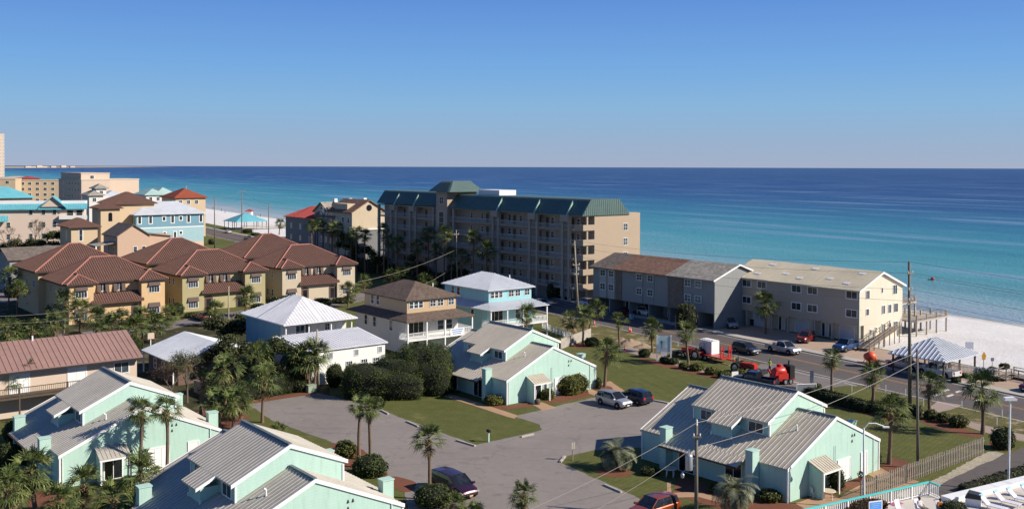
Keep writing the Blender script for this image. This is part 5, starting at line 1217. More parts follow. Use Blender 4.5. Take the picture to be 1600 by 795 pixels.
# ------------------------------------------------------------ palms, one by one
LW = 'tall palm'
for b_, c_, r_, l_, k_ in [
 ((17,655),(13,597),17,'palm with a leaning trunk at the left edge before the pink roofed building',{}),
 ((40,650),(44.6,579),16,'palm beside the one at the left edge, in front of the upstairs deck',{}),
 ((222,757),(219,643),22,'tall slim palm left of its twin, its shadow on the left mint gable wall',{}),
 ((265,751),(258,640),21,'tall slim palm right of its twin, in front of the left mint gable wall',{}),
 ((219,815),(219,740),27,'stout palm at the corner of the nearest mint roof, bottom left',{}),
 ((132,812),(130,758),26,'bushy palm in front of the porch of the left mint duplex',{'tr':.2}),
 ((176,830),(174,780),24,'low palm between two others at the bottom edge, left of the nearest mint roof',{'tr':.2}),
 ((60,810),(42,737),30,'big palm in the lower left clump with its crown highest',{'tr':.2}),
 ((12,830),(11,765),28,'palm of the lower left clump cut by the left edge',{'tr':.2}),
 ((90,835),(88,785),26,'palm of the lower left clump lowest at the bottom edge',{'tr':.2}),
 ((564,718),(563,633),18,'left one of the two close tall palms over the parking lot',{}),
 ((580,732),(578,637),17,'right one of the two close tall palms over the parking lot',{}),
 ((675.6,781),(669,685),24,'tall palm beside the dark maroon minivan',{'tr':.16}),
 ((819,812),(818.5,770),22,'low palm whose crown alone shows at the bottom edge mid picture',{'tr':.2}),
 ((413,662),(411,595),24,'palm standing in front of the long clipped hedge at the parking lot',{}),
 ((353,655),(351.8,579),24,'bright crowned palm among the dark trees behind the hedge',{'tr':.19}),
 ((345,672),(341,628),24,'left palm of the pair above the nearest mint roof ridge',{'tr':.16}),
 ((366,672),(366,630),25,'right palm of the pair above the nearest mint roof ridge',{'tr':.18}),
 ((317,652),(316,598),20,'shaded palm behind the pair, left of the parking lot hedge',{'tr':.2}),
 ((486,612),(477,560),28,'big palm left in the clump behind the pale utility pole',{'tr':.2}),
 ((480,608),(462,567),24,'palm low in the clump behind the pale utility pole',{'tr':.2}),
 ((494,612),(492,552),24,'palm at the right of the clump behind the pale utility pole',{'tr':.18}),
 ((409,620),(404,560),24,'palm among the dark oaks, near the white house wall',{'tr':.2}),
 ((101,533),(100.7,474),20,'palm before the front left corner of the orange duplex',{'tr':.18}),
 ((126,540),(126,490),20,'palm before the left wing window of the orange duplex',{'tr':.2}),
 ((151,545),(150,500),19,'palm before the left arched entry of the orange duplex',{'tr':.2}),
 ((172,552),(172,512),19,'palm before the blank wall of the orange duplex',{'tr':.2}),
 ((190,552),(190,505),20,'palm before the right entry of the orange duplex',{'tr':.2}),
 ((212,552),(211,512),18,'palm right above the end of the pink metal roof',{'tr':.2}),
 ((224,541),(222,497),16,'palm before the right wing window of the orange duplex',{'tr':.18}),
 ((237.5,539),(241.6,508),20,'sunlit palm by the white box sign at the corner of the pink metal roof',{'tr':.2}),
 ((262,516),(264,494),15,'palm between the orange duplex and the yellow duplex',{'tr':.18}),
 ((53,560),(50,520),19,'palm right of the leftmost clump above the pink metal roof',{'tr':.2}),
 ((10,575),(8,525),24,'broad palm at the left edge above the pink metal roof',{'tr':.22}),
 ((86,556),(85,505),18,'palm beside the pale square sign left of the orange duplex',{'tr':.2}),
 ((40,478),(41,438),13,'palm before the shaded side of the orange duplex, right of its neighbour',{}),
 ((15,488),(14,436),15,'palm at the left edge beside the pale driveway',{}),
 ((28,500),(28,455),15,'palm between the left edge and the shaded orange duplex side',{}),
 ((384.5,497),(384,464),16,'palm before the right wing of the olive yellow duplex',{'tr':.2}),
 ((337,512),(335,486),15,'low palm over the parked car with red tail lights',{'tr':.2}),
 ((545,481),(544,455),14,'palm at the right wing of the beige duplex',{}),
 ((570,455),(571,438),9,'small palm on the lawn beyond the beige duplex',{}),
 ((437,369),(437.7,351),8,'lone palm on the beach, sand behind its trunk',{'tr':.22}),
 ((824,540),(824,489),16,'palm before the balcony of the aqua house',{}),
 ((898.5,521),(892.8,500),15,'leftmost palm of the roadside group by the wood fence',{}),
 ((912,540),(912.4,492),15,'palm with the straightest trunk in the roadside group by the wood fence',{}),
 ((921.5,526),(930,481),16,'leaning palm at the right of the roadside group by the wood fence',{}),
 ((969,541),(968.3,497),13,'single palm behind the road between the leaning group and the tall white sign',{}),
 ((1021,548),(1019.6,510),16,'palm immediately left of the tall white sign',{}),
 ((947.7,603),(948.6,545),20,'palm on the lawn above the silver suv',{'tr':.2}),
 ((1077,567),(1072.4,516),16,'palm right of the tall white sign, beside the red trailer',{}),
 ((1197,519),(1198,471),20,'palm against the front of the cream townhouses',{'tr':.2}),
 ((1301.6,607),(1303.5,556),16,'slim palm at the corner of the turning bay and the verge',{}),
 ((1365.8,624),(1368,578),19,'palm left of the two tallest utility poles',{'tr':.2}),
 ((1393,721),(1394.7,634),26,'palm on the lawn behind the right mint duplex with its crown above the street lamp',{'tr':.2}),
 ((1453.7,643),(1455.4,594),22,'palm by the pink path just right of the tallest poles',{'tr':.2}),
 ((1538.4,673),(1538,601),27,'palm at the far end of the picket fence beside the highway',{'tr':.2}),
 ]:
    ppalm(b_, c_, r_, l_, **k_)
# the dim palms before the condominium and the gabled beach houses
for b_, c_, r_, l_ in [
 ((671,412),(670,366),13,'left one of the two highest palms before the stair tower of the condominium'),
 ((696,414),(694.7,366),13,'right one of the two highest palms before the stair tower of the condominium'),
 ((683,420),(682.4,391),11,'shorter palm between and below the two highest before the stair tower'),
 ((741,424),(740.5,370),13,'tall palm right of the leaning grey pole before the condominium'),
 ((760,432),(760.7,391),16,'wide palm furthest right before the condominium'),
 ((608,412),(607,376),11,'palm before the left end of the condominium, left of its neighbour'),
 ((622,415),(621,381),13,'palm before the left end of the condominium, brighter than its neighbour'),
 ((651,421),(652.4,386),12,'palm with a pale trunk before the left half of the condominium'),
 ((706,428),(706,395),11,'palm partly behind the leaning grey pole'),
 ((724,430),(722,402),13,'palm low between the pole and the wide palm'),
 ((600,400),(600.5,358),9,'palm against the corner where the condominium begins'),
 ((570,402),(571,368),10,'palm below the half round attic window'),
 ((558,392),(557.6,364),11,'palm with a lit trunk below the cream gable'),
 ((549,396),(549,373),11,'low palm at the left foot of the cream gable house'),
 ((488,382),(487.7,354),10,'first palm from the left in the row before the grey shingled beach house'),
 ((496.7,384),(496.7,350),10,'second palm from the left in the row before the grey shingled beach house'),
 ((505.7,386),(505.7,356),10,'third palm from the left in the row before the grey shingled beach house'),
 ((520,388),(519.5,360),9,'fourth palm in the row, just right of the thin pole'),
 ((529,390),(528.5,358),10,'fifth palm in the row, right of the thin pole'),
 ((627,452),(627,429),14,'bright palm above the left slope of the brown roof'),
 ((612,452),(610,432),12,'palm left of the bright one above the brown roof'),
 ((665,462),(665.6,441),15,'palm crown showing just over the ridge of the brown roof'),
 ]:
    if c_[1] < 420:      # they stand in the strip between the highway and the buildings
        q_ = random.Random(c_[0]*7); off = -q_.uniform(3.5, 8.5); bb = onray(CO, TH, c_[0], 'a', off); P_ = CO+V(TH)*bb+U(TH)*off; P_.z = 0
        palm(P_, ZH(c_[0], c_[1], P_)-.2, r_*1.2*P_.y/1560, (0, 0), l_, group='palms along the far side of the highway', tr=.2)
    else: ppalm(b_, c_, r_, l_)
# feather-leaved palms by the drive
B = G(967.8, 731); palm(B, 1.25, 1.9, (0, 0), 'grey green feather palm on the grass island by the drive', FEATHER[0], 'feather palms', .24)
B = G(1150.6, 800); palm(B, 1.7, 2.0, (0, 0), 'grey green feather palm in front of the right mint duplex', FEATHER[1], 'feather palms', .24)
for x, y, l_ in ((710,795,'feathery low palm at the bottom edge right of the maroon minivan front'), (745,812,'feathery low palm at the bottom edge, further right of the minivan'), (436,684,'spiky palm tips just over the ridge of the nearest mint roof')):
    B = G(x, y); palm(B, .4, 1.15, (0, 0), l_, FAN[2], 'low saw palms', .15, False)
# ------------------------------------------------------------ shrubs and hedges
for a in [
 (797,637,0,0,None),]: pass
S_ = [
 (60,548,26,26,'dense dark shrub mass left of the orange duplex driveway','hedgeleaf',3),
 (112,548,20,24,'shrub between the palms before the orange duplex, left','oakleaf',3),
 (140,552,20,22,'shrub between the palms before the orange duplex, middle','bushleaf',3),
 (168,558,20,24,'shrub between the palms before the orange duplex, right','oakleaf',3),
 (205,556,18,26,'shrub before the right wing of the orange duplex','bushleaf',3),
 (15,545,22,22,'leafy shrub at the left edge above the pink metal roof','oakleaf',3),
 (20,470,20,22,'leafy dark shrub at the left edge beside the pale driveway','oakleaf',3),
 (55,455,18,20,'leafy shrub under the grey bungalow','hedgeleaf',3),
 (30,700,30,40,'dark shrub in the shade left of the left mint duplex','hedgeleaf',3),
 (8,735,26,34,'dark shrub at the left edge behind the lower palms','hedgeleaf',3),
 (1130,770,20,14,'low shrub in the shade before the right duplex','hedgeleaf',2),
 (1020,742,16,12,'low dark shrub in the shade of the right duplex left end','hedgeleaf',2),
 (470,615,14,20,'dark shrub under the palm clump at the pale pole','hedgeleaf',2),
 (772,634,17,16,'low yellow topped shrub before the shaded front of the middle duplex','bushyellow',3),
 (858,624,13,17,'small round shrub right of the middle duplex porch','bushyellow',2),
 (888,617,24,30,'large two domed round shrub at the middle duplex gable wall','bushyellow',3),
 (905,614,20,30,'right hand dome of the large round shrubs at the middle duplex gable wall','bushyellow',2),
 (541,718,20,26,'yellow edged round shrub behind the nearest mint roof','bushyellow',2),
 (578,748,30,32,'low dark green shrub around the feet of the two close palms','bushleaf',3),
 (677,796,32,34,'dark green shrub around the foot of the palm by the minivan','bushleaf',3),
 (1209,783,22,18,'yellow topped shrub before the shaded front of the right duplex','bushyellow',3),
 (1313,764,14,36,'tall dark round topiary at the gable wall of the right duplex','hedgeleaf',1),
 (523,607,16,36,'round shrub between the pale pole and the big hedge','bushleaf',1),
 (590,640,14,18,'low palm-like clump below the big hedge at the parking lot','bushleaf',2),
 (1041,566,9,10,'dark shrub left of the tall white sign','bushleaf',1),
 (1009,557,11,13,'shrub at the foot of the palm left of the tall white sign','hedgeleaf',2),
 (927,541,13,14,'dark shrub by the leaning palms at the wood fence','hedgeleaf',2),
 (1054,568,10,10,'dark round shrub at the foot of the tall white sign','hedgeleaf',1),
 (1071,575,10,11,'yellow green shrub right of the tall white sign','bushyellow',1),
 (1091,578,14,11,'yellow green shrub, second right of the tall white sign','bushyellow',2),
 (1115,584,13,12,'shrub between the red trailer and the mint roof','bushyellow',2),
 (1134,589,12,11,'shrub left of the small white notice by the dark pickup','bushyellow',2),
 (1158,584,10,10,'shrub touching the small white notice by the dark pickup','bushyellow',1),
 (1280,613,8,17,'dark upright shrub beside the blue grey road sign','bushleaf',1),
 (1076,514,18,42,'big dim shrub before the grey townhouses at their right end','oakleaf',3),
 (866,466,12,26,'round dim tree-like shrub before the condominium right end','oakleaf',2),
 (1504,664,17,18,'yellow green shrub nearest the end palm of the picket fence','bushyellow',3),
 (1479,657,13,16,'yellow green shrub, second from the end palm','bushyellow',2),
 (1460,652,13,16,'yellow green shrub, third from the end palm','bushyellow',2),
 (1436,648,10,20,'dark shrub between the two tallest poles','hedgeleaf',1),
 (1573,698,20,34,'spiky wild shrub at the highway end of the picket fence','oakleaf',3),
 (1362,725,8,14,'small fan plant at the back corner of the right duplex','bushleaf',1),
 (1374,722,9,20,'taller fan plant at the back corner of the right duplex','bushleaf',1),
 (937,607,6,18,'spiky potted plant at the back corner of the middle duplex','bushleaf',1),
 (504,480,16,12,'dark green shrub between the two entries of the beige duplex','bushleaf',2),
 (452,478,18,14,'shrub left of the first entry of the beige duplex','bushleaf',2),
 (428,486,14,20,'shrub in the shaded gap between the yellow and the beige duplex','oakleaf',2),
 (276,496,12,20,'bright shrub in the gap between the orange and the yellow duplex','bushleaf',2),
 (402,484,12,7,'low flowering shrub under the right wing of the yellow duplex','bushleaf',1),
 (300,500,14,8,'low shrub under the left wing of the yellow duplex','oakleaf',2),
 (536,476,20,8,'low reddish shrub before the beige duplex right wing','oakleaf',2),
 (40,528,26,22,'dark shrub in the shade left of the orange duplex','hedgeleaf',3),
 (90,500,22,24,'dark shrub by the shaded orange duplex wall','hedgeleaf',3),
 (60,490,20,26,'dark shrub left of the shaded orange duplex wall','hedgeleaf',3),
 (70,562,22,22,'brown green shrub above the pink metal roof','oakleaf',3),
 (130,560,18,20,'shrub above the middle of the pink metal roof','oakleaf',3),
 (190,565,20,24,'shrub over the right end of the pink metal roof','oakleaf',3),
 (160,395,18,14,'dark shrub below the pink gabled house porch','bushleaf',2),
 (190,398,14,10,'bush at the wall of the pink gabled house','oakleaf',2),
 (1497,594,9,10,'dry dune shrub behind the white fence, left','oakleaf',2),
 (1555,580,8,12,'dry dune shrub right of the yellow crossing sign','oakleaf',1),
 (1573,572,9,9,'small dune shrub near the timber walkway','oakleaf',1),
 (1537,582,12,12,'dry dune shrub behind the yellow crossing sign','oakleaf',2),
 (330,385,6,9,'shrub beside the blue house at the beach road','oakleaf',1),
 (386,367,9,7,'dark shrub by the beach road crossing','hedgeleaf',2),
 (398,371,8,5,'dark shrub right of the one by the beach road','hedgeleaf',2),
 ]
for px, py, r_, hh, l_, mt, lm in S_: 
    far = py < 520
    pshrub(px, py, r_, hh, l_, mt, lm, leaf=.13 if far else .085, dens=22 if far else 55)
# the giant clipped hedge mass beside the middle duplex
k = G(636, 617); 
shrub(G(603, 628), [(-2.2, 3.0, 1.7, 3.1, 3.0, 2.1), (1.2, 4.8, 2.0, 3.2, 3.2, 2.5), (4.2, 6.4, 2.4, 3.5, 3.3, 3.15), (1.4, 2.0, 1.3, 3.2, 1.9, 1.7), (5.2, 4.4, 1.8, 2.5, 2.4, 2.2), (-3.6, 5.0, 1.5, 2.3, 2.3, 1.8)], .07, 110, 'hedgeleaf', 'huge rounded dark hedge between the parking lot and the middle duplex', 'hedge', 'hedge', None, 11, .45, .93)
hedge_row(G(352, 634), G(482, 608), 1.9, 2.3, 'long clipped green hedge along the back of the parking lot', 'bushleaf', .085, 70)
hedge_row(G(1268, 616), G(1358, 640), 1.6, 1.15, 'dark hedge along the verge behind the right duplex roof, left stretch', 'hedgeleaf', .085, 60, 4, 'verge hedges')
hedge_row(G(1300, 622), G(1400, 648), 1.7, 1.0, 'yellow green hedge at the foot of the palm left of the tall poles', 'bushyellow', .085, 60, 6, 'verge hedges')
hedge_row(G(1508, 764), G(1640, 722), 1.0, .6, 'low dark ground hedge between the side street and the pool wall', 'oakleaf', .08, 60, 8)
hr = lambda p0, p1, o_: (CO+V(TH)*onray(CO, TH, p0, 'a', o_)+U(TH)*o_, CO+V(TH)*onray(CO, TH, p1, 'a', o_)+U(TH)*o_)
hedge_row(*hr(592, 800, -3), 2.6, 2.2, 'dark planting strip along the foot of the condominium', 'hedgeleaf', .16, 14, 9)
hedge_row(*hr(470, 590, -4), 2.8, 3.2, 'dark planting strip before the gabled beach houses', 'hedgeleaf', .16, 14, 10)
hedge_row(*hr(600, 790, -7.5), 2.2, 1.5, 'lower green planting nearer the highway before the condominium', 'oakleaf', .16, 14, 12)
for k, (x_, y_, r_, l_) in enumerate(((540, 362, 14, 'dense dark tree left of the cream gable'), (575, 385, 12, 'dark tree at the foot of the cream gable'), (645, 400, 14, 'dark tree before the condominium left of the high palms'), (712, 412, 14, 'leafy tree at the foot of the leaning pale pole'), (590, 392, 12, 'dark tree where the condominium begins'))):
    P_ = CO+V(TH)*onray(CO, TH, x_, 'a', -5.)+U(TH)*-5.; z_ = ZH(x_, y_, P_); r2 = r_*P_.y/1560
    tree(P_, z_, [(0, 0, z_*.72, r2*1.3, r2*1.3, z_*.32), (r2, 0, z_*.5, r2, r2, z_*.25)], l_, 'hedgeleaf' if k % 2 else 'oakleaf', .17, 14, seed=50+k)
hedge_row(G(1486, 583), G(1562, 591), .9, .6, 'dry dune plants along the foot of the white beach fence', 'oakleaf', .1, 40, 13)
# broadleaf trees
def T(px, py, hgt, crown, label, **k): return tree(G(px, py), hgt, crown, label, **k)
T(372, 600, 7, [(0,0,4.6,3.2,2.8,2.0), (2.4,.6,3.6,2.2,2.,1.7), (-2.4,0,3.4,2.2,2.,1.6)], 'dark oak left of the white pyramid roofed house', mat='oakleaf', seed=21)
T(430, 606, 7, [(0,0,4.4,3.2,2.8,2.2), (2.2,.4,3.2,2.4,2.2,1.9), (-2.0,-.6,3.,2.4,2.,1.9)], 'dark oak before the shaded wall of the white house', mat='hedgeleaf', seed=22)
T(392, 616, 6, [(0,0,3.2,3.0,2.4,2.0), (2.4,0,2.6,2.2,2.,1.7)], 'lower dark oak behind the hedge left end', mat='oakleaf', seed=23)
T(350, 545, 6, [(0,0,3.4,3.6,3,2.4), (3.4,0,3.2,2.6,2.4,2.)], 'rounded tree between the low brick house and the yellow duplex', mat='oakleaf', seed=24, dens=18, leaf=.16)
T(388, 535, 6, [(0,0,3.,3.0,2.6,2.0)], 'tree at the foot of the pale pole before the yellow duplex', mat='bushleaf', seed=25, dens=18, leaf=.16)
T(85, 398, 7, [(0,0,4.8,3.4,3,2.6)], 'dark round tree before the right end of the pink hotel', mat='hedgeleaf', seed=26, dens=10, leaf=.22)
T(30, 402, 6, [(0,0,3.,5,4,2.6), (6,0,3.2,4,4,2.8), (-7,0,2.6,4,3,2.4), (12,0,2.6,4,3,2.2)], 'leafy tree at the foot of the pink hotel left part', mat='oakleaf', seed=27, dens=9, leaf=.22)
T(140, 352, 8, [(0,0,7.,3.4,3,4.)], 'slender tree between the pink hotel and the tan villa', mat='oakleaf', seed=28, dens=8, leaf=.25)
T(40, 318, 10, [(0,0,9.,8,6,4.5)], 'dark tree before the low tan apartments at the far left', mat='oakleaf', seed=29, dens=4, leaf=.4)
T(64, 322, 12, [(0,0,9.,7,6,6)], 'dark tree before the low tan apartments, right of the other', mat='hedgeleaf', seed=30, dens=4, leaf=.4)
bare_tree(G(295, 632), 6.5, .42, 'half bare brown tree in front of the low brick house', ('oakleaf', 5), 9, .14, depth=5)
bare_tree(G(270, 628), 5.0, .5, 'brownish thin tree left of the half bare tree', ('palmdry', 6), 12, .12, depth=5)
bare_tree(G(55, 402), 12, .36, 'tall bare winter tree before the pink hotel', None, 14, .22, depth=5, rmin=.03)
bare_tree(G(14, 404), 9, .4, 'smaller bare winter tree at the left edge before the pink hotel', None, 15, .2, depth=5, rmin=.03)
# ------------------------------------------------------------ vehicles
def mat_car(name, c, metal=.3):
    m, nt, b = newmat(name); v = coords(nt)
    nt.links.new(ramp(nt, noise(nt, v, .8, 3), [(.3, sc(c, .88)), (.7, c)]), b.inputs['Base Color'])
    b.inputs['Roughness'].default_value = .32; b.inputs['Metallic'].default_value = metal; b.inputs['Coat Weight'].default_value = .6; b.inputs['Coat Roughness'].default_value = .08
    return m
M['tyre'] = mat_plain('tyre', (.018, .018, .019), .85, .2)
M['rim'] = mat_plain('alloy_rim', (.45, .45, .47), .35, .1, metal=.7)
M['lamp'] = mat_plain('headlamp_glass', (.32, .32, .32), .15, .05, spec=.7)
M['tail'] = mat_plain('tail_lamp', (.45, .02, .02), .25, .05, spec=.6)
M['plate'] = mat_plain('number_plate', (.75, .35, .2), .6, .05)
_wh = {}
def wheel(par, x, y, r=.34, w_=.22):
    k = (r, w_)
    if k not in _wh:
        a = MB(); a.smooth = True; a.lathe((0, 0, 0), [(r*.62, -w_/2), (r*.92, -w_/2), (r, -w_*.32), (r, w_*.32), (r*.92, w_/2), (r*.62, w_/2)], 20, 'y')
        b_ = MB(); b_.lathe((0, 0, 0), [(.001, -w_*.36), (r*.2, -w_*.42), (r*.6, -w_*.3), (r*.64, -w_*.45), (r*.64, w_*.45), (r*.6, w_*.3), (r*.2, w_*.42), (.001, w_*.36)], 10, 'y')
        _wh[k] = (a.mesh('tyre', M['tyre']), b_.mesh('rim', M['rim']))
    o = link('wheel', _wh[k][0], par, (x, y, r)); link('rim', _wh[k][1], o); return o
def loft(mb, secs, mats=None):
    """secs: list of point loops (same length, open, mirrored outline); joined by quads"""
    n = len(secs[0])
    for i in range(len(secs)-1):
        for j in range(n-1):
            if mats: mb.mi = mats(i, j)
            mb.add([secs[i][j], secs[i+1][j], secs[i+1][j+1], secs[i][j+1]], [(0, 1, 2, 3)])
    return mb
def bodysec(x, zb, zt, hw, crown=.04):
    half = [(hw*.86, zb), (hw*.98, zb+.10), (hw, zb+(zt-zb)*.45), (hw*.985, zt-.10), (hw*.92, zt-.015), (hw*.6, zt+crown*.6), (0, zt+crown)]
    return [(x, y, z) for y, z in half]+[(x, -y, z) for y, z in half[-2::-1]]
CARS = {
 'suv': dict(L=4.65, W=1.84, H=1.68, body=[(-2.32,.45,.85,.72),(-2.28,.33,1.02,.84),(-1.9,.26,1.06,.91),(0,.22,1.04,.92),(.95,.22,1.02,.92),(1.2,.24,1.01,.91),(1.9,.27,.93,.86),(2.2,.32,.84,.78),(2.32,.45,.68,.66)], cab=[(-2.2,1.02,1.04,.80,.78),(-1.95,1.03,1.60,.86,.66),(-.9,1.03,1.68,.87,.68),(.25,1.02,1.66,.87,.67),(1.15,1.0,1.03,.84,.80)], wb=(-1.37,1.36), r=.36, pil=(-1.25,-.3)),
 'van': dict(L=5.1, W=1.98, H=1.75, body=[(-2.55,.45,.95,.80),(-2.5,.33,1.06,.92),(-2.1,.26,1.10,.98),(0,.22,1.08,.99),(1.2,.22,1.06,.98),(1.6,.24,1.03,.97),(2.2,.28,.92,.90),(2.48,.34,.80,.80),(2.56,.48,.68,.68)], cab=[(-2.48,1.05,1.07,.88,.86),(-2.3,1.07,1.66,.93,.74),(-1.2,1.07,1.76,.94,.77),(.5,1.06,1.74,.94,.76),(1.55,1.03,1.05,.92,.88)], wb=(-1.5,1.6), r=.37, pil=(-1.4,-.1)),
 'sedan': dict(L=4.75, W=1.82, H=1.46, body=[(-2.38,.45,.80,.70),(-2.32,.33,.92,.82),(-1.7,.25,.96,.90),(0,.2,.94,.91),(1.1,.2,.93,.91),(1.9,.24,.85,.86),(2.25,.3,.76,.78),(2.38,.42,.62,.66)], cab=[(-1.85,.94,.96,.84,.80),(-1.15,.95,1.38,.86,.62),(-.4,.95,1.46,.87,.64),(.35,.94,1.43,.87,.63),(1.25,.92,.95,.84,.80)], wb=(-1.4,1.4), r=.33, pil=(-.35,)),
 'pickup': dict(L=5.7, W=1.98, H=1.85, body=[(-.5,.35,1.12,.96),(0,.3,1.13,.98),(1.25,.3,1.12,.98),(1.5,.32,1.12,.97),(2.4,.34,1.06,.92),(2.75,.4,.98,.86),(2.85,.5,.8,.78)], cab=[(-.55,1.1,1.12,.9,.88),(-.45,1.12,1.80,.92,.74),(.1,1.12,1.86,.92,.76),(.75,1.12,1.84,.92,.75),(1.5,1.1,1.13,.9,.86)], wb=(-1.75,1.85), r=.41, pil=(.1,)),
}
def car(kind, loc, ang, paint, label, group='parked cars', name=None, roofm=None, plate=True):
    D = CARS[kind]; nm = name or {'suv': 'parked_suv', 'van': 'minivan', 'sedan': 'parked_car', 'pickup': 'pickup_truck'}[kind]
    h = empty(nm, (loc[0], loc[1], .03), ang, label, {'suv': 'car', 'van': 'car', 'sedan': 'car', 'pickup': 'pickup truck'}[kind], group)
    b_ = MB(); b_.smooth = True; secs = [bodysec(*s) for s in D['body']]; loft(b_, secs)
    for s in (secs[0], secs[-1]): b_.add(s, [list(range(len(s)))])
    if kind == 'pickup':
        b_.smooth = False
        b_.box(-2.82, -.5, .86, .98, .5, 1.15); b_.box(-2.82, -.5, -.98, -.86, .5, 1.15); b_.box(-2.85, -2.75, -.98, .98, .5, 1.15); b_.box(-2.8, -.5, -.86, .86, .5, .62)
    fin(b_, 'body', paint, h)
    c = MB(); cs = []
    for x, z0, z1, w0, w1 in D['cab']:
        half = [(w0, z0), (w0*.5+w1*.5+.03, (z0+z1)/2), (w1+.02, z1-.05), (w1*.92, z1), (w1*.5, z1+.02 if z1 > 1.3 else z1), (0, z1+.03 if z1 > 1.3 else z1)]
        cs.append([(x, y, z) for y, z in half]+[(x, -y, z) for y, z in half[-2::-1]])
    n = len(cs[0])-1; last = len(cs)-2
    loft(c, cs, lambda i, j: 0 if (j in (0, 1, n-1, n-2) or i in (0, last)) else 1)
    c.smooth = False; fin(c, 'cabin', [M['glassdark'], paint], h)
    p = MB()
    for s in (1, -1):
        (x0, z00, z01, w00, w01), (x1, z10, z11, w10, w11) = D['cab'][0], D['cab'][1]; (x2, z20, z21, w20, w21), (x3, z30, z31, w30, w31) = D['cab'][-2], D['cab'][-1]
        for a, b2 in (((x0, s*w00, z00), (x1, s*(w11+.01), z11-.03)), ((x3, s*w30, z30), (x2, s*(w21+.01), z21-.03))):
            q = MB(); q.tube(a, b2, .045, n=6); q.build('pillar', paint, h)
        for x in D['pil']: q = MB(); q.tube((x, s*(w10+.0), 1.0), (x-.08, s*(w11+.035), z11-.06), .04, n=6); q.build('pillar', paint, h)
        m_ = MB(); xm = D['cab'][-1][0]-.12; m_.box(xm-.1, xm+.08, s*(D['W']/2-.02) if s > 0 else -D['W']/2-.2, s*(D['W']/2)+.2 if s > 0 else -D['W']/2+.02, D['cab'][-1][1]+.0, D['cab'][-1][1]+.16); m_.build('mirror', paint, h)
        xf = D['body'][-1][0]; l_ = MB(); l_.ext([(xf-.30, s*D['W']*.30, .66), (xf-.05, s*D['W']*.30, .66), (xf-.07, s*D['W']*.30, .73), (xf-.34, s*D['W']*.30, .80)], (0, s*.30, 0)); fin(l_, 'headlight', M['lamp'], h)
        xr = -D['L']/2; t_ = MB(); t_.box(xr-.02, xr+.10, min(s*.55, s*.84), max(s*.55, s*.84), .78, 1.05); t_.build('tail_light', M['tail'], h)
    g_ = MB(); xf = D['body'][-1][0]; g_.box(xf-.06, xf+.03, -.5, .5, .5, .68); g_.build('grille', M['darkmetal'], h)
    if plate:
        g_ = MB(); g_.box(xf-.0, xf+.045, -.17, .17, .4, .52); g_.build('number_plate', M['plate'] if kind == 'van' else M['white'], h)
    for x in D['wb']:
        for s in (1, -1):
            a = MB(); y = s*(D['W']/2-.06); a.lathe((x, y, D['r']+.02), [(.001, 0), (D['r']+.07, 0), (D['r']+.07, s*.055), (.001, s*.055)], 18, 'y'); a.build('wheel_arch', M['black'], h)
            wheel(h, x, s*(D['W']/2-.09), D['r'])
    return h
def vh(pxa, pya, pxb, pyb):
    """heading from two ground points, rear to front"""
    a, b_ = G(pxa, pya), G(pxb, pyb); return math.atan2(b_.y-a.y, b_.x-a.x)
silver = mat_car('silver_paint', (.50, .50, .50), .5); navy = mat_car('dark_navy_paint', (.012, .018, .045)); maroon = mat_car('dark_maroon_paint', (.045, .008, .022)); burnt = mat_car('burnt_orange_paint', (.30, .055, .015))
whitep = mat_car('white_car_paint', (.66, .66, .64), 0); redp = mat_car('red_car_paint', (.20, .014, .012)); bluep = mat_car('blue_car_paint', (.02, .07, .20)); greyp = mat_car('dark_grey_paint', (.05, .055, .06)); brownp = mat_car('brown_car_paint', (.13, .06, .045)); greenp = mat_car('dark_green_paint', (.02, .08, .07))
a_ = vh(938.8, 631, 966.9, 638.4); mid = (G(938.8, 631)+G(966.9, 638.4))/2; left = Vector((-math.sin(a_), math.cos(a_), 0))
car('suv', mid+left*.92, a_, silver, 'silver suv parked by the round shrubs of the middle duplex')
car('suv', mid+left*4.0+Vector((math.cos(a_), math.sin(a_), 0))*.3, a_+PI, navy, 'dark navy hatchback parked right beside the silver suv')
car('van', G(712, 771), R(-52), maroon, 'dark maroon minivan with an orange front plate on the parking lot')
car('suv', G(1024, 806), R(39+180), burnt, 'burnt orange car cut off by the bottom edge near the utility pole')
RD = R(121.4)
car('suv', G(915, 477), RD, whitep, 'pale suv in the shade just right of the tall grey utility pole', 'cars before the townhouses')
car('sedan', G(979, 491), RD+PI/2+.1, redp, 'dark red car in the shade left of the white suv', 'cars before the townhouses')
car('suv', G(1013, 492), RD+PI, whitep, 'white suv before the grey townhouses', 'cars before the townhouses')
car('suv', G(1142, 509), RD+PI*.86, silver, 'silver suv showing its rear before the cream townhouses', 'cars before the townhouses')
car('suv', G(1260, 531), RD+PI*.62, redp, 'dark red suv before the garages of the cream townhouses', 'cars before the townhouses')
car('pickup', G(1325, 544), RD+PI*.55, bluep, 'blue pickup at the sunlit end of the cream townhouses', 'cars before the townhouses')
car('suv', Vector((*ns(108.4, (G(1150, 552)).dot(DS)), 0)), RD+PI, greyp, 'dark grey suv driving past the red trailer on the highway', 'traffic on the highway', 'moving_suv')
car('pickup', Vector((*ns(113.6, (G(1228, 548)).dot(DS)), 0)), RD+PI, silver, 'silver pickup driving before the cream townhouses on the highway', 'traffic on the highway')
car('pickup', Vector((*ns(119.2, (G(1415, 573)).dot(DS)), 0)), RD, silver, 'grey pickup on the roadside right of the orange mixer', 'works vehicles')
wp = car('pickup', Vector((*ns(118.9, (G(1452, 586)).dot(DS)), 0)), RD, whitep, 'white works truck with a rack behind the two tallest poles', 'works vehicles')
r_ = MB()
for x in (-2.6, -.7): 
    for y in (-.85, .85): r_.tube((x, y, 1.1), (x, y, 2.1), .04)
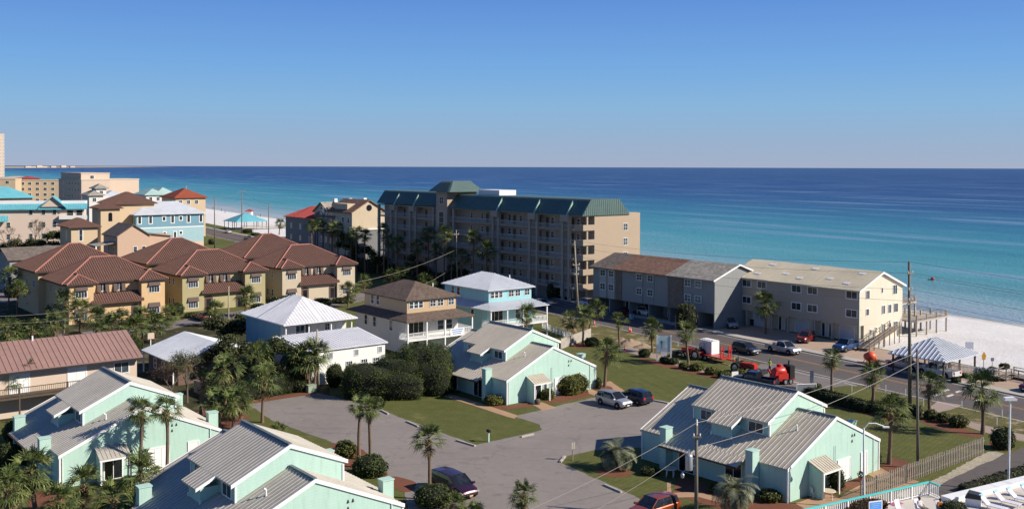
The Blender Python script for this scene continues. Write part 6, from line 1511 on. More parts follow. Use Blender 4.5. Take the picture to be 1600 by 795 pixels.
for y in (-.85, .85): r_.tube((-2.7, y, 2.1), (.9, y, 2.1), .04)
r_.build('rack', M['steel'], wp)
car('pickup', G(1182, 600), vh(1212, 597, 1160, 590), navy, 'dark navy pickup hitched to the red pump trailer behind the mint roof', 'works vehicles')
car('sedan', G(318, 503), R(130), brownp, 'brown car with white bumper before the yellow duplex')
car('sedan', G(357, 367), RD, whitep, 'white car parked by the beach road at the teal pavilion')
car('sedan', G(388, 377), RD, greenp, 'dark green car on the beach road behind the tile roofs')
car('sedan', G(848, 478), RD+PI, whitep, 'white and grey car passing behind the aqua house on the highway', 'traffic on the highway')
car('suv', G(1622, 606), RD+PI*.45, redp, 'red car just entering at the right edge near the timber walkway')
# ------------------------------------------------------------ works machinery
def machine(name, loc, ang, label, cat, group='red works machines'): return empty(name, (loc[0], loc[1], .02), ang, label, cat, group)
h = machine('equipment_trailer', G(1118, 561), RD+PI, 'red flatbed trailer with raised ramps carrying a white tank on the grass verge', 'trailer')
b_ = MB(); b_.box(-3.6, 2.6, -1., 1., .6, .78); b_.box(2.6, 4.2, -.08, .08, .55, .7); b_.build('deck', M['red'], h)
for y in (-.75, .75):
    q = MB()
    for s in (-.25, .25): q.box(2.35, 2.45, y+s-.05, y+s+.05, .8, 2.5)
    for k in range(7): q.box(2.36, 2.44, y-.25, y+.25, .9+k*.24, .97+k*.24)
    fin(q, 'ramp', M['red'], h)
for x in (-1.6, -.7):
    for y in (-1.1, 1.1): wheel(h, x, y, .36)
h2 = machine('water_tank', G(1112, 558)+Vector((0, 0, .8)), RD+PI, 'white box shaped water tank standing on the red flatbed trailer', 'tank', None); h2.location.z = .82
b_ = MB(); b_.box(-1.3, .7, -.8, .8, 0, 1.9)
for x in (-1.3, -.8, -.3, .2, .65): b_.box(x-.03, x+.03, -.84, .84, .0, 1.94)
b_.build('body', M['white'], h2); b_ = MB(); b_.box(.75, 1.0, -.75, .75, 0, 1.9); b_.box(-1.4, 1.05, -.5, .5, 1.92, 2.0); b_.build('lid', M['trimwhite'], h2)
def tractor(loc, ang, label):
    h = machine('tractor', loc, ang, label, 'tractor')
    b_ = MB(); b_.ext([(-.3, -.42, .75), (1.9, -.42, .75), (1.95, -.42, 1.35), (1.5, -.42, 1.5), (-.3, -.42, 1.45)], (0, .84, 0)); b_.box(-1.3, -.3, -.8, .8, 1.0, 1.15); fin(b_, 'bonnet', M['red'], h)
    b_ = MB(); b_.box(-1.1, -.6, -.3, .3, 1.15, 1.35); b_.box(-1.15, -1.02, -.3, .3, 1.3, 1.85); b_.build('seat', M['black'], h)
    b_ = MB()
    for y in (-.6, .6): b_.tube((-1.3, y, 1.1), (-1.35, y, 2.4), .04)
    b_.tube((-1.35, -.6, 2.4), (-1.35, .6, 2.4), .04); b_.tube((-.25, 0, 1.4), (-.45, 0, 1.75), .03); b_.build('roll_bar', M['black'], h)
    b_ = MB(); b_.box(2.6, 3.2, -.95, .95, .25, .8); b_.tube((.4, -.5, 1.2), (2.7, -.6, .6), .07); b_.tube((.4, .5, 1.2), (2.7, .6, .6), .07); b_.build('loader_bucket', M['darkmetal'], h)
    for y in (-.85, .85): wheel(h, -.8, y, .72, .4)
    for y in (-.65, .65): wheel(h, 1.45, y, .4, .25)
    return h
tractor(G(1164, 580), RD+PI+.2, 'red tractor with big black tyres between the hedge and the turning bay')
tractor(G(1086, 558), RD+.25, 'red machine on the verge right of the tall white sign')
h = machine('pump_trailer', G(1221, 596), R(20), 'bright red pump machine on a red trailer hitched behind the dark pickup', 'machine')
b_ = MB(); b_.box(-2.2, 1.7, -.9, .9, .5, .65); b_.tube((-2.2, 0, .55), (-3.8, 0, .5), .08); b_.build('chassis', M['red'], h)
b_ = MB(); b_.smooth = True; b_.lathe((-.1, 0, 1.55), [(.001, -1.0), (.45, -.95), (.62, -.6), (.64, .4), (.5, .8), (.001, .85)], 16, 'x'); b_.smooth = False; b_.box(-1.0, .7, -.55, .55, .65, 1.5); b_.ext([(-1.3, -.6, .65), (-.9, -.6, .65), (-.5, -.6, 1.7), (-1.0, -.6, 1.7)], (0, 1.2, 0)); b_.build('tank', M['red'], h)
b_ = MB(); b_.box(1.0, 1.7, -.75, .75, .65, 2.3); b_.tube((1.3, 0, 2.3), (1.3, 0, 2.9), .1); b_.box(.9, 1.8, -.5, .5, 1.6, 1.9); b_.build('engine', M['black'], h)
b_ = MB(); b_.lathe((-.1, .1, 2.1), [(.3, 0), (.36, .35), (.34, .4), (.001, .38)], 12); b_.tube((-1.4, 0, 1.2), (-1.9, 0, 2.0), .12); b_.box(-.9, .6, -.95, -.8, .7, 1.4); b_.build('hopper', M['red'], h)
for x in (.1, .9):
    for y in (-1.0, 1.0): wheel(h, x, y, .38)
h = machine('concrete_mixer', G(1362, 569), RD+.15, 'orange drum concrete mixer on a two wheeled trailer beside the timber ramp', 'mixer', None); h.scale = (.8, .8, .8)
b_ = MB(); b_.smooth = True; b_.lathe((0, 0, 1.7), [(.001, -.95), (.55, -.85), (.95, -.3), (1.0, .1), (.75, .6), (.45, 1.15), (.4, 1.1)], 20, 'x'); b_.build('drum', M['orange'], h)
b_ = MB(); b_.tube((-1.3, -.6, .6), (2.6, 0, .5), .07); b_.tube((-1.3, .6, .6), (2.6, 0, .5), .07)
for y in (-.8, .8): b_.tube((-1.2, y, .6), (.3, y, 1.9), .06); b_.tube((1.2, y*.6, .55), (.3, y, 1.9), .06)
b_.build('frame', M['orange'], h)
for y in (-1.0, 1.0): wheel(h, -.6, y, .45)
# ------------------------------------------------------------ people
def person(loc, ang, label, shirt, legs, pose='stand', z=0., hair='hair', hgt=1.75, skinm='skin'):
    h = empty('person', (loc[0], loc[1], z), ang, label, 'person')
    k = hgt/1.75
    if pose == 'stand':
        J = dict(pel=(0,0,.95), ch=(.02,0,1.30), nk=(.03,0,1.48), hd=(.05,0,1.62), ls=(.02,.19,1.42), le=(.08,.27,1.14), lh=(.26,.24,.98), rs=(.02,-.19,1.42), re=(.12,-.26,1.16), rh=(.34,-.18,1.05), lk=(.03,.11,.5), lf=(-.02,.13,.06), rk=(.06,-.12,.5), rf=(.1,-.14,.06))
    elif pose == 'bend':
        J = dict(pel=(0,0,.92), ch=(.22,0,1.18), nk=(.36,0,1.30), hd=(.48,0,1.38), ls=(.32,.19,1.24), le=(.42,.24,.98), lh=(.55,.15,.80), rs=(.32,-.19,1.24), re=(.44,-.22,.98), rh=(.58,-.12,.82), lk=(.08,.12,.48), lf=(-.05,.14,.06), rk=(.0,-.12,.48), rf=(-.15,-.14,.06))
    else:
        J = dict(pel=(0,0,.42), ch=(-.12,0,.74), nk=(-.16,0,.92), hd=(-.12,0,1.06), ls=(-.15,.19,.86), le=(0,.27,.62), lh=(.2,.2,.56), rs=(-.15,-.19,.86), re=(0,-.27,.62), rh=(.2,-.18,.58), lk=(.45,.12,.5), lf=(.85,.14,.38), rk=(.45,-.12,.5), rf=(.85,-.14,.38))
    for q in J: J[q] = tuple(c*k for c in J[q])
    def skin(name, bones, rad, mat, par):
        me = bpy.data.meshes.new(name); keys = []
        for a, b_ in bones:
            for q in (a, b_):
                if q not in keys: keys.append(q)
        me.from_pydata([J[q] for q in keys], [(keys.index(a), keys.index(b_)) for a, b_ in bones], []); o = link(name, me, par)
        md = o.modifiers.new('skin', 'SKIN'); 
        for i, q in enumerate(keys):
            r_ = rad[q]*k; me.skin_vertices[0].data[i].radius = (r_, r_) if me.skin_vertices else None
        me.skin_vertices[0].data[0].use_root = True
        o.modifiers.new('sub', 'SUBSURF').levels = 1; o.modifiers['sub'].render_levels = 2
        me.materials.append(mat); return o
    import bmesh as _b
    def skin2(name, bones, rad, mat, par):
        keys = []
        for a, b_ in bones:
            for q in (a, b_):
                if q not in keys: keys.append(q)
        bm_ = _b.new(); lay = bm_.verts.layers.skin.verify(); vs = []
        for i, q in enumerate(keys):
            v = bm_.verts.new(J[q]); r_ = rad[q]*k; v[lay].radius = (r_, r_); v[lay].use_root = i == 0; vs.append(v)
        for a, b_ in bones: bm_.edges.new((vs[keys.index(a)], vs[keys.index(b_)]))
        me = bpy.data.meshes.new(name); bm_.to_mesh(me); bm_.free(); me.materials.append(mat)
        o = link(name, me, par); o.modifiers.new('skin', 'SKIN'); s_ = o.modifiers.new('sub', 'SUBSURF'); s_.levels = 1; s_.render_levels = 2; return o
    B_ = [('pel','ch'),('ch','nk'),('nk','hd'),('ch','ls'),('ls','le'),('le','lh'),('ch','rs'),('rs','re'),('re','rh'),('pel','lk'),('lk','lf'),('pel','rk'),('rk','rf')]
    rad = dict(pel=.14, ch=.15, nk=.06, hd=.105, ls=.07, le=.045, lh=.04, rs=.07, re=.045, rh=.04, lk=.065, lf=.045, rk=.065, rf=.045)
    bo = skin2('body', B_, rad, M[skinm], h)
    rs_ = {q: v*1.16 for q, v in rad.items()}; rs_['nk'] = .085; rs_['le'] = .065; rs_['re'] = .065
    skin2('shirt', [('pel','ch'),('ch','nk'),('ch','ls'),('ls','le'),('ch','rs'),('rs','re')], rs_, M[shirt], h)
    rl = {q: v*1.3 for q, v in rad.items()}; rl['pel'] = .165
    skin2('trousers', [('pel','lk'),('lk','lf'),('pel','rk'),('rk','rf')], rl, M[legs], h)
    hd = J['hd']; q = MB(); q.smooth = True; q.ell((hd[0]-.02, hd[1], hd[2]+.05), .115*k, 12, 8); q.build('hair', M[hair], h)
    return h
M['green'] = mat_plain('green_shirt', (.16, .50, .06), .85, .1)
person(G(1182, 580.5), R(150), 'worker in a green shirt and khaki trousers standing by the red tractor', 'green', 'khaki', 'bend')
person(G(1205, 578), R(200), 'worker in a hi-vis yellow shirt standing left of the red pump machine', 'hivis', 'denim', 'stand')
# ------------------------------------------------------------ poles, lamps, wires
def utility_pole(base, hgt, label, arms=(), r=.16, mat='pole', lean=(0, 0), ang=R(31), transformer=False, ins=True):
    h = empty('utility_pole', (base[0], base[1], 0), ang, label, 'utility pole', 'utility poles')
    lx = Matrix.Rotation(-ang, 3, 'Z') @ Vector((lean[0], lean[1], 0))
    t = MB(); t.smooth = True; t.tube((0, 0, -.2), (lx.x, lx.y, hgt), r, r*.62, 12); t.build('pole', M[mat], h)
    for z, hw in arms:
        f = z/hgt; c = (lx.x*f, lx.y*f)
        a = MB(); a.box(c[0]-hw, c[0]+hw, c[1]-.2, c[1]-.08, z-.07, z+.07); ao = a.build('crossarm', M['wood'], h)
        if ins:
            for x in (-hw+.1, hw-.1): i_ = MB(); i_.lathe((c[0]+x, c[1]-.14, z+.07), [(.03, 0), (.07, .04), (.04, .1), (.07, .14), (.02, .22)], 8); i_.build('insulator', M['white'], ao)
    return h
def poleat(px, py, ptop, **k):
    B = G(px, py); hgt = ZH(ptop[0], ptop[1], B); C = at(ptop[0], B.y); return B, hgt, (C.x-B.x, 0)
A_, hA, lA = poleat(1424, 640, (1422, 405)); A_ = A_
utility_pole(A_, hA, 'tallest creosoted utility pole, nearest the highway', ((hA-1.3, .5), (hA-3.2, .35), (hA-4.4, .35), (hA-4.8, .6)), .22, lean=lA)
B_, hB, lB = poleat(1437, 727, (1436, 541)); utility_pole(B_, hB, 'shorter pole without arms on the lawn before the tallest one', (), .15, 'pole', lB)
C_, hC, lC = poleat(905, 492, (898, 375)); pC = utility_pole(C_, hC, 'slightly leaning grey utility pole left of the grey townhouses', ((hC-4.6, .8), (hC-6.4, .5)), .2, 'polelight', lC)
q = MB(); q.lathe((-.35, -.3, hC-5.6), [(.001, 0), (.22, 0), (.24, .6), (.001, .66)], 12); q.build('transformer', M['steel'], pC)
D_, hD, lD = poleat(1091, 806, (1091, 662)); pD = utility_pole(D_, hD, 'pole with a pale transformer can in front of the right mint duplex', ((hD-.9, .35),), .17, 'pole', lD, ang=0)
q = MB(); q.smooth = True; q.lathe((-.62, -.1, hD-3.6), [(.001, 0), (.28, .02), (.30, .1), (.30, 1.15), (.26, 1.3), (.001, 1.34)], 16); q.build('transformer', M['steel'], pD)
q = MB(); q.tube((-.62, -.1, hD-2.3), (-.62, -.1, hD-1.9), .04); q.tube((-.5, .1, hD-2.3), (-.45, .1, hD-2.0), .035); q.box(-.4, -.1, -.08, .0, hD-2.7, hD-2.6); q.box(-.4, -.1, -.08, .0, hD-3.3, hD-3.2); q.build('bracket', M['steel'], pD)
for k in range(3): q = MB(); q.lathe((0, 0, hD+k*.16), [(.04, 0), (.1, .03), (.05, .1), (.05, .16)], 10); q.build('insulator', M['white'], pD)
q = MB(); q.lathe((-1.15, -.2, hD-4.2), [(.001, 0), (.12, .05), (.16, .3), (.06, .5), (.001, .52)], 10); q.tube((-1.15, -.2, hD-3.7), (-.3, 0, hD-3.2), .03); q.build('lamp', M['steel'], pD)
others = [((358,525),(357,450),'pale thin pole before the yellow duplex','polelight',()), ((500,611),(495,516),'pale tan pole at the corner of the parking lot hedge','polelight',()), ((716,455),(713,360),'leaning pale pole left of the aqua house roof before the condominium','polelight',((-1.0,.6),)), ((512,398),(512,345),'grey pole before the cream gabled beach house, left','polelight',()), ((524,398),(523,342),'pole with a small transformer before the cream gabled beach house','pole',((-1.5,.5),)), ((420,372),(420,320),'utility pole on the beach right of the teal pavilion','pole',((-1.,.9),(-3,.6))), ((378,366),(378,300),'utility pole with two wide crossarms by the teal pavilion','pole',((-.4,1.6),(-4.6,1.6))), ((336,391),(335,311),'utility pole right beside the tall blue house','pole',((-1.,.7),(-2.6,.5))), ((102,335),(101,298),'far pole before the dark square block','polelight',()), ((131,345),(131,301),'far pole at the right end of the pink hotel','polelight',()), ((164,320),(164,296),'far pole above the pale blue roof, left','polelight',()), ((204,330),(203,292),'far pole above the tan villa roofs','polelight',()), ((243,330),(243,296),'far pole with a crossarm left of the red tiled house','pole',((-.4,1.8),)), ((292,330),(291,293),'far pole in front of the red tiled house','polelight',()), ((66,340),(66,302),'far pole above the flat roof of the pink hotel','polelight',()), ((442,472),(444,412),'thin pole at the left wing of the beige duplex','polelight',())]
PT = {}
for b_, t_, l_, mt, ar in others:
    P, hh, ln = poleat(*b_, t_); PT[b_] = (P, hh); utility_pole(P, hh, l_, [(hh+z, w2) for z, w2 in ar], .15 if P.y < 260 else .22, mt, ln, ins=P.y < 300)
def wire(a, b_, sag, label, r=.016, n=14, name='power_line'):
    a, b_ = Vector(a), Vector(b_); pts = []
    for i in range(n+1): t = i/n; p = a.lerp(b_, t); p.z -= sag*4*t*(1-t); pts.append(p)
    mb = MB(); o = a.copy()
    mb.path([p-o for p in pts], [r]*(n+1), 5); ob = mb.build(name, M['wire'], None, o); tag(ob, label, 'power line', 'power lines'); return ob
M['wire'] = mat_plain('aluminium_wire', (.20, .18, .16), .6, .1); M['wirelight'] = mat_plain('bright_wire', (.34, .31, .27), .5, .1)
topA = Vector((A_.x+lA[0], A_.y, hA)); topC = Vector((C_.x+lC[0], C_.y, hC)); nxt = Vector((79, 38, 17.3)); far = Vector((PT[(716,455)][0].x, PT[(716,455)][0].y, 12.3))
for dz, nm in ((0, 'topmost'), (1.25, 'second'), (1.5, 'third'), (3.1, 'fourth'), (4.3, 'fifth'), (4.75, 'lowest')):
    wire(topA-Vector((0, 0, dz)), nxt-Vector((0, 0, dz)), .8, nm+' wire running right over the sea from the tallest pole')
for dz, nm in ((0, 'topmost'), (1.3, 'second'), (3.2, 'third'), (4.5, 'lowest')):
    wire(topA-Vector((0, 0, dz)), topC-Vector((0, 0, dz*.9)), 1.0, nm+' wire between the tallest pole and the leaning grey pole')
for dz, nm in ((4.5, 'upper'), (6.3, 'lower')): wire(topC-Vector((0, 0, dz)), far-Vector((0, 0, dz-1.2)), 1.0, nm+' wire before the condominium between the grey pole and the pale leaning pole')
topD = Vector((D_.x, D_.y, hD+.2)); topB = Vector((B_.x+lB[0], B_.y, hB))
def lightwire(*a, **k):
    o = wire(*a, **k); o.data.materials[0] = M['wirelight']; return o
lightwire(topD, topB-Vector((0, 0, .3)), .5, 'bright wire from the transformer pole up to the armless pole', r=.017)
wEnd = G(820, 800, 3.5); lightwire(topD, wEnd, .3, 'bright wire from the transformer pole down to the lower left over the parking lot', r=.017)
lightwire((D_.x-.62, D_.y-.1, hD-2.0), G(925, 800, 2.0), .2, 'lower bright wire from the transformer can to the lower left', r=.017)
lightwire((D_.x-.3, D_.y, hD-1.9), topB-Vector((0, 0, 1.2)), .7, 'lower bright wire from the transformer pole to the armless pole', r=.017)
P1, h1 = PT[(716,455)]; lightwire((P1.x, P1.y, 9.5), G(560, 442, 5), .8, 'bright service wire from the pale leaning pole to the left behind the brown roof', r=.025)
lightwire((P1.x, P1.y, 6.), G(640, 455, 3), .5, 'lower service wire from the pale leaning pole towards the brown roof', r=.022)
wire(G(-10, 499, 8), G(160, 480, 8), .4, 'upper wire crossing in front of the orange duplex at the left', r=.022); wire(G(-10, 511, 7), G(200, 490, 7), .4, 'lower wire crossing in front of the orange duplex at the left', r=.022)
P2, h2_ = PT[(378,366)]; P3, h3 = PT[(420,372)]; P4, h4 = PT[(336,391)]
for dz, nm in ((.5, 'upper'), (4.6, 'lower')):
    wire((P2.x, P2.y, h2_-dz), (P3.x, P3.y, h3-.5*dz), .8, nm+' wire between the two poles by the teal pavilion', r=.04); wire((P4.x, P4.y, h4-dz*.6), (P2.x, P2.y, h2_-dz), .8, nm+' wire from the blue house pole to the wide armed pole', r=.04)
# street lamps
def lamp(base, top, label, hook=True, head=1.):
    B, hh, ln = poleat(*base, top); h = empty('street_lamp', B, 0, label, 'street lamp', 'street lamps')
    q = MB(); q.tube((0, 0, 0), (ln[0], 0, hh), .10, .07, 10); q.build('pole', M['trimwhite'], h)
    q = MB()
    if hook: q.path([(0, 0, hh), (.3, 0, hh+.35), (.9, 0, hh+.35), (1.6, 0, hh+.1)], [.05]*4, 8); q.build('arm', M['trimwhite'], h); q = MB(); q.box(1.5, 2.0, -.12, .12, hh+.0, hh+.1)
    else: q.ext([(-.5, -.22, hh), (.55, -.22, hh), (.6, -.22, hh+.15), (.35, -.22, hh+.3), (-.45, -.22, hh+.25)], (0, .44, 0))
    fin(q, 'lamp_head', M['trimwhite'], h); return h
lamp((1353, 790), (1353.5, 664), 'white street lamp with a curved arm at the gable of the right duplex')
lamp((1578.5, 760), (1583, 620), 'white lamp post with a boxy head beside the side street at the right', False)
# ------------------------------------------------------------ signs
h = empty('resort_sign', G(1039, 562), R(-5), 'tall white sign with a faded palm picture on the lawn by the highway', 'sign')
for x in (-1.0, 1.0): q = MB(); q.box(x-.1, x+.1, -.1, .1, 0, 3.7); q.build('post', M['trimwhite'], h)
q = MB(); q.box(-.88, .88, -.05, .05, 1.3, 3.55); q.build('board', mat_plain('pale_blue_board', (.50, .66, .70), .5, .12, 1.5), h)
q = MB(); q.box(-.45, .45, -.05, .05, .75, 1.28); q.build('lower_board', M['trimwhite'], h)
q = MB(); c0 = Vector((-.35, -.06, 2.75))
for k in range(7): a = k*2*PI/7; q.add([c0+Vector((.05*math.cos(a+1.57), 0, .05*math.sin(a+1.57))), c0+Vector((.5*math.cos(a), 0, .5*math.sin(a))), c0-Vector((.05*math.cos(a+1.57), 0, .05*math.sin(a+1.57)))], [(0, 1, 2)])
q.add([c0+Vector((-.04, 0, 0)), c0+Vector((.04, 0, 0)), c0+Vector((.12, 0, -.9)), c0+Vector((.04, 0, -.9))], [(0, 1, 2, 3)]); q.build('palm_picture', M['tealpaint'] if 'tealpaint' in M else mat_plain('teal_paint', (.03, .22, .25), .6, .1), h)
q = MB(); [q.box(-.6+.1*(k % 2), .65-.15*(k % 2), -.06, -.051, 1.5+.2*k, 1.58+.2*k) for k in range(3)]; q.build('lettering', mat_plain('sign_lettering', (.55, .40, .42), .7, .1), h)
def post_sign(px, py, top, label, mat, w_=.6, hh=.75, ang=0, name='road_sign', extra=None):
    B = G(px, py); z = ZH(px, top, B); h = empty(name, B, ang, label, 'sign')
    q = MB(); q.box(-.035, .035, -.035, .035, 0, z); q.build('post', M['steel'] if not extra else M[extra], h)
    q = MB(); q.box(-w_/2, w_/2, -.065, -.04, z-hh, z+.02); q.build('board', M[mat], h); return h
M['signgrey'] = mat_plain('sign_back', (.22, .24, .28), .5, .1, metal=.4); M['signyellow'] = mat_plain('yellow_sign', (.80, .42, .03), .5, .05)
post_sign(1270, 609, 576, 'blue grey narrow road sign seen from behind at the turning bay', 'signgrey', .45, 1.5)
h = post_sign(1538.5, 592, 553, 'yellow crossing warning sign seen almost edge on by the white fence', 'signyellow', .45, .3, 0)
z = ZH(1538.5, 553, G(1538.5, 592)); q = MB(); q.ext([(0, -.09, z-.45), (.32, -.09, z+.15), (0, -.09, z+.75), (-.32, -.09, z+.15)], (0, .03, 0)); fin(q, 'warning_board', M['signyellow'], h)
post_sign(1487, 577, 553, 'small grey sign before the pavilion roof', 'signgrey', .6, .5)
post_sign(1552, 570, 554, 'small grey sign on the sand right of the yellow crossing sign', 'signgrey', .45, .45)
B = G(1516, 545); h = empty('beach_notice', B, R(-10), 'square white notice board standing on the white sand', 'sign'); z = ZH(1516, 530, B)
for x in (-.5, .5): q = MB(); q.box(x-.04, x+.04, -.04, .04, -.3, z); q.build('post', M['trimwhite'], h)
q = MB(); q.box(-.6, .6, -.06, -.04, z-1.0, z+.05); q.build('board', M['trimwhite'], h)
h = post_sign(1150, 592, 578, 'small white notice in the hedge by the dark pickup', 'trimwhite', 1.0, .8, R(20))
h = empty('parking_sign', G(897.5, 718), R(35), 'small twin sign post on the grass island', 'sign')
q = MB(); q.box(-.04, .04, -.04, .04, 0, 1.7); q.build('post', M['wood'], h); q = MB(); q.box(-.18, -.05, -.06, -.03, 1.1, 1.72); q.box(.05, .2, -.06, -.03, 1.1, 1.7); q.build('board', M['woodgrey'], h)
h = empty('mailbox', G(766, 690), R(30), 'black mailbox on a green post at the lawn corner', 'mailbox')
q = MB(); q.box(-.07, .07, -.07, .07, 0, 1.0); q.build('post', M['mintwall'], h)
q = MB(); q.ext([(-.12, -.28, 1.0), (.12, -.28, 1.0), (.12, -.28, 1.15), (.08, -.28, 1.24), (-.08, -.28, 1.24), (-.12, -.28, 1.15)], (0, .56, 0)); fin(q, 'box', M['black'], h)
h = empty('box_sign', G(237, 549), R(39), 'pale box on a post at the corner of the pink metal roof', 'sign'); z = 2.6
q = MB(); q.box(-.06, .06, -.06, .06, 0, 1.6); q.build('post', M['trimwhite'], h); q = MB(); q.box(-.5, .5, -.2, .2, 1.6, 2.5); q.build('box', M['peach'], h)
h = empty('yellow_box_sign', G(59, 518), R(20), 'pale yellow square sign among the shrubs left of the orange duplex', 'sign')
q = MB(); q.box(-.05, .05, -.05, .05, 0, .8); q.build('post', M['wooddark'], h); q = MB(); q.box(-.22, .22, -.14, .14, .8, 1.7); q.build('box', mat_plain('yellow_box', (.7, .62, .2), .6, .05), h)
# cones, bins, small things by the road
def cone(px, py, label):
    h = empty('traffic_cone', G(px, py), 0, label, 'traffic cone', 'orange traffic cones'); q = MB(); q.box(-.22, .22, -.22, .22, .02, .07); q.build('base', M['orange'], h)
    q = MB(); q.smooth = True; q.lathe((0, 0, .07), [(.17, 0), (.05, .85), (.001, .86)], 12); q.build('cone', M['orange'], h); q = MB(); q.lathe((0, 0, .07), [(.124, .35), (.103, .5)], 12); q.build('band', M['trimwhite'], h)
cone(920, 505, 'orange cone left of the leaning palm by the road'); cone(930, 507, 'orange cone right of the leaning palm by the road'); cone(987, 518, 'orange cone alone by the road, left of its close neighbour'); cone(985, 517, 'orange cone alone by the road, just behind its close neighbour'); cone(978, 547, 'orange cone on the mulch at the foot of the single palm')
h = empty('wheelie_bin', G(988, 498), R(30), 'light blue wheelie bin at the kerb before the white suv', 'bin')
q = MB(); q.ext([(-.25, -.3, .1), (.25, -.3, .1), (.32, -.3, 1.0), (-.32, -.3, 1.0)], (0, .6, 0)); fin(q, 'body', mat_plain('blue_bin', (.28, .42, .52), .6, .1), h); q = MB(); q.box(-.36, .36, -.36, .36, 1.0, 1.1); q.build('lid', M['signgrey'], h)
for px, py, l_ in ((1177, 506, 'dark wheelie bin between the garages left of the townhouse palm'),):
    h = empty('wheelie_bin', G(px, py), R(39), l_, 'bin'); q = MB(); q.ext([(-.25, -.3, .1), (.25, -.3, .1), (.32, -.3, 1.0), (-.32, -.3, 1.0)], (0, .6, 0)); fin(q, 'body', M['black'], h); q = MB(); q.box(-.36, .36, -.36, .36, 1.0, 1.1); q.build('lid', M['black'], h)
h = empty('utility_cabinet', G(488, 614), R(39), 'pale green utility cabinet at the hedge end by the tan pole', 'cabinet')
q = MB(); q.box(-.55, .55, -.4, .4, 0, .85); q.build('body', mat_plain('pale_green_cabinet', (.30, .36, .26), .7, .1), h); q = MB(); q.box(-.58, .58, -.43, .43, .85, .92); q.build('lid', mat_plain('green_lid', (.26, .32, .22), .7, .1), h)
# roadside marker stakes
for k, (px, py) in enumerate(((1061, 540), (1333, 609), (1386, 608), (1417, 614), (1505, 633), (1560, 659), (1568, 647), (1445, 630))):
    o = MB(); o.box(-.04, .04, -.04, .04, 0, .85); ob = o.build('marker_stake', M['trimwhite'], None, G(px, py)); tag(ob, 'thin white marker stake in the grass verge along the highway', 'stake', 'white marker stakes')
# wheel stops and kerb timbers
for (a, b_, l_) in (((598,643),(609,648.5),'short kerb timber at the upper end of the lawn wedge'), ((638,660),(656,667.5),'pale kerb timber half way down the lawn wedge'), ((716,689),(745,697.5),'kerb timber at the corner of the lawn wedge'), ((817,683),(836,678.5),'pale kerb timber along the drive side of the lawn wedge'), ((947,757),(974,768.5),'kerb timber at the grass island by the drive'), ((1020,624),(1046,629),'kerb timber behind the dark navy hatchback'), ((878,722),(885,713),'rounded kerb timber at the tip of the grass island')):
    A, B = G(*a), G(*b_); L = (B-A).length; o = MB(); o.box(0, L, -.1, .1, 0, .16); ob = o.build('kerb_timber', M['concrete'], None, (A.x, A.y, .0), math.atan2(B.y-A.y, B.x-A.x)); tag(ob, l_, 'kerb', 'kerb timbers')
# ------------------------------------------------------------ fences
M['fencegrey'] = mat_plain('aged_fence_wood', (.27, .235, .19), .9, .35, 3.)
def picket(p0, p1, hh, label, mat='woodgrey', gap=.16, w_=.09, rails=(.35, 1.3), name='picket_fence', posts=2.4, solid=False, group=None):
    A, B = Vector(p0), Vector(p1); L = (B-A).length; h = empty(name, (A.x, A.y, 0), math.atan2(B.y-A.y, B.x-A.x), label, 'fence', group)
    q = MB(); n = int(L/gap); rr = random.Random(int(A.x*9))
    for k in range(n): x = (k+.5)*gap; t = hh*(1+rr.uniform(-.03, .03)); q.box(x-w_/2, x+w_/2, -.02, .02, .03, t)
    q.build('pickets', M[mat], h)
    q = MB(); [q.box(0, L, .021, .07, z-.04, z+.04) for z in rails]; fin(q, 'rails', M[mat], h)
    for k in range(int(L/posts)+1): q = MB(); q.box(k*posts-.05, k*posts+.05, .071, .17, 0, hh*.97); q.build('post', M[mat], h)
    return h
picket(G(1350, 777), G(1541, 703), 1.65, 'long weathered grey picket fence along the sandy strip at the right', 'fencegrey', gap=.32, w_=.12)
picket(G(878, 545), G(925, 527), 1.6, 'grey timber fence behind the leaning palms at the road', 'woodgrey', .13, .12)
picket(G(848, 512), G(903, 534), 1.1, 'white railing fence right of the aqua house', 'trimwhite', .25, .05, (.2, 1.0))
picket(G(480, 601), G(540, 594), 1.7, 'timber fence below the white annex wall', 'wood', .14, .12)
picket(G(305, 615), G(352, 634), 1.5, 'grey timber fence under the half bare tree', 'woodgrey', .14, .12)
picket(G(1452, 576), G(1500, 582), 1.5, 'white beach fence behind the works truck, left stretch', 'trimwhite', .17, .07, (.15, 1.3), group='white beach fences')
picket(G(1500, 582), G(1560, 589), 1.5, 'white beach fence with the yellow crossing sign before it', 'trimwhite', .17, .07, (.15, 1.3), group='white beach fences')
A, B = G(1066, 510), G(1137, 498); L = (B-A).length; h = empty('garden_wall', A, math.atan2(B.y-A.y, B.x-A.x), 'pale timber privacy wall between the grey and the cream townhouses', 'wall')
q = MB(); q.box(0, L, -.06, .06, 0, 2.1); q.build('panel', M['woodgrey'], h); q = MB(); q.box(-1.6, 0, -.07, .07, 0, 2.3); q.build('end_panel', M['concrete'], h)
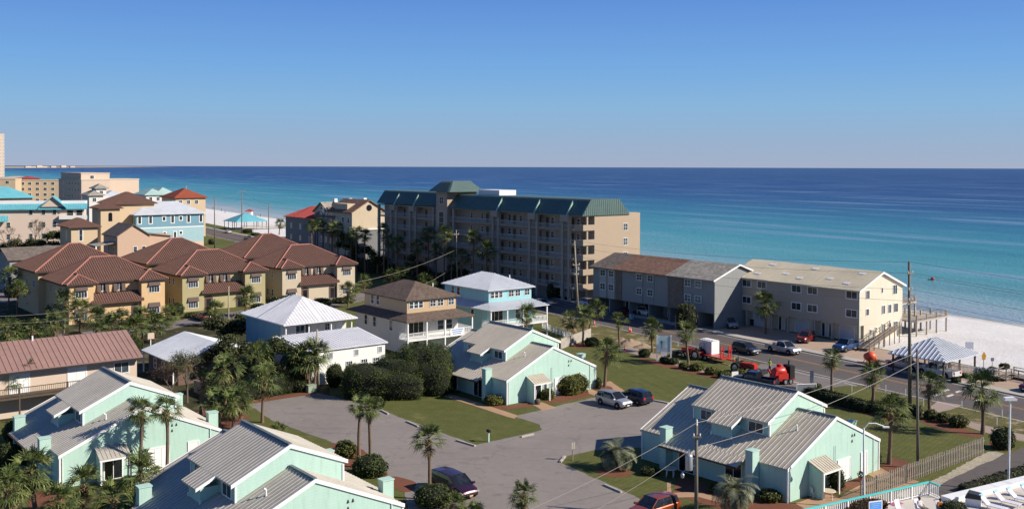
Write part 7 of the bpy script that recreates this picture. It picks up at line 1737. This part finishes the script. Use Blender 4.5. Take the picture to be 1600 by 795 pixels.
# timber ramp beside the mixer and the walkway to the beach
def walkway(pts, z0, z1, w_, label):
    h = empty('timber_walkway', (pts[0].x, pts[0].y, 0), 0, label, 'walkway', 'timber walkways'); o = pts[0]
    for i in range(len(pts)-1):
        a = pts[i]-o; b_ = pts[i+1]-o; d = (b_-a).normalized(); n = Vector((-d.y, d.x, 0))*w_/2; za = z0+(z1-z0)*i/(len(pts)-1); zb = z0+(z1-z0)*(i+1)/(len(pts)-1)
        q = MB(); q.ext([(*(a-n)[:2], za), (*(a+n)[:2], za), (*(b_+n)[:2], zb), (*(b_-n)[:2], zb)], (0, 0, .12)); fin(q, 'planks', M['wood'], h)
        L = (b_-a).length
        for s in (-1, 1):
            q = MB(); q.tube((*(a+n*s)[:2], za+1.05), (*(b_+n*s)[:2], zb+1.05), .06, n=4); q.tube((*(a+n*s)[:2], za+.6), (*(b_+n*s)[:2], zb+.6), .05, n=4); q.build('handrail', M['wood'], h)
            for k in range(int(L/1.8)+1):
                p = a+d*(k*1.8)+n*s; zz = za+(zb-za)*min(1, k*1.8/L); q = MB(); q.box(p.x-.06, p.x+.06, p.y-.06, p.y+.06, -1.2, zz+1.1); q.build('post', M['wood'], h)
walkway([G(1352, 545), G(1376, 537), G(1400, 530)], .3, 2.3, 1.6, 'timber ramp rising along the end of the cream townhouses')
walkway([G(1564, 590), G(1580, 584), G(1640, 596)], .25, .25, 1.6, 'timber walkway to the beach at the right edge')
# ------------------------------------------------------------ pavilions
PV = G(1479, 561, 2.6); PV.z = 0
def pavilion(O, th, W, L, ze, pitch, rm, label, nx=3, ny=3, ribs=(.55, .08, .06), over=0.):
    h = empty('beach_pavilion', O, th, label, 'pavilion')
    r = MB(); hip(r, 0, W, 0, L, ze, pitch, .14, ribs, over); fin(r, 'roof', rm, h)
    for x in np.linspace(.5, W-.5, nx):
        for y in np.linspace(.5, L-.5, ny):
            if 0 < nx-1 and x not in (.5, W-.5) and y not in (.5, L-.5): continue
            q = MB(); q.box(x-.1, x+.1, y-.1, y+.1, -.5, ze-.02); q.build('post', M['wooddark'], h)
    return h
pavilion(PV, TH, 9.5, 8.2, 2.6, .52, M['bluewhiteroof'], 'beach pavilion with a striped pale metal hip roof at the sand edge', ribs=(.6, .12, .08))
q_ = G(369, 349.5, 3.6); q_.z = 0
pavilion(q_, TH, 15, 14, 3.6, .5, M['aquaroof'], 'beach pavilion with a teal roof far along the beach', 4, 4, None)
h = empty('timber_walkover', G(380, 362), TH, 'low timber decking beside the teal roofed pavilion', 'deck'); q = MB(); q.box(0, 22, 0, 3, .6, .9); q.build('planks', M['woodgrey'], h)
for s in (0, 3): q = MB(); q.box(0, 22, s-.06, s+.06, 1.4, 1.55); q.build('handrail', M['woodgrey'], h)
# tiny beach life
def tower(): 
    h = empty('lifeguard_tower', G(390, 341, -.8), 0, 'small red roofed lifeguard hut at the waterline', 'hut')
    q = MB(); q.box(-1.6, 1.6, -1.6, 1.6, .8, 3.2); q.build('cabin', M['trimwhite'], h); q = MB(); hip(q, -2.2, 2.2, -2.2, 2.2, 3.2, .5, .15); fin(q, 'roof', M['redroof'], h)
    for x in (-1.4, 1.4): q = MB(); q.box(x-.12, x+.12, -.12, .12, -.6, .8); q.build('leg', M['white'], h)
tower()
for k, (px, py, mt, l_) in enumerate(((400, 342, 'denim', 'tiny dark figure walking on the beach, left of the next one'), (407, 341.5, 'denim', 'tiny dark figure on the beach nearest the water, right of the hut'), (346, 333, 'redcloth', 'tiny figure in red on the far beach'), (333, 330, 'denim', 'tiny dark figure furthest along the beach'), (352, 336, 'denim', 'tiny dark figure just left of the teal pavilion top'))):
    if mt not in M: M[mt] = mat_plain('red_cloth', (.5, .05, .05), .8, .1)
    person(G(px, py, -.8), R(40*k), l_, mt, 'denim', 'stand', z=-.9, hgt=1.8)
h = empty('parasail_float', G(1458, 433, -1.4), 0, 'small red and white float alone on the water', 'float'); q = MB(); q.smooth = True; q.ell((0, 0, .3), .45, 12, 8); q.build('hull', M['redcloth'], h); q = MB(); q.box(-1.2, -.4, -.15, .15, 0, .2); q.build('outrigger', M['darkmetal'], h)
# ------------------------------------------------------------ pool terrace at the lower right
ZD = 1.5
h = empty('pool_terrace', G(1455, 767, ZD), 0, 'cream pool terrace at the lower right corner', 'terrace'); o = Vector(h.location); o.z = 0; h.location.z = 0
M['creamconcrete'] = mat_plain('cream_pool_deck', (.56, .50, .44), .85, .1, .4, bumps=.15)
P = [G(1180, 832, ZD), G(1455, 763, ZD), G(1471, 770, ZD), G(1473, 777, ZD), G(1650, 733, ZD), G(1760, 900, ZD), G(1300, 900, ZD)]
q = MB(); q.prism([((p-o).x, (p-o).y) for p in P], 0, ZD); fin(q, 'deck', M['creamconcrete'], h)
a, b_ = G(1473, 777, ZD)-o, G(1650, 733, ZD)-o; d = (b_-a).normalized(); n = Vector((d.y, -d.x, 0))*.9
q = MB(); q.ext([(a.x, a.y, ZD), (b_.x, b_.y, ZD), ((b_+n).x, (b_+n).y, ZD), ((a+n).x, (a+n).y, ZD)], (0, 0, .4)); fin(q, 'parapet', M['trimwhite'], h)
def poolrail(a, b_, label):
    L = (b_-a).length; h = empty('pool_railing', (a.x, a.y, ZD), math.atan2(b_.y-a.y, b_.x-a.x), label, 'railing', 'aqua topped pool railings')
    q = MB(); q.box(0, L, -.09, .09, 1.0, 1.1); q.build('handrail', M['aqua'], h); q = MB(); q.box(0, L, -.03, .03, .1, .16)
    for k in range(int(L/.2)): q.box(k*.2+.07, k*.2+.13, -.02, .02, .16, 1.0)
    fin(q, 'balusters', M['trimwhite'], h)
    for k in range(int(L/2.4)+1): q = MB(); q.box(k*2.4-.07, k*2.4+.07, -.07, .07, 0, 1.0); q.build('post', M['trimwhite'], h)
ra, rb, rc = G(1180, 810, ZD+1.1), G(1455, 747, ZD+1.1), G(1471, 753, ZD+1.1)
for v_ in (ra, rb, rc): v_.z = 0
poolrail(ra, rb, 'long white pool railing with an aqua top rail at the bottom right'); poolrail(rb, rc, 'short return of the aqua topped pool railing at its far corner')
def lounger(px, py, ang, label):
    P = G(px, py, ZD); h = empty('sun_lounger', P, ang, label, 'sun lounger', 'white sun loungers'); sp_ = M['loungesling']
    q = MB(); q.box(0, 1.35, -.32, .32, .30, .34); q.build('seat', sp_, h)
    q = MB(); q.ext([(-.0, -.32, .31), (-.0, -.32, .35), (-.62, -.32, .92), (-.65, -.32, .89)], (0, .64, 0)); fin(q, 'backrest', sp_, h)
    q = MB(); q.ext([(-.5, -.3, .84), (-.5, -.3, .88), (-.63, -.3, 1.0), (-.66, -.3, .97)], (0, .6, 0)); fin(q, 'headrest', M['bluecloth'], h)
    for s in (-.34, .34): q = MB(); q.tube((-.1, s, .32), (1.4, s, .32), .03); q.tube((-.1, s, .32), (-.66, s, .92), .03); q.build('frame', M['trimwhite'], h)
    for x in (.05, 1.25):
        for s in (-.33, .33): q = MB(); q.tube((x, s, 0), (x, s, .32), .03); q.build('leg', M['trimwhite'], h)
M['loungesling'] = mat_plain('white_sling', (.66, .63, .68), .7, .08); M['bluecloth'] = mat_plain('light_blue_cloth', (.30, .50, .72), .8, .1)
for k, (px, py) in enumerate(((1548, 789), (1570, 782), (1590, 777), (1612, 771))):
    lounger(px, py, R(-48), ['leftmost white sun lounger by the pool parapet', 'second white sun lounger from the left by the pool parapet', 'third white sun lounger from the left, its side at the photo edge', 'white sun lounger cut off by the right edge'][k])
B = G(1524, 784, ZD); h = empty('grill_box', B, R(-30), 'dark covered box beside the leftmost sun lounger', 'box'); q = MB(); q.box(-.55, .55, -.4, .4, 0, .6); q.build('body', M['trimwhite'], h); q = MB(); q.ext([(-.6, -.45, .6), (.6, -.45, .6), (.55, -.45, .95), (-.35, -.45, 1.05)], (0, .9, 0)); fin(q, 'lid', mat_plain('dark_lid', (.04, .045, .045), .5, .1), h)
def deckshrub(px, py, rx, ry, hh, label, mat, seed):
    P = G(px, py, ZD); h = empty('planter_shrub', P, R(14), label, 'shrub', 'pool terrace shrubs'); es = [(0, 0, hh*.45, rx, ry, hh*.55), (rx*.5, 0, hh*.4, rx*.6, ry*.8, hh*.5), (-rx*.5, .1, hh*.42, rx*.6, ry*.8, hh*.5)]
    leaf_mass('leaves', es, .06, 110, M[mat], h, seed=seed); core_mesh(es, .88, h)
M['redleaf'] = mat_leaf('red_brown_leaves', (.05, .018, .012), (.11, .035, .022), (.14, .09, .03), 2.)
deckshrub(1352, 794, 2.0, .7, .9, 'dark reddish shrub under the aqua rail', 'redleaf', 41); deckshrub(1493, 800, 1.0, .9, 1.1, 'brown green rounded shrub left of the dark covered box', 'oakleaf', 42); deckshrub(1532, 806, .8, .7, .7, 'lower round shrub below the dark covered box', 'oakleaf', 43)
P = G(1371, 806, ZD); h = empty('pool_rules_sign', P, R(18), 'blue and white lined notice board under the aqua rail', 'sign')
q = MB(); q.box(-.6, .6, -.03, .03, .3, 1.35); q.build('board', M['trimwhite'], h)
q = MB(); q.box(-.52, .52, -.045, -.031, .38, 1.28); pb = q.build('panel', mat_plain('blue_panel', (.10, .30, .72), .5, .08), h)
for k in range(5): q = MB(); q.box(-.42+.08*(k % 2), .42-.14*(k % 3), -.055, -.046, 1.13-.15*k, 1.17-.15*k); q.build('lettering', M['bluelines'] if 'bluelines' in M else M['bluecloth'], pb)
M['flower'] = mat_plain('patterned_cloth', (.55, .58, .62), .8, .35, 6.); M['magenta'] = mat_plain('magenta_cloth', (.45, .12, .25), .8, .2); M['orangecloth'] = mat_plain('orange_cloth', (.7, .25, .05), .8, .2)
person(G(1442, 797, ZD), R(-60), 'person in a pale patterned top resting at the pool, bottom edge', 'flower', 'khaki', 'sit', z=ZD)
person(G(1474, 799, ZD), R(-80), 'person in an orange top at the pool beside the brown green shrub', 'orangecloth', 'denim', 'sit', z=ZD)
for (px, py, l_) in ((1441, 796, 'white pool chair under the person in the patterned top'), (1474, 798, 'white pool chair under the person in the orange top'), (1410, 797, 'empty white pool chair left of the seated people')):
    P = G(px, py, ZD); h = empty('pool_chair', P, R(-60) if px != 1474 else R(-80), l_, 'chair', 'white pool chairs')
    q = MB(); q.box(-.25, .35, -.28, .28, .30, .34); q.build('seat', M['loungesling'], h); q = MB(); q.ext([(-.22, -.28, .32), (-.18, -.28, .32), (-.40, -.28, .95), (-.44, -.28, .95)], (0, .56, 0)); fin(q, 'backrest', M['loungesling'], h)
    for x in (-.2, .3):
        for s in (-.26, .26): q = MB(); q.tube((x, s, 0), (x, s, .31), .025); q.build('leg', M['trimwhite'], h)
P = G(1404, 783, ZD); h = empty('beach_towel', P, R(30), 'crumpled magenta towel on the cream terrace', 'towel'); q = MB()
q.add([(-.6,-.25,.02),(0,-.3,.1),(.6,-.2,.02),(.6,.25,.03),(0,.2,.14),(-.6,.3,.02)], [(0,1,4,5),(1,2,3,4)]); q.build('cloth', M['magenta'], h)
# garden furniture at the right duplex
def gtable(P, label):
    h = empty('garden_table', P, 0, label, 'table'); q = MB(); q.lathe((0, 0, .68), [(.001, 0), (.62, 0), (.65, .03), (.62, .06), (.001, .06)], 20); q.build('top', mat_plain('cream_plastic', (.60, .50, .36), .5, .05), h)
    for k in range(4): a = k*PI/2+.5; q = MB(); q.tube((.45*math.cos(a), .45*math.sin(a), 0), (.4*math.cos(a), .4*math.sin(a), .68), .035); q.build('leg', M['trimwhite'], h)
def gchair(P, ang, label):
    h = empty('garden_chair', P, ang, label, 'chair', 'white plastic garden chairs'); q = MB(); q.box(-.24, .24, -.24, .24, .40, .44); q.build('seat', M['trimwhite'], h)
    q = MB(); q.ext([(-.24, -.24, .44), (-.20, -.24, .44), (-.28, -.24, .9), (-.32, -.24, .9)], (0, .48, 0)); fin(q, 'backrest', M['trimwhite'], h)
    for x in (-.2, .2):
        for s in (-.22, .22): q = MB(); q.tube((x, s, 0), (x, s, .4), .025); q.build('leg', M['trimwhite'], h)
    for s in (-.26, .26): q = MB(); q.box(-.2, .22, s-.02, s+.02, .6, .63); q.build('armrest', M['trimwhite'], h)
gtable(G(1297, 776), 'cream plastic table by the porch of the right duplex'); gchair(G(1275, 773), R(10), 'white plastic chair left of the cream table'); gchair(G(1279, 766), R(-70), 'white plastic chair behind the cream table'); gtable(G(1050, 742), 'pale round table in the shade at the front of the right duplex')
h = empty('planter_pot', G(842, 631), 0, 'brown barrel planter at the porch of the middle duplex', 'planter'); q = MB(); q.smooth = True; q.lathe((0, 0, 0), [(.28, 0), (.36, .3), (.3, .6), (.001, .58)], 14); q.build('barrel', M['wooddark'], h)
# sand heap and rubble on the verge
def heap(P, r_, hh, mat, label, seed):
    rr = random.Random(seed); q = MB(); q.smooth = True; n = 26; m_ = 9; vs = [(0, 0, hh)]
    for j in range(1, m_+1):
        for i in range(n): f = j/m_; a = 2*PI*i/n; R2 = r_*f*(1+.18*math.sin(3*a+seed)+.1*rr.uniform(-1, 1)); vs.append((R2*math.cos(a), R2*math.sin(a)*.8, max(-.05, hh*(1-f)**1.3*(1+rr.uniform(-.25, .35))) if j < m_ else -.05))
    fs = [(0, 1+i, 1+(i+1) % n) for i in range(n)]+[(1+j*n+i, 1+(j+1)*n+i, 1+(j+1)*n+(i+1) % n, 1+j*n+(i+1) % n) for j in range(m_-1) for i in range(n)]
    q.add(vs, fs); ob = q.build('soil_heap', M[mat], None, (P.x, P.y, .02)); tag(ob, label, 'heap', 'soil heaps on the verge')
M['soil'] = mat_plain('sandy_soil', (.30, .22, .15), .95, .3, 2., bumps=.8)
heap(G(985, 537), 2.6, .9, 'soil', 'sandy soil heap beside the single roadside palm', 1); heap(G(1006, 541), 1.8, .5, 'soil', 'lower soil heap towards the tall white sign', 2); heap(G(972, 532), 1.6, .6, 'soil', 'small soil heap behind the largest one', 3)
sheet('path', [(955, 545), (985, 540), (1012, 548), (1045, 556), (1075, 566), (1110, 575), (1100, 580), (1060, 570), (1020, 558), (985, 550)], .018, M['path'])
h = empty('basketball_screen', G(1262, 616), R(10), 'white mesh panel behind the gable of the right duplex', 'panel'); q = MB()
for x in (-1.3, 1.3): q.tube((x, 0, 0), (x, 0, 1.5), .05)
q.tube((-1.3, 0, 1.5), (1.3, 0, 1.5), .05); q.build('frame', M['trimwhite'], h); q = MB(); q.box(-1.25, 1.25, -.01, .01, .3, 1.45); q.build('panel', M['steel'], h)
# white scaffold trailer across the road
h = empty('rack_trailer', Vector((*ns(120.6, G(890, 466).dot(DS)), 0)), RD, 'white framed rack trailer parked behind the kerb left of the grey pole', 'trailer')
q = MB(); q.box(-3.5, 3.5, -1.2, 1.2, .6, .75); q.build('deck', M['woodgrey'], h)
for x in (-3.4, -1.1, 1.1, 3.4):
    for y in (-1.15, 1.15): q = MB(); q.box(x-.06, x+.06, y-.06, y+.06, .75, 2.7); q.build('upright', M['trimwhite'], h)
for y in (-1.15, 1.15): q = MB(); q.box(-3.5, 3.5, y-.06, y+.06, 2.7, 2.82); q.build('top_rail', M['trimwhite'], h)
q = MB(); q.box(-3.2, 0, -.9, .9, .76, 1.7); q.build('load', M['wood'], h)
for x in (-.6, .4):
    for y in (-1.3, 1.3): wheel(h, x, y, .38)
h = empty('loose_planks', G(1390, 562), RD+.1, 'long orange tipped planks lying along the kerb by the mixer', 'planks'); q = MB(); [q.box(-3, 3, k*.3-.1, k*.3+.1, .14, .2+k*.01) for k in range(3)]; fin(q, 'boards', M['wood'], h)

# chairs and pots in the shade of the middle duplex, things on the upstairs deck
gchair(G(742, 612), R(120), 'white plastic chair in the shaded front of the middle duplex, left'); gchair(G(752, 616), R(200), 'white plastic chair in the shaded front of the middle duplex, right'); gtable(G(733, 611), 'pale round table in the shaded front of the middle duplex')
for px, py, l_ in ((720, 608, 'clay pot in the shaded front of the middle duplex, left'), (762, 620, 'clay pot in the shaded front of the middle duplex, right'), (1348, 748, 'clay pot by the back wall of the right duplex')):
    h = empty('flower_pot', G(px, py), 0, l_, 'plant pot'); q = MB(); q.lathe((0, 0, 0), [(.001, 0), (.16, 0), (.24, .4), (.20, .4), (.18, .33), (.001, .33)], 12); q.build('pot', M['tilecap'], h); leaf_mass('leaves', [(0, 0, .6, .3, .3, .3)], .07, 120, M['bushleaf'], h, seed=px)
h = empty('air_conditioner', G(1343, 738), TH, 'grey air conditioning unit at the back wall of the right duplex', 'air conditioner'); q = MB(); q.box(-.4, .4, -.4, .4, 0, .8); q.build('casing', M['signgrey'], h); q = MB(); q.lathe((0, 0, .8), [(.001, 0), (.32, 0), (.32, .05), (.001, .05)], 14); q.build('fan_grille', M['black'], h)
